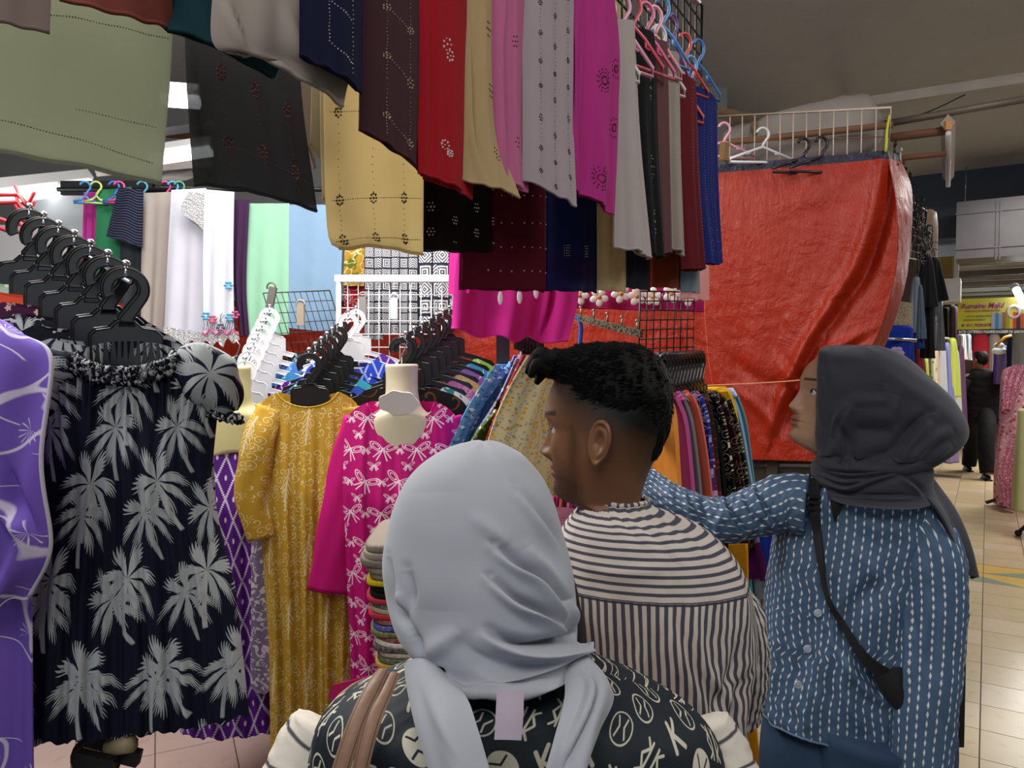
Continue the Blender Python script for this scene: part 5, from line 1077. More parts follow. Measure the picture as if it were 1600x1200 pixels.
# small bright bits seen between man and grey hijab
root = thing('cloth_bundle', 'bundle of pink and purple striped cloths behind the man\'s chin', 'cloth', at(888, 800, 1.9))
for k in range(9): sheet('folded_strip', fabric(['#c03a5a', '#8a1a5c', '#d86a4a', '#4a1030', '#d87aa0', '#a01f6a', '#5a2a80', '#c04a90', '#80204a'][k]), [(864+6*k, 775, 1.9), (862+6*k, 796, 1.9)], [(872+6*k, 775, 1.92), (870+6*k, 798, 1.92)], root, 5, 5, t=.006)
root = thing('plastic_packet', 'glossy plastic packet of folded cloth behind the man\'s collar', 'packet', at(885, 815, 1.8)); sheet('front', solid('#7a4a5a', .15, var=.5), [(862, 795, 1.8), (862, 832, 1.75)], [(925, 800, 1.8), (925, 850, 1.75)], root, 20, 14, crump=.006, t=.02)
# stack of folded batik between the bow dress and the grey hijab
cs = ['#2a2420', '#cfc2ae', '#1f1a1c', '#d8d0c6', '#6a2030', '#c9a040', '#3a4a2a', '#c8b8a4', '#1a1a1e', '#e0d8cc', '#7a1f2a', '#4a5a2a', '#1c3a9a', '#8a3a3a', '#c0303c', '#b8a48c', '#1f4a4a', '#b03040', '#101012', '#0e0e12', '#c9b01a', '#8a7e6a', '#968c7c', '#7a7466', '#958b80', '#857a70']
for k in range(26):
    y = 1088-k*8.6+(k > 20)*-(k-20)*2.5; cc = cs[k]; dk = sum(C(cc)) < .5
    lb_ = '%s folded batik cloth, number %d counted from the bottom of the stack' % (['umber', 'pale', 'brown black', 'ivory', 'maroon', 'ochre', 'olive', 'beige', 'blue black', 'cream', 'crimson', 'green', 'royal blue', 'rose brown', 'red', 'sand', 'teal', 'rust red', 'plain black', 'plain jet black', 'yellow', 'grey beige', 'stone', 'grey', 'pinkish beige', 'topmost cream'][k], k+1)
    c = at(620+ (26-k)*1.0, y, 1.78); root = thing('folded_cloth', lb_, 'folded cloth', c, 'stack of folded batik cloths'); x0 = 560+ (8 if k > 15 else 28-k*1.2) + 5*math.sin(k*2.1)-(10 if k > 21 else 0)
    mt = fabric(cc, ((p_scroll, '#d8ccbc' if dk else '#4a2a2e', 40, .12),) if k not in (18, 19) else ()); A_ = at(x0, y, 1.72); w_ = .34; hh = .0135 if k < 21 else .02
    mb = MB(); n = 30; th = np.arange(n)/n*2*pi; e = .35
    for q, dz in ((0, -.24), (1, .24)):
        pass
    prof = np.stack([np.sign(np.cos(th))*np.abs(np.cos(th))**.35*(w_/2), np.sign(np.sin(th))*np.abs(np.sin(th))**.35*.16], -1)
    zs = [(-.5, .96), (-.42, .995), (-.2, 1.0), (.2, 1.0), (.42, .995), (.5, .96)]
    P = np.array([[[A_[0]+w_/2+prof[i, 0]*s_, A_[1]+.16+prof[i, 1]*s_, A_[2]+z_*hh+.002*math.sin(th[i]*3+k)] for i in range(n)] for z_, s_ in zs])
    mb.grid(P, closed=True, cap0=True, cap1=True); mb.build('fold', mt, root)
    A2 = A_+np.array([0, -.0, 0]); MB().grid(P*[1, 1, 1]-np.array([.003, .006, 0])-E3*hh*.0, closed=True) if False else None
tag(MB().box(at(655, 1092, 1.8)+np.array([.06, .1, -.40]), (.30, .4, .8)).build('display_table', solid('#6a5a48', .7, bump=.3, scale=10, var=.2), smooth=False), 'brown table under the stack of folded batik cloths', 'table')
# stall upper left: lamps, beams, red hangers, board
M_gl2 = M_glow
for lb, a, b, r in (('bright ceiling tube seen between the sage and charcoal scarves', (255, 156, 3.3), (310, 160, 3.3), .03), ('long white fluorescent tube lamp at the left under the sage scarf', (-60, 316, 3.4), (140, 290, 4.2), .035), ('fluorescent tube lamp behind the sage scarf lower edge', (236, 250, 3.9), (330, 236, 3.9), .03)):
    rt = thing('tube_lamp', lb, 'lamp', at(*a)); MB().seg(at(*a), at(*b), r, 12).build('tube', M_gl2, rt)
    c1, c2 = at(*a)+E3*(r+.012), at(*b)+E3*(r+.012); MB().tube([c1, c2], r*1.3, 4, flat=.6).build('batten', M_wfr, rt, smooth=False)
for k, (a, b, r, mt) in enumerate((((150, 262, 4.2), (330, 246, 4.2), .05, M_dirtyw), ((200, 210, 4.4), (340, 190, 4.4), .04, M_steel), ((60, 350, 4.1), (300, 268, 4.3), .035, M_dirtyw), ((230, 205, 4.6), (340, 214, 4.6), .03, M_rust))):
    tag(MB().tube([at(*a), at(*b)], r, 4, flat=.6).build('roof_beam', mt, smooth=False), '%s slanting roof beam inside the stall at the upper left' % ('lower white', 'steel grey', 'long pale', 'rusty')[k], 'beam')
tag(MB().box(at(103, 335, 3.95), (.42, .02, .34)).build('panel_board', solid('#a8acae', .6, var=.15), smooth=False), 'grey white board leaning behind the left black hangers', 'board')
for k in range(4):
    rt = thing('clothes_hanger', '%s red plastic hanger at the left edge' % ['topmost', 'second', 'third', 'lowest'][k], 'hanger', at(0, 310+14*k, 1.9+.04*k), 'red hangers at the left edge'); dz = 14*k
    MB().tube([at(-40, 306+dz, 1.9), at(28, 304+dz*.8, 1.9), at(42, 322+dz, 1.9), at(54, 300+dz, 1.9)] if k < 2 else [at(-40, 300+dz, 1.95), at(10, 318+dz, 1.95), at(50, 332+dz*.8, 1.95)], .0055, 6).build('frame', solid('#c8303a', .4), rt)
    MB().tube([at(24, 290+dz, 1.92), at(30, 305+dz, 1.92), at(42, 318+dz, 1.9)], .005, 6).build('hook', solid('#c8303a', .4), rt)
rt = thing('display_case', 'pale grey case and reddish goods low behind the left hangers', 'case', at(30, 470, 3.2)); MB().box(at(20, 440, 3.4), (.45, .1, .5)).build('case', solid('#b5b5b8', .5), rt, smooth=False)
for k, (px, py, cc) in enumerate(((18, 476, '#3a1433'), (48, 482, '#d8d4b8'), (62, 474, '#d84a28'), (84, 500, '#c8a02a'))):
    garment('blouse', '%s blouse low behind the left black hangers' % ['plum patterned', 'cream with green leaves', 'orange-red flowered', 'yellow and red'][k], 'blouse', fabric(cc, ((p_blots, ['#c8b0a0', '#4a6a3a', '#c060b0', '#b02a20'][k], 30, .58),)), at(px, py, 2.4+.1*k), .3, nk=.05, W=((0, .10), (1, .12)), length=.6, nu=24, nv=12, T=.03, slope=.02)
# ================================================================ PEOPLE
def surf_d(P, px, py, off=.006):
    X, Y = proj(P); D = np.hypot(X-px, Y-py); dep = P[..., 1]; thr = max(D.min()*1.5, 9); k = D < thr; return float(dep[k].min())-off
def onS(P, px, py, off=.006): return at(px, py, surf_d(P, px, py, off))
def skin_body(name, joints, edges, mat, parent, extra=None):
    """one continuous figure grown over a skeleton; joints: name -> (x,y,z,radius)"""
    keys = list(joints); V = [joints[k][:3] for k in keys]; loc = wloc(parent)
    me = bpy.data.meshes.new(name); me.from_pydata([Vector(v)-loc for v in V], [(keys.index(a), keys.index(b)) for a, b in edges], [])
    o = bpy.data.objects.new(name, me); COL.objects.link(o)
    md = o.modifiers.new('skin', 'SKIN'); 
    if not me.skin_vertices: 
        bpy.context.view_layer.objects.active = o
    sv = me.skin_vertices[0].data if me.skin_vertices else None
    if sv:
        for i, k in enumerate(keys): r = joints[k][3]; sv[i].radius = (r*.72, r*.72)
        sv[keys.index('pelvis')].use_root = True
    ss = o.modifiers.new('sub', 'SUBSURF'); ss.levels = ss.render_levels = 2
    bpy.context.view_layer.update(); dg = bpy.context.evaluated_depsgraph_get()
    me2 = bpy.data.meshes.new_from_object(o.evaluated_get(dg)); bpy.data.objects.remove(o)
    V2 = np.zeros(len(me2.vertices)*3); me2.vertices.foreach_get('co', V2); V2 = V2.reshape(-1, 3)+np.array(loc)
    mb = MB(); qs = [tuple(p.vertices) for p in me2.polygons if len(p.vertices) == 4]; ts = [tuple(p.vertices) for p in me2.polygons if len(p.vertices) == 3]
    mb.raw(V2, qs, ts, cuv=(.02, -.5))
    if extra: extra(mb)
    return mb
def skeleton(c, yaw, h, larm, rarm, legs=None, sh=.19, waistr=.11):
    """joints of a standing adult; c = point on the floor; larm/rarm = [elbow, wrist] world points; returns joints, edges"""
    f = np.array([-math.sin(yaw), math.cos(yaw), 0]); r = np.array([math.cos(yaw), math.sin(yaw), 0]); c = np.array(c); k = h/1.65
    J = {}; E_ = []
    def J_(n, p, rad): J[n] = (*p, rad)
    J_('pelvis', c+E3*.90*k, .12); J_('waist', c+E3*1.05*k, waistr); J_('chest', c+E3*1.24*k, .115); J_('neckbase', c+E3*1.37*k-f*.01, .06); J_('neck', c+E3*1.42*k, .05)
    E_ += [('pelvis', 'waist'), ('waist', 'chest'), ('chest', 'neckbase'), ('neckbase', 'neck')]
    for s, nm, arm_ in ((-1, 'l', larm), (1, 'r', rarm)):
        shp = c+r*s*sh+E3*1.33*k; J_(nm+'sh', shp, .045); el, wr = np.array(arm_[0]), np.array(arm_[1]); J_(nm+'el', el, .036); J_(nm+'wr', wr, .024)
        E_ += [('neckbase', nm+'sh'), (nm+'sh', nm+'el'), (nm+'el', nm+'wr')]
        d = (wr-el)/np.linalg.norm(wr-el); sd = np.cross(d, f); sd /= np.linalg.norm(sd)+1e-9; pn = np.cross(sd, d)
        J_(nm+'pm', wr+d*.05, .028); E_.append((nm+'wr', nm+'pm'))
        for q, (off, L) in enumerate(((-.032, .07), (-.011, .08), (.010, .075), (.030, .058))):
            b = wr+d*.085+sd*off; J_(nm+'f%da' % q, b, .0095); J_(nm+'f%db' % q, b+d*L*.55+pn*.008, .0085); J_(nm+'f%dc' % q, b+d*L*.95+pn*.026, .0075)
            E_ += [(nm+'pm', nm+'f%da' % q), (nm+'f%da' % q, nm+'f%db' % q), (nm+'f%db' % q, nm+'f%dc' % q)]
        J_(nm+'ta', wr+d*.035-sd*.035+pn*.01, .011); J_(nm+'tb', wr+d*.07-sd*.05+pn*.02, .009); E_ += [(nm+'pm', nm+'ta'), (nm+'ta', nm+'tb')]
        hp = c+r*s*.09+E3*.84*k; kn = c+r*s*.10+E3*.47*k+f*.01; an = c+r*s*.10+E3*.08*k
        if legs: kn, an = [np.array(x) for x in legs[nm]]
        J_(nm+'hp', hp, .085); J_(nm+'kn', kn, .055); J_(nm+'an', an, .036); J_(nm+'to', an+f*.13-E3*.04, .028)
        E_ += [('pelvis', nm+'hp'), (nm+'hp', nm+'kn'), (nm+'kn', nm+'an'), (nm+'an', nm+'to')]
    return J, E_
def gs(x, s): return np.exp(-(x/s)**2)
HEADROWS = [(.118, .004, -.020, .006), (.114, .030, -.046, .033), (.105, .050, -.066, .049), (.09, .066, -.082, .061), (.07, .079, -.092, .069), (.05, .086, -.097, .0735), (.03, .090, -.098, .0755), (.012, .0905, -.096, .0755), (0, .086, -.093, .0745), (-.02, .083, -.086, .0725), (-.04, .082, -.077, .069),
            (-.06, .0805, -.068, .063), (-.08, .079, -.061, .056), (-.095, .078, -.056, .048), (-.107, .074, -.054, .040), (-.115, .060, -.055, .040), (-.120, .035, -.058, .046), (-.130, .016, -.062, .051), (-.15, .006, -.068, .054), (-.19, .0, -.078, .060), (-.24, .0, -.095, .075)]
def head_pts(M, c, s=1.0, nose=1.0, n=140, k=190, chin=0, rows=None, fem=0, crown=1.0):
    R = np.array(rows or HEADROWS); zz = np.concatenate([np.linspace(.118, .1, 14), np.linspace(.098, -.125, k-40), np.linspace(-.13, -.24, 26)])
    yf = np.interp(-zz, -R[:, 0], R[:, 1]); yb = np.interp(-zz, -R[:, 0], R[:, 2]); hw = np.interp(-zz, -R[:, 0], R[:, 3])
    ker = np.ones(7)/7; sm = lambda q: np.convolve(np.pad(q, 3, 'edge'), ker, 'valid')
    yf, yb, hw = sm(yf), sm(yb), sm(hw)
    th = np.arange(n)/n*2*pi; a = th-.5*np.sin(th)
    P = np.zeros((len(zz), n, 3))
    for i, z in enumerate(zz):
        yc = yb[i]+.47*(yf[i]-yb[i]); ca, sa = np.cos(a), np.sin(a)
        y = yc+np.where(ca > 0, (yf[i]-yc)*np.abs(ca)**.85, -(yc-yb[i])*np.abs(ca)); x = hw[i]*sa
        P[i] = np.stack([x, y, np.full(n, z)], -1)
    X, Y, Z = P[..., 0], P[..., 1], P[..., 2]; fr = np.clip(Y*25, 0, 1)*(np.cos(a) > 0)[None]
    nz = np.interp(-Z, [-.03, -.016, 0, .012, .026, .036, .041, .047, .054], np.array([0, .002, .004, .009, .017, .023, .0235, .014, 0])*nose)
    sx = np.interp(-Z, [-.02, .01, .03, .04, .05], [.008, .008, .010, .0135, .014])
    d = nz*np.exp(-(X/sx)**2)
    d += .007*nose*(gs(np.abs(X)-.0145, .0065)*gs(Z+.0415, .0085))
    d += -.010*gs(np.abs(X)-.031, .015)*gs(Z-.001, .012)+.0045*gs(np.abs(X)-.028, .020)*gs(Z-.021, .009)*(1-fem*.6)
    d += .004*gs(np.abs(X)-.043, .018)*gs(Z+.028, .018)
    d += (.0065+.002*fem)*gs(X, .019)*gs(Z+.062, .0045)+(.0070+.002*fem)*gs(X, .017)*gs(Z+.0725, .0055)-.0045*gs(X, .024)*gs(Z+.0668, .0018)-.002*gs(X, .02)*gs(Z+.082, .005)
    d += (.006+chin)*gs(X, .020)*gs(Z+.100, .012)+.003*gs(X, .03)*gs(Z-.06, .03)
    d += .007*gs(np.abs(X)-.031, .010)*gs(Z-.003, .0055)+.003*gs(np.abs(X)-.031, .011)*gs(Z+.006, .004)
    P[..., 1] += d*fr
    uv = np.stack(np.meshgrid(np.concatenate([a, [2*pi]])/(2*pi), zz), -1); P[..., 2] = np.where(Z > .02, .02+(Z-.02)*crown, Z)
    Pw = (P*s)@np.array(M).T+np.array(c)
    return Pw, uv
def ear_mb(mb, M, c, s, side, mi=0, rx=.0175, rz=.033, pos=(.0725, -.010, -.012), splay=.42):
    ph = np.arange(36)/36*2*pi; ss = [0.02, .2, .35, .5, .62, .72, .8, .88, .95, 1.0, 1.0, .9, .6]; P = np.zeros((len(ss), 36, 3))
    for i, q in enumerate(ss):
        back = i >= 10
        w = rx*(1+.12*np.sin(ph))*(1-.25*np.clip(-np.sin(ph)-.5, 0, 1)*2); yy = -q*w*np.cos(ph)*1.0; z = q*rz*np.sin(ph)
        rear = np.clip(np.cos(ph)*.8+.4+np.clip(np.sin(ph), 0, 1)*.5, 0, 1)
        o = .006+.0065*gs(q-.90, .09)*rear-.010*gs(q, .36)*np.clip(1.2-np.clip(-np.sin(ph), 0, 1), 0, 1)+.0045*gs(q-.60, .10)*rear-.003*gs(q-.75, .06)*rear
        if back: o = (o*0-.001 if q < 1 else o*.3)
        o = o+splay*(q*w*np.cos(ph)+rx*.9)
        P[i] = np.stack([side*(o+pos[0]), yy+pos[1], z+pos[2]], -1)
    tlt = .18; y, z = P[..., 1].copy()-pos[1], P[..., 2].copy()-pos[2]; P[..., 1] = pos[1]+y*math.cos(tlt)-z*math.sin(tlt)*1; P[..., 2] = pos[2]+y*math.sin(tlt)+z*math.cos(tlt)
    P = (P*s)@np.array(M).T+np.array(c); uv = np.tile(np.array([.75, -.5]), (len(ss), 37, 1)); mb.grid(P, closed=True, uv=uv, cap0=True, cap1=True, flip=(side > 0), mi=mi)
def skinmat(base, hair=None, beard=0, lip='#8a4f48', name='skin'):
    g = G(name); u, v = g.uv(); up = g.abs(u-.5)*2; n = g.noise(g.vec(u*3, v*8), 6, 4); c = g.mix(tuple(q*.9 for q in C(base)), tuple(min(1, q*1.1) for q in C(base)), n)
    fn = g.noise(g.vec(u*60, v*60), 14, 3, .7)
    c = g.mix(c, C(lip), g.lt(g.abs(v+.067), .0105, .004)*g.gt(up, .895, .02)*.8)
    c = g.mix(c, C('#15100d'), g.lt(g.abs(v-.021-(1-up)*.02), .0035, .003)*g.gt(up, .74, .02)*g.lt(up, .955, .01)*.85)
    if hair:
        line = (up**1.6)*.15-.075; f = g.m('MULTIPLY_ADD', v-line+(fn-.5)*.03, 1/.075, .12, clamp=True); f = g.mx(f*1.0, g.lt(g.abs(up-.62), .03, .06)*g.lt(g.abs(v+.015), .045, .04)*.5)*g.gt(v, -.12, .03)
        c = g.mix(c, C(hair), f)
    if beard: 
        b = g.lt(v, (up-.62)*.05-.062, .035)*g.gt(up, .57, .06)*g.gt(v, -.128, .02)*(g.m('MULTIPLY_ADD', fn, 2.4, -.35, clamp=True))
        c = g.mix(c, C('#1c1512'), b*beard); c = g.mix(c, C('#1c1512'), g.lt(g.abs(v+.054), .004, .004)*g.gt(up, .88, .03)*beard)
    g.set(c, .45, 0, .4); g.b.inputs['Subsurface Weight'].default_value = .08; g.b.inputs['Subsurface Radius'].default_value = (.01, .004, .002); g.bump(fn, .12, .001); return g.mat
def eyes(M, c, s, parent, x=.030, y=.0650):
    for sg_ in (-1, 1):
        p = np.array(c)+np.array(M)@(np.array([sg_*x, y, .000])*s); e = MB().ell(p, (.0122*s,)*3, 18, 12).build('eye', solid('#d8d2cc', .15, spec=.6), parent)
        fw = np.array(M)@np.array([0, 1, 0]); MB().ell(p+fw*.0075*s, (.0062*s,)*3, 14, 10).build('iris', solid('#1c100a', .1, spec=.8), e, recenter=True)
        pts = [np.array(c)+np.array(M)@(np.array([sg_*(x+q), y+.0125-abs(q)*.35, .0052-(q/.016)**2*.004])*s) for q in np.linspace(-.015, .016, 9)]
        MB().tube(pts, .0011*s, 5).build('eyelashes', M_black, parent)
def frame(alpha, pitch=0, roll=0):
    f = np.array([-math.cos(alpha), math.sin(alpha), 0]); r = np.array([f[1], -f[0], 0]); M = np.column_stack([r, f, E3])
    R = Matrix.Rotation(pitch, 3, 'X') @ Matrix.Rotation(roll, 3, 'Y'); return M@np.array(R)
# ---------------------------------------------------------------- man in the striped shirt
MHc = at(946, 670, 1.16); MM = frame(math.radians(20), .0)
feet = np.array([at(1010, 600, 1.2)[0], 1.2, 0])
man = thing('person', 'young man with faded black hair in a grey and cream striped shirt, seen from behind', 'person', feet)
M_sm = skinmat('#755038', '#0b0908', .8, '#7a4a3e', 'man_skin')
J, Ed = skeleton(feet, .9, 1.64, [feet+[-.16, -.05, 1.08], feet+[-.22, .12, .95]], [feet+[.17, .12, 1.07], feet+[.12, .28, .95]], sh=.16, waistr=.10)
J['rsh'] = (*at(1105, 905, 1.25), .04); J['lsh'] = (*at(905, 915, 1.14), .035); J['rel'] = (*at(1140, 1045, 1.28), .034); J['lel'] = (*at(840, 1050, 1.08), .034); J['neckbase'] = (*at(985, 850, 1.17), .05); J['neck'] = (*at(965, 800, 1.17), .045)
mb = skin_body('body', J, Ed, M_sm, man) 
Pm, uvm = head_pts(MM, MHc, 1.03); mb.grid(Pm, closed=True, uv=uvm, cap0=True, flip=False); ear_mb(mb, MM, MHc, 1.05, -1); ear_mb(mb, MM, MHc, 1.05, 1)
mb.build('body', M_sm, man); eyes(MM, MHc, 1.03, man)
M_hair = G('black_hair'); n = M_hair.noise(None, 60, 4); M_hair.set(C('#050404'), .6, 0, .15); M_hair.bump(n, .5, .004); M_hair = M_hair.mat
def hair_cap(rows, M, c, s, parent, mat, seed=2, n=110, k=80, amp=.0035):
    R = np.array(rows); I = interp(R, np.linspace(0, 1, k)); th = np.arange(n)/n*2*pi; P = np.zeros((k, n, 3))
    for i, (z, yf, yb, hw) in enumerate(I):
        yc = yb+.47*(yf-yb); ca = np.cos(th); P[i] = np.stack([hw*np.sin(th), yc+np.where(ca > 0, (yf-yc)*ca, (yc-yb)*ca), np.full(n, z)], -1)
    N = normals(P, True); N *= np.sign(((P-P.mean((0, 1)))*N).sum()); P = P+N*(amp*wob(P[..., 0]*30+P[..., 2]*20, P[..., 1]*22, seed, 7)+amp*.6*wob(P[..., 0]*90, P[..., 1]*60, seed+3, 7))[..., None]
    Pw = (P*s)@M.T+c; MB().grid(Pw, closed=True, cap0=True, cap1=True).build('hair', mat, parent); return P, N
hr = [(.130, -.002, -.022, .006), (.127, .036, -.050, .034), (.119, .064, -.068, .050), (.107, .084, -.082, .0615), (.094, .094, -.091, .069), (.080, .086, -.097, .074), (.066, .074, -.100, .0765), (.050, .066, -.1015, .077), (.036, .058, -.1005, .071), (.018, .040, -.099, .061), (0, .02, -.0965, .050), (-.02, .0, -.090, .040), (-.045, -.02, -.078, .030)]
Ph, Nh = hair_cap(hr, MM, MHc, 1.03, man, M_hair)
def strands(P, N, M, c, s, parent, mat, cnt, zmin, L=(.012, .022), flow=None, seed=5):
    r = np.random.RandomState(seed); V = []; T = []
    k, n = P.shape[:2]
    for q in range(cnt):
        i = int(k*(r.rand()**1.0)*.8); j = r.randint(n); p = P[i, j]
        if p[2] < zmin(p): continue
        nn = N[i, j]; d = flow(p, r); d = d-nn*nn.dot(d)*.6+nn*.35; d /= np.linalg.norm(d)+1e-9; l = L[0]+(L[1]-L[0])*r.rand(); sd = np.cross(d, nn); sd /= np.linalg.norm(sd)+1e-9; w = .0011
        a = p-nn*.003; m1 = a+d*l*.55; m2 = a+d*l-nn*l*.12+np.array([0, 0, -.002]); b = len(V)
        V += [a-sd*w, a+sd*w, m1-sd*w*.8, m1+sd*w*.8, m2, m1+nn*w, a+nn*w]; T += [(b, b+1, b+3), (b, b+3, b+2), (b+2, b+3, b+4), (b, b+2, b+5), (b, b+5, b+6), (b+1, b+6, b+5), (b+1, b+5, b+3), (b+2, b+4, b+5), (b+3, b+5, b+4)]
    V = (np.array(V)*s)@M.T+c; o = MB().raw(V, tris=T).build('hair_strands', mat, parent, smooth=False); o['kind'] = 'stuff'
strands(Ph, Nh, MM, MHc, 1.03, man, M_hair, 9000, lambda p: .012 if p[1] < .03 else .075, (.010, .020), lambda p, r: np.array([p[0]*5+r.randn()*.18, .9+r.randn()*.15, .05+r.randn()*.12]))
# quiff lock over the forehead
mb = MB()
for q in range(26):
    r = np.random.RandomState(q); x = -.055+q*.0035; a = np.array([x, .072+r.rand()*.01-abs(x+.01)*.2, .088+r.rand()*.018]); b = a+np.array([r.randn()*.004, .020, .006+r.randn()*.004]); e = a+np.array([r.randn()*.005-.003, .032+r.rand()*.006, -.004+r.randn()*.006])
    mb.tube(interp((np.array([a, b, e])*1.03)@MM.T+MHc, np.linspace(0, 1, 8)), [.011, .012, .0115, .011, .010, .009, .007, .004], 7)
mb.build('quiff', M_hair, man)
def p_shirt(g, u, v):
    yoke = g.gt(v, -.140, .001); h = p_stripe(g, u, v, .0122, .20, 1); w_ = p_stripe(g, u+g.sin(v*20)*.002, v, .0125, .24, 0)
    return g.mx(h*yoke, w_*(1-yoke))
M_shirt = fabric('#c8bfb7', ((p_shirt, '#4b4a56'), (lambda g, u, v: g.lt(g.abs(v+.142), .0016, .001), '#3a3a44')), rough=.85, crumple=.35)
rows = [(780, 912, 1012, 1.17, .052), (792, 905, 1022, 1.165, .062), (804, 893, 1052, 1.16, .078), (822, 880, 1097, 1.16, .095), (850, 868, 1132, 1.16, .108), (885, 860, 1156, 1.16, .118), (930, 855, 1171, 1.16, .125), (1000, 856, 1178, 1.16, .13), (1070, 862, 1170, 1.16, .13), (1200, 872, 1158, 1.16, .13), (1320, 868, 1160, 1.16, .135), (1440, 862, 1166, 1.16, .14)]
st = [([(1030, 930), (1050, 1000), (1085, 1080), (1120, 1160), (1135, 1200)], 11, .010, 'ridge'), ([(1000, 930), (1010, 1000), (1000, 1080), (1010, 1180)], 10, .006, 'ridge'), ([(1160, 1000), (1145, 1060), (1105, 1130)], 12, -.012, 'ridge'), ([(1080, 940), (1100, 1040), (1160, 1110)], 10, .008, 'ridge'),
      ([(1170, 1050), (1150, 1110), (1140, 1190)], 8, -.012, 'ridge'), ([(940, 940), (960, 1060), (950, 1200)], 12, .005, 'ridge'), ([(1120, 850), (1160, 930), (1168, 1010)], 8, .005, 'ridge'), ([(905, 880), (960, 895), (1040, 890)], 10, .004, 'ridge')]
def sdisp(seed, a=.004): return lambda TH, VV, P: a*wob(np.cos(TH)*2.2, VV*5+np.sin(TH)*1.5, seed, 7)+a*.4*wob(np.cos(TH)*6, VV*12+np.sin(TH)*5, seed+1, 7)
so, Ps = loftobj('shirt', M_shirt, rows, man, n=150, k=170, expo=2.15, strokes=st, disp=sdisp(3), cap0=False, cap1=False)
MB().tube([p for p in (Ps[0]*[1, 1, 1])], .004, 6, closed=True).build('collar_band', M_shirt, man)
M_shirt2 = fabric('#c8bfb7', ((lambda g, u, v: p_stripe(g, u, v, .0125, .24, 0), '#46454f'),), rough=.85)
def limb(name, mat, pts, rr, parent, n=40, k=60, flat=1.0, wr=.003, seed=1, strokes=None, up=None, cap=True):
    p = interp([np.array(q) for q in pts], np.linspace(0, 1, k)); r = np.interp(np.linspace(0, 1, k), np.linspace(0, 1, len(rr)), rr)
    T = np.gradient(p, axis=0); T /= np.linalg.norm(T, axis=1, keepdims=True); up = np.array(up if up is not None else [0, -1, .1]); P = np.zeros((k, n, 3)); th = np.arange(n)/n*2*pi
    for i in range(k):
        a = up-T[i]*up.dot(T[i]); a /= np.linalg.norm(a); b = np.cross(T[i], a); P[i] = p[i]+r[i]*(a[None]*np.cos(th)[:, None]*flat+b[None]*np.sin(th)[:, None])
    N = P-p[:, None]; N /= np.linalg.norm(N, axis=2, keepdims=True); TH, VV = np.meshgrid(th, np.linspace(0, 1, k))
    P = P+N*(wr*wob(np.cos(TH)*1.5+VV*2, VV*9+np.sin(TH)*1.5, seed, 7)+wr*.6*wob(np.cos(TH)*3, VV*22+np.sin(TH)*3, seed+5, 7))[..., None]
    P = strokes_apply(P, N, strokes)
    L = np.concatenate([[0], np.cumsum(np.linalg.norm(np.diff(p, axis=0), axis=1))]); cu = np.arange(n+1)/n*2*pi*r.mean(); uv = np.stack(np.meshgrid(cu, -L), -1)
    MB().grid(P, closed=True, uv=uv, cap0=cap, cap1=cap).build(name, mat, parent); return P
limb('sleeve', M_shirt2, [at(1098, 905, 1.24), at(1136, 955, 1.26), at(1146, 1040, 1.27), at(1136, 1110, 1.30)], [.035, .060, .060, .058], man, wr=.004, seed=4)
limb('sleeve', M_shirt2, [at(872, 905, 1.13), at(846, 960, 1.10), at(838, 1060, 1.08), at(834, 1110, 1.08)], [.04, .058, .056, .054], man, wr=.004, seed=5)
M_dkp = fabric('#1c1c22'); M_jean = fabric('#27384e', ((lambda g, u, v: g.noise(g.vec(u, v), 6, 3), '#3c526e'),), rough=.9, crumple=.3)
M_shoe = solid('#141414', .4)
def legs(mat, c, yaw, parent, hipz=.88, w=.085, sx=.095, shoe=M_shoe, foot=None, r0=.095, r1=.062):
    f = np.array([-math.sin(yaw), math.cos(yaw), 0]); r = np.array([math.cos(yaw), math.sin(yaw), 0]); c = np.array(c)
    for i, s in enumerate((-1, 1)):
        b = c+r*s*sx if foot is None else np.array(foot[i]); h = c+r*s*.075+E3*hipz
        limb('trouser_leg', mat, [h+E3*.06, lerp(h, b+E3*.48, .45), b*.75+c*.25*np.array([1, 1, 0])+E3*.47+f*.01, b+E3*.10], [r0*1.05, r0, r1*1.15, r1], parent, n=28, k=40, wr=.006, seed=i+9)
        mbs = MB(); mbs.ell(b+f*.06+E3*.04, (.045, .13, .04), 20, 12, np.column_stack([r, f, E3])); mbs.box(b+f*.05+E3*.01, (.08, .24, .02), np.column_stack([r, f, E3])); mbs.build('shoe', shoe, parent)
legs(M_dkp, feet, .9, man)
# ---------------------------------------------------------------- woman in the pale grey headscarf (nearest)
ff = np.array([at(770, 600, .84)[0], .86, 0])
wg = thing('person', 'nearest woman, seen from behind, in a pale grey headscarf and monogram-print blouse', 'person', ff)
M_sw = skinmat('#a87b5c', None, 0, '#9a5a54', 'woman_skin')
J, Ed = skeleton(ff, .05, 1.50, [ff+[-.24, .02, 1.02], ff+[-.2, .22, .95]], [ff+[.24, .02, 1.02], ff+[.2, .22, .95]], sh=.17)
mb = skin_body('body', J, Ed, M_sw, wg); Mg = frame(math.radians(95)); Hc = at(755, 850, .84); Pg, uvg = head_pts(Mg, Hc, .86, n=100, k=120, fem=1); mb.grid(Pg, closed=True, uv=uvg, cap0=True); mb.build('body', M_sw, wg); eyes(Mg, Hc, .9, wg)
M_hg = fabric('#a6aab4', rough=.75, weave=.04, var=.02, sheen=.25)
def c3(*p): return [(580+x/2.308, 680+y/2.308) for x, y in p]
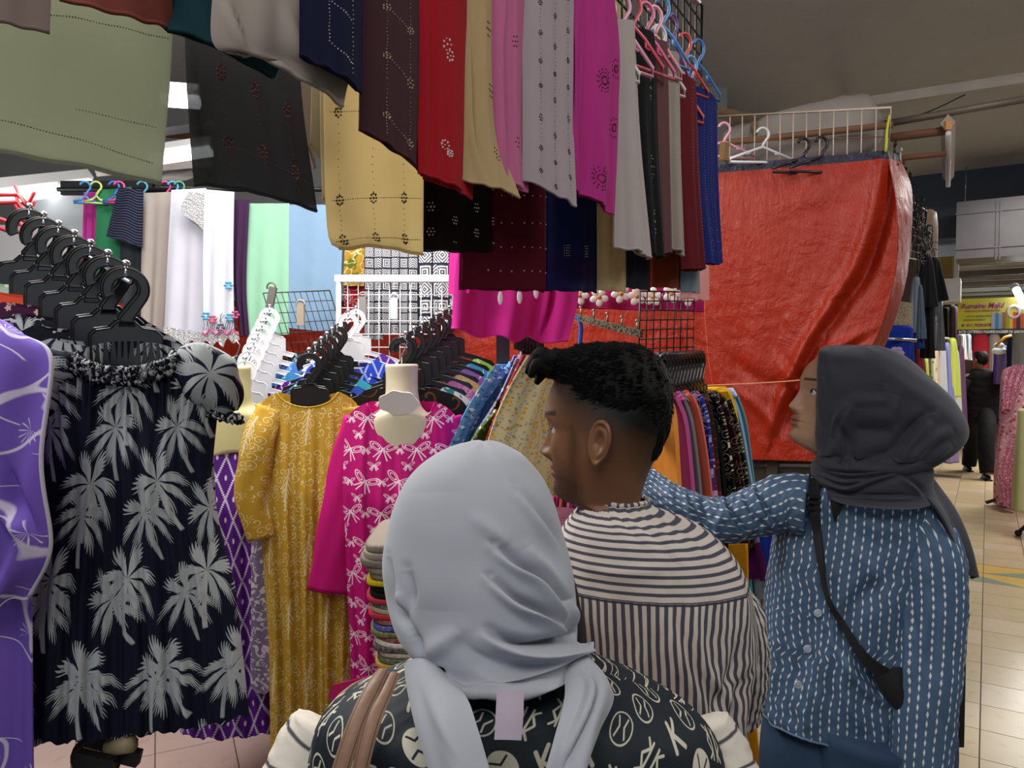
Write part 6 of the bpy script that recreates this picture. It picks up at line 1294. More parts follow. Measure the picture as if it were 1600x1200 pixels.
rows = [(691, 744, 764, .83, .012), (694, 722, 784, .83, .035), (700, 703, 798, .83, .055), (712, 678, 818, .83, .075), (730, 653, 835, .83, .092), (755, 631, 853, .83, .105), (790, 614, 868, .83, .115), (832, 604, 881, .83, .122), (875, 599, 891, .825, .127), (918, 603, 898, .82, .128), (949, 611, 902, .81, .124), (975, 622, 903, .80, .115), (998, 637, 902, .785, .10), (1018, 650, 906, .765, .082), (1036, 664, 905, .742, .064), (1052, 682, 896, .722, .048), (1066, 706, 874, .708, .034), (1079, 736, 848, .70, .022), (1088, 768, 825, .697, .008)]
st = [(c3((445, 405), (520, 470), (600, 520), (660, 590), (700, 650), (722, 712)), 9, .009, 'fold', 'both'), (c3((430, 520), (520, 600), (600, 640), (680, 690), (724, 716)), 9, .010, 'fold'), (c3((395, 695), (470, 745), (560, 768), (660, 765), (742, 742)), 11, .015, 'fold', 'start'),
      (c3((520, 190), (600, 290), (670, 400), (715, 520), (742, 650)), 10, .005, 'fold'), (c3((370, 860), (480, 880), (600, 860), (700, 810), (755, 785)), 12, .010, 'ridge', 'start'), (c3((300, 720), (380, 800), (470, 835), (600, 815)), 14, -.007, 'ridge'),
      (c3((132, 480), (142, 560), (128, 640), (150, 730), (230, 870)), 9, -.009, 'ridge'), (c3((95, 560), (130, 640), (150, 740)), 8, .007, 'ridge'), (c3((56, 430), (75, 600), (130, 705)), 7, -.006, 'ridge'), (c3((240, 868), (240, 869)), 8, -.028, 'pit'), (c3((200, 840), (270, 890), (330, 930)), 9, .010, 'ridge'),
      (c3((240, 200), (245, 400), (235, 640)), 40, .004, 'ridge'), (c3((360, 290), (430, 340), (500, 400)), 12, .003, 'ridge'), (c3((180, 800), (240, 760), (320, 700)), 14, .006, 'ridge'), (c3((690, 600), (735, 660), (745, 690)), 8, .008, 'ridge'), (c3((560, 400), (640, 500), (700, 600)), 9, .005, 'ridge'), (c3((300, 960), (400, 920), (520, 930), (640, 900)), 10, .005, 'ridge')]
st = [(a[0], a[1], a[2]*1.5, *a[3:]) for a in st]
ho, Phj = loftobj('headscarf', M_hg, rows, wg, n=240, k=240, expo=2.1, strokes=st, disp=lambda TH, VV, P: .002*wob(np.cos(TH)*1.2, VV*2, 5))
rows = [(860, 800, 870, .88, .05), (900, 770, 896, .88, .08), (950, 750, 908, .87, .085), (1000, 740, 913, .86, .085), (1040, 725, 915, .84, .085), (1075, 700, 914, .82, .085)]
loftobj('underscarf', solid('#0e0f12', .8), rows, wg, n=60, k=60)
sheet('scarf_tail', M_hg, [(634, 1040, .735), (641, 1083, .70), (654, 1135, .66), (675, 1200, .63), (705, 1290, .61)], [(700, 1062, .695), (727, 1092, .655), (742, 1135, .63), (760, 1200, .61), (782, 1290, .59)], wg, 40, 50, pleat=[(.004, 1.5, .5, .2)], bulge=.016, t=.004, strokes=[([(660, 1060), (690, 1130), (730, 1200)], 8, .003, 'ridge')])
sheet('scarf_tail', M_hg, [(884, 1040, .73), (882, 1092, .665), (866, 1148, .63), (849, 1200, .61), (828, 1290, .59)], [(921, 1040, .74), (957, 1083, .70), (937, 1139, .655), (918, 1200, .63), (895, 1290, .61)], wg, 40, 50, pleat=[(.005, 1.5, .5, .3)], bulge=.014, t=.004, strokes=[([(915, 1050), (925, 1090), (880, 1190)], 7, .008, 'fold')])
M_mono = fabric('#1c252d', ((p_mono, '#c9c5b4', .040),), rough=.6, crumple=.25)
rows = [(1010, 700, 880, .80, .06), (1034, 672, 905, .79, .075), (1052, 636, 950, .785, .088), (1068, 585, 1000, .78, .097), (1086, 540, 1045, .775, .103), (1110, 505, 1088, .77, .108), (1140, 487, 1118, .77, .112), (1180, 478, 1134, .77, .115), (1240, 470, 1142, .77, .12), (1340, 475, 1135, .77, .125), (1500, 480, 1130, .77, .13), (1700, 470, 1140, .77, .14)]
bo, Pb = loftobj('blouse', M_mono, rows, wg, n=150, k=130, expo=2.3, cap0=True, cap1=False, disp=sdisp(7, .003), uvm='col')
M_slv = fabric('#d3ccc0', ((lambda g, u, v: p_stripe(g, u, v, .03, .06, 1), '#4a4a52'),), rough=.8)
limb('sleeve', M_slv, [at(512, 1140, .79), at(484, 1190, .78), at(462, 1290, .76), at(455, 1420, .76)], [.040, .046, .050, .05], wg, wr=.003, seed=2)
limb('sleeve', M_slv, [at(1098, 1130, .80), at(1122, 1190, .79), at(1140, 1290, .77), at(1146, 1420, .77)], [.030, .042, .050, .05], wg, wr=.003, seed=3)
sheet('clothing_label', fabric('#a79cab', rough=.8), [(777, 1080, .648), (775, 1120, .632), (773, 1156, .622)], [(818, 1080, .648), (817, 1120, .632), (814, 1157, .622)], wg, 8, 10, bulge=.003, t=.002)
loftobj('skirt', fabric('#20242c'), [(1650, 480, 1130, .78, .13), (2000, 430, 1180, .80, .16), (2700, 380, 1230, .82, .2)], wg, n=60, k=40, cap0=False, cap1=False)
for s in (-1, 1): MB().ell(ff+np.array([s*.1, .05, .04]), (.045, .12, .04), 18, 10).build('shoe', M_shoe, wg)
bag = thing('shoulder_bag', 'brown leather shoulder bag straps over the nearest woman\'s left shoulder', 'bag', ff+np.array([-.25, -.02, .9]))
g = G('brown_leather'); u, v = g.uv(); n = g.noise(g.vec(u, v), 120, 4); g.set(g.mix(C('#7d5f4c'), C('#8f705c'), n), .5, 0, .4); g.bump(n, .3, .002); M_lea = g.mat
for L, R in (([(588, 1052), (571, 1076), (545, 1130), (521, 1200), (495, 1300)], [(606, 1052), (594, 1078), (570, 1130), (547, 1200), (522, 1300)]), ([(606, 1058), (590, 1084), (570, 1130), (553, 1200), (534, 1300)], [(624, 1056), (613, 1084), (594, 1130), (575, 1200), (556, 1300)])):
    Ds = [.725, .69, .66, .64, .625]; o, P, N = sheet('strap', M_lea, [(x, y, d) for (x, y), d in zip(L, Ds)], [(x, y, d) for (x, y), d in zip(R, Ds)], bag, 10, 40, bulge=.003, t=.004)
    for c_ in (1, -2): MB().tube(P[:, c_]+N[:, c_]*.002, .0006, 4).build('stitching', solid('#5a4234', .8), bag)
MB().box(ff+np.array([-.27, -.12, .78]), (.28, .09, .24)).build('bag_body', M_lea, bag, smooth=False)
# ---------------------------------------------------------------- woman in the dark grey headscarf and blue shirt
wf = np.array([at(1340, 600, 1.46)[0], 1.46, 0])
wb = thing('person', 'woman in a charcoal headscarf and blue dashed-stripe shirt reaching out to the left', 'person', wf)
Hb = at(1316, 624, 1.475); Mb_ = frame(math.radians(2), math.radians(14)); M_sb = skinmat('#b08a70', None, 0, '#8f4f50', 'blue_woman_skin')
J, Ed = skeleton(wf, 1.9, 1.60, [at(1445, 1030, 1.32), at(1430, 1240, 1.28)], [at(1110, 806, 1.48), at(992, 738, 1.62)], sh=.13, waistr=.09)
J['rsh'] = (*at(1262, 800, 1.46), .03); J['lsh'] = (*at(1430, 835, 1.42), .035); J['rel'] = (*J['rel'][:3], .024); J['rwr'] = (*J['rwr'][:3], .02); J['neckbase'] = (*at(1335, 790, 1.48), .04); J['chest'] = (*at(1335, 880, 1.48), .09)
mb = skin_body('body', J, Ed, M_sb, wb); Pf, uvf = head_pts(Mb_, Hb, .965, nose=.9, fem=1, crown=.78, rows=[(z, yf+(.004 if -.1 < z < -.04 else 0), yb, hw) for z, yf, yb, hw in HEADROWS]); mb.grid(Pf, closed=True, uv=uvf, cap0=True); ear_mb(mb, Mb_, Hb, .9, -1); mb.build('body', M_sb, wb); eyes(Mb_, Hb, .965, wb)
M_hd = fabric('#393a43', rough=.8, weave=.08, var=.03, sheen=.15)
def c2(*p): return [(1200+x/4.284, 520+y/4.284) for x, y in p]
rows = [(539.5, 1325, 1358, 1.43, .015), (541, 1296, 1372, 1.43, .04), (543.5, 1290, 1382, 1.43, .06), (550, 1286, 1396, 1.43, .085), (560, 1286, 1410, 1.43, .10), (575, 1286, 1429, 1.43, .11), (592, 1286, 1446, 1.43, .115), (609, 1286, 1463, 1.43, .118), (625, 1286, 1478, 1.43, .118), (640, 1286, 1487, 1.43, .117), (655, 1286, 1494, 1.43, .114), (670, 1286, 1496, 1.43, .11), (684, 1286, 1492, 1.43, .105), (697, 1286, 1481, 1.43, .10), (708, 1287, 1468, 1.43, .092), (718, 1289, 1454, 1.42, .085), (727, 1293, 1436, 1.41, .075), (735, 1300, 1418, 1.40, .05), (740, 1330, 1395, 1.39, .02)]
st = [(c2((430, 700), (460, 560), (520, 450)), 4, .008, 'ridge'), (c2((500, 860), (480, 700), (540, 520), (640, 400)), 6, .009, 'ridge'), (c2((540, 880), (620, 700), (700, 560), (760, 380)), 7, .010, 'fold'), (c2((560, 870), (660, 760), (800, 560), (860, 400)), 8, .009, 'ridge'), (c2((720, 880), (860, 800), (960, 680), (1080, 560)), 9, .009, 'fold'), (c2((780, 910), (950, 830), (1100, 700), (1240, 640)), 9, .008, 'ridge'),
      (c2((340, 830), (420, 800), (440, 700)), 6, .006, 'ridge'), (c2((900, 930), (1080, 840), (1230, 740)), 7, .006, 'ridge'), (c2((500, 868), (502, 869)), 5, -.014, 'pit'), (c2((480, 600), (520, 740), (500, 860)), 5, -.007, 'ridge'), (c2((330, 120), (420, 160), (600, 150)), 8, .003, 'ridge')]
def front_open(TH, VV, P): return .003*wob(np.cos(TH)*1.5, VV*3, 8)
st = [(a[0], a[1], a[2]*1.9, *a[3:]) for a in st]
loftobj('headscarf', M_hd, rows, wb, n=200, k=200, expo=2.6, strokes=st, disp=front_open, expoL=7)
rows = [(716, 1284, 1440, 1.43, .085), (726, 1275, 1446, 1.43, .095), (738, 1273, 1447, 1.43, .10), (750, 1275, 1446, 1.43, .10), (760, 1281, 1448, 1.43, .098), (768, 1284, 1452, 1.43, .10), (776, 1288, 1450, 1.42, .10), (781, 1300, 1440, 1.40, .09)]
st = [(c2((330, 880), (500, 940), (720, 930), (900, 900)), 3.5, .007, 'fold'), (c2((340, 930), (500, 985), (720, 970), (860, 930)), 3.5, .006, 'fold'), (c2((350, 980), (500, 1030), (640, 1000), (830, 940)), 3.5, .006, 'fold'), (c2((380, 1040), (560, 1075), (720, 1010), (900, 960)), 4, -.008, 'ridge'), (c2((370, 1060), (600, 1100), (980, 1100)), 4, .006, 'fold'), (c2((900, 960), (1000, 1040), (1040, 1100)), 5, .006, 'fold')]
loftobj('neck_wrap', M_hd, rows, wb, n=180, k=110, expo=2.2, strokes=st)
sheet('scarf_tail', M_hd, [(1398, 728, 1.40), (1428, 760, 1.36), (1462, 800, 1.33), (1486, 850, 1.33), (1502, 896, 1.34)], [(1440, 722, 1.44), (1466, 760, 1.44), (1494, 806, 1.42), (1513, 855, 1.40), (1522, 905, 1.40)], wb, 24, 50, pleat=[(.006, 1.6, .4, .3)], bulge=.01, t=.004)
M_blue = fabric('#465f7b', ((p_dash, '#d6d8da', .0155, .0155),), rough=.6, crumple=.55, spec=.3)
rows = [(748, 1282, 1424, 1.45, .075), (764, 1256, 1446, 1.45, .09), (784, 1238, 1458, 1.455, .10), (815, 1226, 1468, 1.46, .105), (860, 1213, 1468, 1.46, .115), (920, 1203, 1462, 1.46, .12), (1000, 1195, 1458, 1.46, .125), (1060, 1190, 1456, 1.46, .13), (1105, 1188, 1454, 1.46, .132), (1122, 1192, 1450, 1.46, .132)]
st = [([(1340, 900), (1300, 1000), (1262, 1150)], 14, .008, 'ridge'), ([(1255, 940), (1262, 1000), (1240, 1080)], 14, -.012, 'ridge'), ([(1390, 900), (1340, 940), (1300, 1010)], 14, -.014, 'ridge'), ([(1330, 850), (1370, 900), (1400, 960)], 12, .008, 'ridge'), ([(1330, 1010), (1320, 1080), (1360, 1150)], 12, .014, 'ridge'), ([(1300, 980), (1350, 1060), (1400, 1100)], 12, .014, 'fold'),
      ([(1240, 800), (1232, 900), (1225, 1000)], 12, .008, 'ridge'), ([(1300, 800), (1296, 880), (1294, 950), (1274, 1060), (1250, 1180)], 4, .005, 'fold'), ([(1210, 900), (1215, 1000), (1200, 1090)], 9, .008, 'ridge'), ([(1380, 1010), (1370, 1080), (1390, 1140)], 9, -.010, 'ridge'), ([(1340, 820), (1400, 830), (1440, 860)], 14, .006, 'ridge')]
bo, Pbl = loftobj('shirt', M_blue, rows, wb, n=170, k=170, expo=2.2, strokes=st, disp=sdisp(11, .005), cap0=False, cap1=False)
stl = [([(1440, 850), (1448, 950), (1430, 1060)], 10, .006, 'ridge'), ([(1410, 900), (1425, 1010), (1410, 1120)], 8, .006, 'fold'), ([(1480, 900), (1470, 1000), (1480, 1100)], 8, .006, 'ridge')]
limb('sleeve', M_blue, [at(1418, 812, 1.42), at(1445, 845, 1.38), at(1452, 920, 1.36), at(1450, 1000, 1.34), at(1444, 1100, 1.31), at(1434, 1230, 1.28), at(1428, 1330, 1.27)], [.050, .064, .062, .058, .053, .047, .042], wb, n=70, k=120, wr=.003, seed=6, strokes=stl)
sta = [([(1095, 772), (1100, 800), (1092, 838)], 5, -.014, 'ridge'), ([(1128, 768), (1140, 800), (1165, 840)], 5, .010, 'fold'), ([(1178, 758), (1195, 800), (1212, 826)], 5, .010, 'fold'), ([(1160, 762), (1175, 800), (1205, 838)], 4, -.009, 'ridge'), ([(1040, 758), (1052, 790), (1060, 810)], 6, .007, 'ridge'), ([(1072, 770), (1082, 800), (1090, 830)], 5, .009, 'fold'), ([(1130, 800), (1118, 830), (1130, 845)], 5, .009, 'ridge')]
M_blue2 = fabric('#465f7b', ((lambda g, u, v: p_dash(g, u, v, .0155, .0155), '#d6d8da'),), rough=.6, crumple=.55, spec=.3)
limb('sleeve', M_blue2, [at(1262, 790, 1.44), at(1225, 786, 1.46), at(1180, 800, 1.47), at(1135, 812, 1.48), at(1095, 804, 1.50), at(1050, 783, 1.54), at(1018, 760, 1.58), at(1000, 745, 1.60)], [.062, .057, .050, .046, .040, .036, .033, .030], wb, n=70, k=150, wr=.004, seed=8, strokes=sta)
MB().tube([q for q in Pbl[-1]], .0025, 5, closed=True).build('hem', fabric('#5d7690'), wb)
for px, py in ((1278, 958), (1262, 1014), (1247, 1070)): c = onS(Pbl, px, py, .002); MB().tube([c+np.array([.0065*math.cos(t), 0, .0065*math.sin(t)]) for t in np.linspace(0, 2*pi, 15)[:-1]], .0016, 6, closed=True).ell(c, (.006, .0015, .006), 12, 6).build('button', solid('#b9c4ce', .3), wb)
inner, _, _ = sheet('inner_top', solid('#0b0b0d', .85), [(x, y, surf_d(Pbl, x, y, .003)) for x, y in ((1297, 782), (1300, 800), (1304, 815))], [(x, y, surf_d(Pbl, x, y, .003)) for x, y in ((1322, 784), (1312, 800), (1306, 815))], wb, 8, 8, t=.002)
legs(M_jean, wf, 1.9, wb, hipz=.86, sx=.07, r0=.12, r1=.07)
loftobj('jeans_hips', M_jean, [(1105, 1200, 1440, 1.46, .11), (1200, 1190, 1450, 1.46, .125), (1290, 1195, 1450, 1.46, .125)], wb, n=60, k=30)
cbag = thing('crossbody_bag', 'small black crossbody bag with buckle strap across the blue shirt', 'bag', at(1405, 1080, 1.40))
def laid(name, L, R, mat, parent, P, off=.006, **kw):
    f = lambda q: [(x, y, surf_d(P, x, y, off)) for x, y in q]; a, b = f(L), f(R); return sheet(name, mat, a, b, parent, **kw)
M_web = solid('#17181a', .7, bump=.3, scale=300)
laid('strap', [(1268, 748), (1265, 790), (1270, 830), (1278, 880), (1285, 918), (1295, 948), (1312, 978), (1344, 1032), (1375, 1062)], [(1283, 748), (1279, 790), (1283, 830), (1288, 880), (1292, 912), (1301, 942), (1319, 970), (1356, 1022), (1396, 1050)], M_web, cbag, Pbl, .008, nu=8, nv=70, t=.004)
c = onS(Pbl, 1271, 785, .014); 
for dz in (-.012, 0, .012): MB().box(c+E3*dz, (.026, .006, .006), Matrix.Rotation(.2, 3, 'Y')).build('buckle_bar', M_black, cbag, smooth=False)
laid('bag_flap', [(1372, 1058), (1382, 1078), (1402, 1105)], [(1402, 1042), (1412, 1062), (1420, 1105)], M_web, cbag, Pbl, .012, nu=12, nv=12, t=.02, bulge=.01)
MB().box(at(1462, 1085, 1.50), (.06, .10, .17)).build('bag_body', M_web, cbag, smooth=False)
# ---------------------------------------------------------------- man in the black suit walking away
mf = fl(1528, 744); mf[2] = 0; dS = mf[1]
mk = thing('person', 'man in a black suit walking away down the corridor', 'person', mf)
M_suit = fabric('#0a0a0c', rough=.8)
lf = fl(1514, 737); rf = fl(1543, 751)
J, Ed = skeleton(mf, -.3, 1.70, [at(1501, 622, dS), at(1520, 632, dS+.2)], [at(1572, 625, dS-.05), at(1571, 655, dS-.1)], legs=dict(l=(lerp(lf, mf, .3)+E3*.45, lf+E3*.08), r=(lerp(rf, mf, .3)+E3*.45, rf+E3*.08)), sh=.2)
mb = skin_body('body', J, Ed, M_sm, mk); Ms = frame(math.radians(75)); Hs = at(1531, 563, dS); M_sk2 = skinmat('#7f5a44', '#0b0908', 0, name='suit_skin'); Pk, uvk = head_pts(Ms, Hs, 1.0, n=60, k=90); mb.grid(Pk, closed=True, uv=uvk, cap0=True); ear_mb(mb, Ms, Hs, 1, -1); ear_mb(mb, Ms, Hs, 1, 1); mb.build('body', M_sk2, mk); eyes(Ms, Hs, 1, mk)
hair_cap([(.13, -.002, -.022, .006), (.126, .040, -.055, .036), (.115, .060, -.08, .055), (.09, .075, -.097, .07), (.06, .070, -.104, .078), (.03, .05, -.104, .079), (0, .02, -.1, .076), (-.03, .0, -.092, .070), (-.055, -.02, -.08, .06)], Ms, Hs, 1.0, mk, M_hair, n=50, k=40)
rows = [(576, 1522, 1541, dS, .06), (581, 1516, 1550, dS, .09), (588, 1508, 1563, dS, .12), (598, 1503, 1572, dS, .13), (615, 1505, 1570, dS, .14), (635, 1508, 1566, dS, .14), (650, 1506, 1567, dS, .15), (661, 1505, 1567, dS, .15)]
loftobj('jacket', M_suit, rows, mk, n=70, k=70, disp=sdisp(5, .006), expo=2.3)
limb('sleeve', M_suit, [at(1510, 594, dS), at(1503, 610, dS-.02), at(1499, 622, dS), at(1507, 631, dS+.12), at(1517, 632, dS+.2)], [.06, .062, .058, .05, .045], mk, n=24, k=30)
limb('sleeve', M_suit, [at(1565, 596, dS), at(1572, 612, dS), at(1573, 630, dS), at(1572, 646, dS-.05)], [.06, .062, .055, .05], mk, n=24, k=30)
MB().ell(at(1571, 652, dS-.08), (.035, .05, .06), 12, 8).build('cuff_hand', M_sk2, mk)
legs(M_suit, mf, -.3, mk, hipz=.88, foot=[lf, rf], r0=.11, r1=.09)
# ================================================================ THINGS ALONG THE CORRIDOR
def hang(nm, label, cat, cc, x0, x1, y0, y1, d, group=None, pats=(), top=.8, flare=1.0, amp=.012, f=2.0, rough=.8, hd=.05, st=0):
    """garment hanging free in the corridor, closed and slightly full"""
    cx = (x0+x1)/2; h = (x1-x0)/2; rows = [(y0, cx-h*top*.5, cx+h*top*.5, d, hd*.4), (y0+(y1-y0)*.06, cx-h*top, cx+h*top, d, hd), (y0+(y1-y0)*.4, cx-h*(top+flare)/2, cx+h*(top+flare)/2, d, hd), (y1, cx-h*flare+st, cx+h*flare+st, d, hd*1.2)]
    mt = fabric(cc, pats, rough=rough) if isinstance(cc, str) else cc
    o, P = loftobj(nm, mt, rows, None, n=50, k=40, disp=lambda TH, VV, P: amp*np.sin(TH*f*2+len(label))*VV+amp*.5*np.sin(TH*f*5+1)*VV)
    return tag(o, label, cat, group)
fr = struct(MB().box(((at(1390, 560, 5.4)+at(1390, 560, 5.4))/2)*[1, 1, 0]+E1*1.6-E2*.55+E3*1.3, (.08, 6.2, 2.6), RC).build('wall_left_stalls', solid('#4a4448', .9, var=.2), smooth=False)); fr.name = 'trim_2'
# dark mesh panel full of hooks at the corner of the stall
wirepanel('wire_grid', 'dark wire mesh panel crowded with hooks at the corner past the tarpaulin', at(1402, 300, 3.9), at(1447, 330, 5.0), at(1396, 400, 3.9), 7, 7, .0035, M_black, .007)
mb = MB(); r = np.random.RandomState(3)
for k in range(60):
    t = r.rand(); p = lerp(at(1412, 285, 3.95), at(1452, 395, 5.0), t)+np.array([r.randn()*.03, 0, r.randn()*.08]); a = r.rand()*6
    mb.tube([p+np.array([.022*math.cos(q+a), .01*math.sin(q*2), .022*math.sin(q+a)]) for q in np.linspace(0, 4.2, 8)]+[p+np.array([0, 0, -.07])], .0032, 5)
o = tag(mb.build('hook_tangle', M_black), 'tangle of black hanger hooks on the mesh panel', 'hooks'); o['kind'] = 'stuff'
cloud('clear_bag', 'dusty beige plastic bag tied behind the mesh panel', 'bag', solid('#9a8674', .35, var=.4), at(1446, 375, 5.3), (.12, .16, .42), 4)
for k, (px, py, cc, nm) in enumerate(((1399, 222, '#1a1a1c', 'black'), (1403, 240, '#26305a', 'navy'), (1408, 232, '#b8b0a8', 'pale'), (1412, 252, '#6a3a3a', 'maroon'), (1415, 262, '#1a1a1c', 'dull black'))):
    plastic_hanger('%s hanger jammed at the top corner of the tarpaulin stall' % nm, cc, at(px, py, 3.3+.12*k), 1.2, .22, .10, 'hangers at the tarpaulin corner', .005, .024)
tag(MB().tube(interp([at(1390, 180, 3.14), at(1386, 205, 3.11), at(1384, 238, 3.10), (at(1386, 215, 3.10))], np.linspace(0, 1, 16)), .005, 6).build('yellow_tie', solid('#b8b834', .6)), 'yellow plastic string tying the corner of the tarpaulin', 'string')
for k, (px, cc, nm, yw) in enumerate(((1132, '#e0a0b0', 'pale pink hanger with a brown tag above the tarpaulin', .2), (1192, '#c8c8cc', 'white hanger above the middle of the tarpaulin hem', .1), (1256, '#17171c', 'black hanger hook left of centre above the tarpaulin', .2), (1284, '#17171c', 'black hanger hook right of centre above the tarpaulin', .2))):
    plastic_hanger(nm, cc, at(px, (192, 200, 216, 214)[k], 3.38-.05*k), yw, .30, .10, 'hangers above the tarpaulin', .0065, .028)
MB().tube([at(1133, 222, 3.37), at(1130, 250, 3.37)], .022, 4, flat=.2).build('paper_tag', solid('#7a5a34', .7), [o for o in COL.objects if o.get('label', '').startswith('pale pink hanger with a brown')][0], smooth=False)
# dark clothes
gd = 'dark clothes hanging at the stall corner'
hang('garment', 'long grey-black coat hanging at the stall corner', 'garment', '#26262b', 1436, 1460, 398, 480, 5.0, gd, top=.6, amp=.02)
hang('garment', 'slanting dark sleeve beside the grey-black coat', 'garment', '#1f1e24', 1446, 1474, 402, 470, 5.1, gd, top=.5, amp=.02, st=3)
hang('garment', 'clear-wrapped pale blue garment at the left of the dark clothes', 'garment', '#8c94a4', 1421, 1443, 432, 520, 5.0, gd, top=.5, rough=.2)
hang('garment', 'deep blue garment in plastic among the dark clothes', 'garment', '#1c2f6e', 1425, 1440, 440, 545, 5.02, gd, top=.5)
hang('garment', 'slate blue narrow garment among the dark clothes', 'garment', '#5a6c80', 1433, 1444, 445, 530, 4.97, gd, top=.5)
hang('garment', 'black trousers hanging below the dark coat', 'garment', '#15151a', 1440, 1458, 470, 560, 5.1, gd, top=.9)
hang('garment', 'black garment in crinkled shiny plastic', 'garment', solid('#5a5a5e', .12, var=.6, bump=.8, scale=25), 1452, 1472, 462, 548, 5.2, gd, top=.8)
hang('blue_shirt', 'bright blue T-shirt with a pale flower print under the tarpaulin edge', 'shirt', '#16329a', 1376, 1424, 508, 575, 4.4, None, top=.95, hd=.06)
tag(MB().seg(at(1374, 528, 4.32), at(1432, 532, 4.32), .010, 8).build('hanging_rail', M_steel), 'metal rail in front of the blue T-shirt', 'rail')
pf = [o for o in COL.objects if o.get('label', '').startswith('bright blue T-shirt')][0]; mb = MB(); c = at(1401, 552, 4.28)
for a in range(6): mb.ell(c+np.array([.025*math.cos(a*1.05), 0, .025*math.sin(a*1.05)]), (.022, .004, .016), 10, 6)
mb.build('flower_print', solid('#a89ac8', .7), pf)
o, *_ = sheet('mesh_bag', fabric('#b5a88a', ((p_cell, '#7a6a50', 120, .1),)), [(1390, 470, 4.7), (1384, 508, 4.7)], [(1424, 474, 4.7), (1424, 508, 4.7)], None, 16, 12, bulge=.03, t=.01); tag(o, 'beige mesh bag above the blue T-shirt', 'bag')
gl = 'light clothes along the left of the corridor'
LI = [('wine red blouse at the near end of the light clothes', '#5a1420', 1422, 1444, 540, 620, 6.2), ('lime green scarf-like top in the light row', '#b9c454', 1439, 1452, 556, 690, 6.5), ('cream flowered blouse in the light row', '#ded6bc', 1448, 1464, 545, 700, 6.7), ('peach blouse in the light row', '#d8b090', 1456, 1468, 545, 700, 6.85), ('silver white long dress in the light row', '#c4c6cc', 1462, 1478, 530, 660, 7.0), ('lavender blue blouse in the light row', '#8a8cc4', 1472, 1486, 535, 640, 7.1), ('lilac long skirt hanging low in the light row', '#9a84b8', 1470, 1492, 600, 722, 7.25),
      ('yellow-green satin top in the light row', '#ccd860', 1478, 1496, 528, 620, 7.4), ('white long blouse with lime trim', '#dcdcd8', 1484, 1500, 545, 700, 7.6), ('mauve lace dress in the light row', '#7a5478', 1494, 1507, 540, 680, 8.0)]
for k, (lb, cc, x0, x1, y0, y1, d) in enumerate(LI): hang('blouse', lb, 'blouse', cc, x0, x1, y0, y1, d, gl, pats=((p_calico, '#7a9a5a', 25),) if k in (2, 6) else (), top=.7, hd=.10, amp=.02)
tag(MB().seg(at(1462, 527, 6.9), at(1482, 529, 7.3), .012, 8).build('hanging_rail', M_whitem), 'short white rail above the silver white dress', 'rail')
# things deeper under the sign
gg = 'clothes hanging under the yellow sign'
for k, (lb, cc, x0, x1, y0, y1, d) in enumerate((('dark leather jacket seen below the sign edge', '#4a3a2c', 1474, 1490, 470, 520, 9.4), ('purple grey garment left of the sign', '#54465c', 1484, 1496, 478, 545, 9.3), ('black garment hung between duct end and sign', '#151418', 1470, 1484, 480, 530, 9.3), ('brick red cloth panel below the sign', '#8a2c26', 1484, 1505, 520, 572, 10.2), ('grey striped shawl below the sign', '#9aa0a4', 1497, 1508, 522, 562, 9.8), ('blue and peach striped shawl below the sign', '#5f7f92', 1505, 1517, 522, 563, 9.9),
      ('bright red tall panel behind the suited man', '#a0222c', 1520, 1544, 522, 640, 12.5), ('dark navy garment right of the suited man', '#12142a', 1574, 1590, 470, 640, 9.4), ('lavender garment right of the sign', '#6a5a84', 1560, 1576, 540, 600, 9.6), ('violet top on the display bust by the suited man', '#4a2c7a', 1553, 1566, 548, 600, 9.9), ('sparkling grey garment at the right edge', '#8a8c94', 1585, 1612, 515, 590, 8.8), ('orange and yellow cloth bundle beside the suited man', '#d87a1c', 1484, 1506, 622, 650, 9.9), ('green yellow cloth bundle above the orange one', '#b8b83a', 1482, 1500, 600, 630, 9.9), ('red box-shaped bundle beside the suited man', '#a82a1c', 1486, 1508, 645, 668, 9.9), ('dark base under the red bundle', '#17141a', 1480, 1508, 664, 682, 10.0), ('pale beige column panel right of the red panel', '#a89a90', 1545, 1562, 522, 640, 12.6))):
    hang('garment' if 'bundle' not in lb and 'base' not in lb and 'panel' not in lb else 'hanging_cloth', lb, 'garment' if 'panel' not in lb and 'bundle' not in lb else 'cloth', cc, x0, x1, y0, y1, d, gg, top=.9, hd=.08, amp=.015, pats=((lambda g, u, v: p_stripe(g, u, v, .06, .2, 0), '#d8c0b0'),) if 'striped' in lb else ())
rt = thing('clothes_hanger', 'yellow wooden hanger below the right half of the sign', 'hanger', at(1565, 535, 9.2)); MB().tube([at(1556, 541, 9.2), at(1570, 527, 9.2), at(1580, 524, 9.2)], .018, 8).build('arm', solid('#c8922c', .5), rt)
rt = thing('display_bust', 'white display bust right of the suited man\'s head', 'bust form', at(1562, 545, 9.4)); MB().ell(at(1561, 540, 9.5), (.06, .05, .04), 14, 10).ell(at(1561, 548, 9.5), (.09, .06, .05), 14, 10).build('form', solid('#d6e2e2', .4), rt)
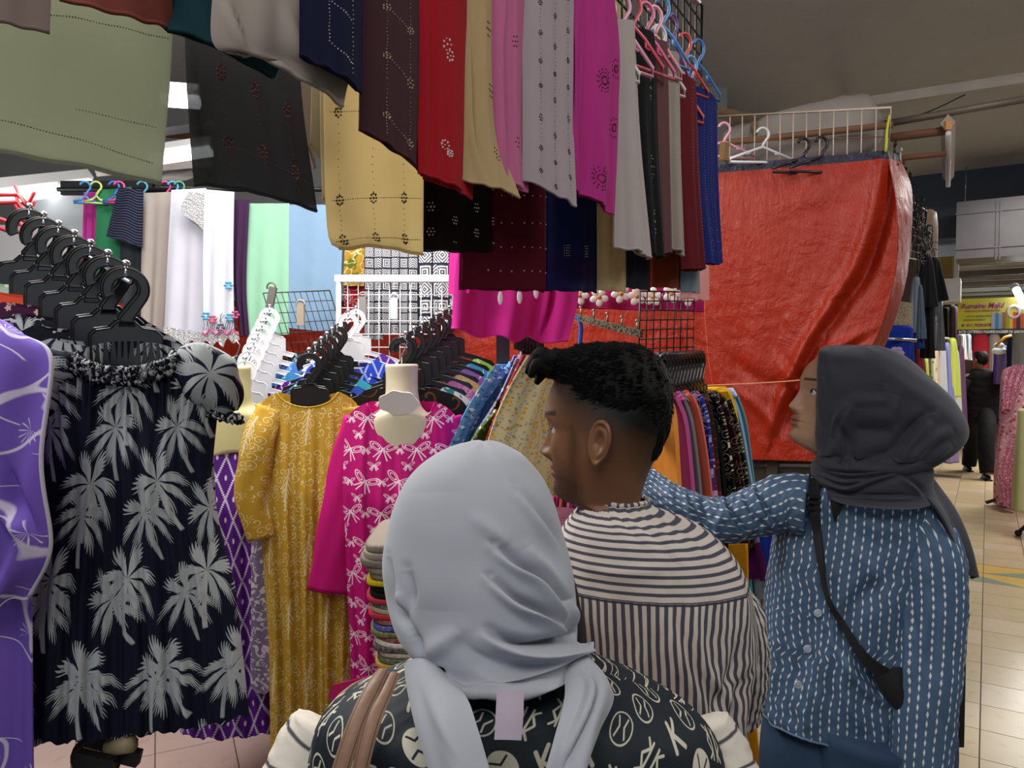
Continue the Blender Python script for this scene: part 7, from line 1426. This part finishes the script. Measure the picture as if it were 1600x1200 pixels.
# pink sequined dress on a black stand
M_seq = fabric('#7a3048', ((p_blots, '#c48090', 110, .52), (p_calico, '#d8a0b0', 60, .3)), rough=.35, crumple=.5)
M_pinkf = fabric('#c88c98', ((p_calico, '#a03a44', 22, .33), (p_calico, '#d8c0d0', 30, .3, 2.0)), rough=.6)
ps = fl(1592, 795); dP = ps[1]
pd_ = thing('dress', 'pink flowered gown with wine sequinned edges on a black stand', 'dress', ps)
loftobj('gown', M_pinkf, [(573, 1580, 1604, dP, .05), (582, 1570, 1620, dP, .10), (620, 1568, 1625, dP, .12), (680, 1567, 1632, dP, .14), (740, 1562, 1640, dP, .18), (792, 1562, 1650, dP, .2)], pd_, n=70, k=60, disp=lambda TH, VV, P: .02*np.sin(TH*9)*VV)
for L, R in (([(1582, 570, dP-.16), (1570, 590, dP-.18), (1566, 640, dP-.2)], [(1608, 570, dP-.14), (1596, 600, dP-.2), (1582, 640, dP-.2)]), ([(1576, 690, dP-.22), (1562, 730, dP-.24), (1568, 790, dP-.26)], [(1600, 680, dP-.22), (1586, 740, dP-.26), (1586, 798, dP-.28)])):
    sheet('sequin_panel', M_seq, L, R, pd_, 20, 30, pleat=[(.012, 3, 0, 0)], t=.01)
for a in (0, 2.1, 4.2): MB().tube([ps+E3*.18, ps+np.array([.30*math.cos(a+.4), .30*math.sin(a+.4), .03])], .018, 6).build('stand_leg', M_black, pd_)
MB().seg(ps+E3*.15, ps+E3*1.5, .015, 8).build('stand_pole', M_black, pd_)
p2_ = fl(1615, 845); rt = thing('dress', 'pale green satin gown at the right edge beside the pink one', 'dress', p2_); loftobj('gown', fabric('#b4b486', rough=.4), [(640, 1596, 1650, p2_[1], .1), (720, 1592, 1660, p2_[1], .14), (800, 1590, 1670, p2_[1], .18)], rt, n=50, k=40, disp=lambda TH, VV, P: .02*np.sin(TH*7)*VV)
MB().tube([p2_+E3*.2, fl(1590, 838)+E3*.03], .018, 6).ell(fl(1591, 838)+E3*.03, (.03, .03, .03)).build('stand_leg', M_black, rt)
hang('lace_dress', 'wine lace dress standing just behind the pink gown', 'dress', M_seq, 1556, 1572, 650, 770, 10.2, None, top=.8, hd=.1)
# far end shop fronts
for k, (a, z0, z1, cc, nm) in enumerate(((-2.2, 0, 2.2, '#6a4a50', 'wine'), (-1.2, 0, 2.0, '#8a7a70', 'taupe'), (0.2, 0, 2.1, '#5a5a74', 'slate'), (1.3, 0, 2.2, '#7a5a4a', 'brown'), (2.4, 0, 2.0, '#9a8a7a', 'sand'))):
    mb = MB(); 
    for q in range(8): mb.box(cor(a+.1*q, 15.5+.05*(q % 2), 1.15), (.085, .1, 1.5), RC)
    o = mb.build('rail_of_clothes', fabric(cc, ((lambda g, u, v: g.noise(g.vec(u, v), 7, 2), '#b08a7a'),)), smooth=False); o['kind'] = 'stuff'; tag(o, '%s rail of clothes at the far end of the corridor' % nm, 'clothes')
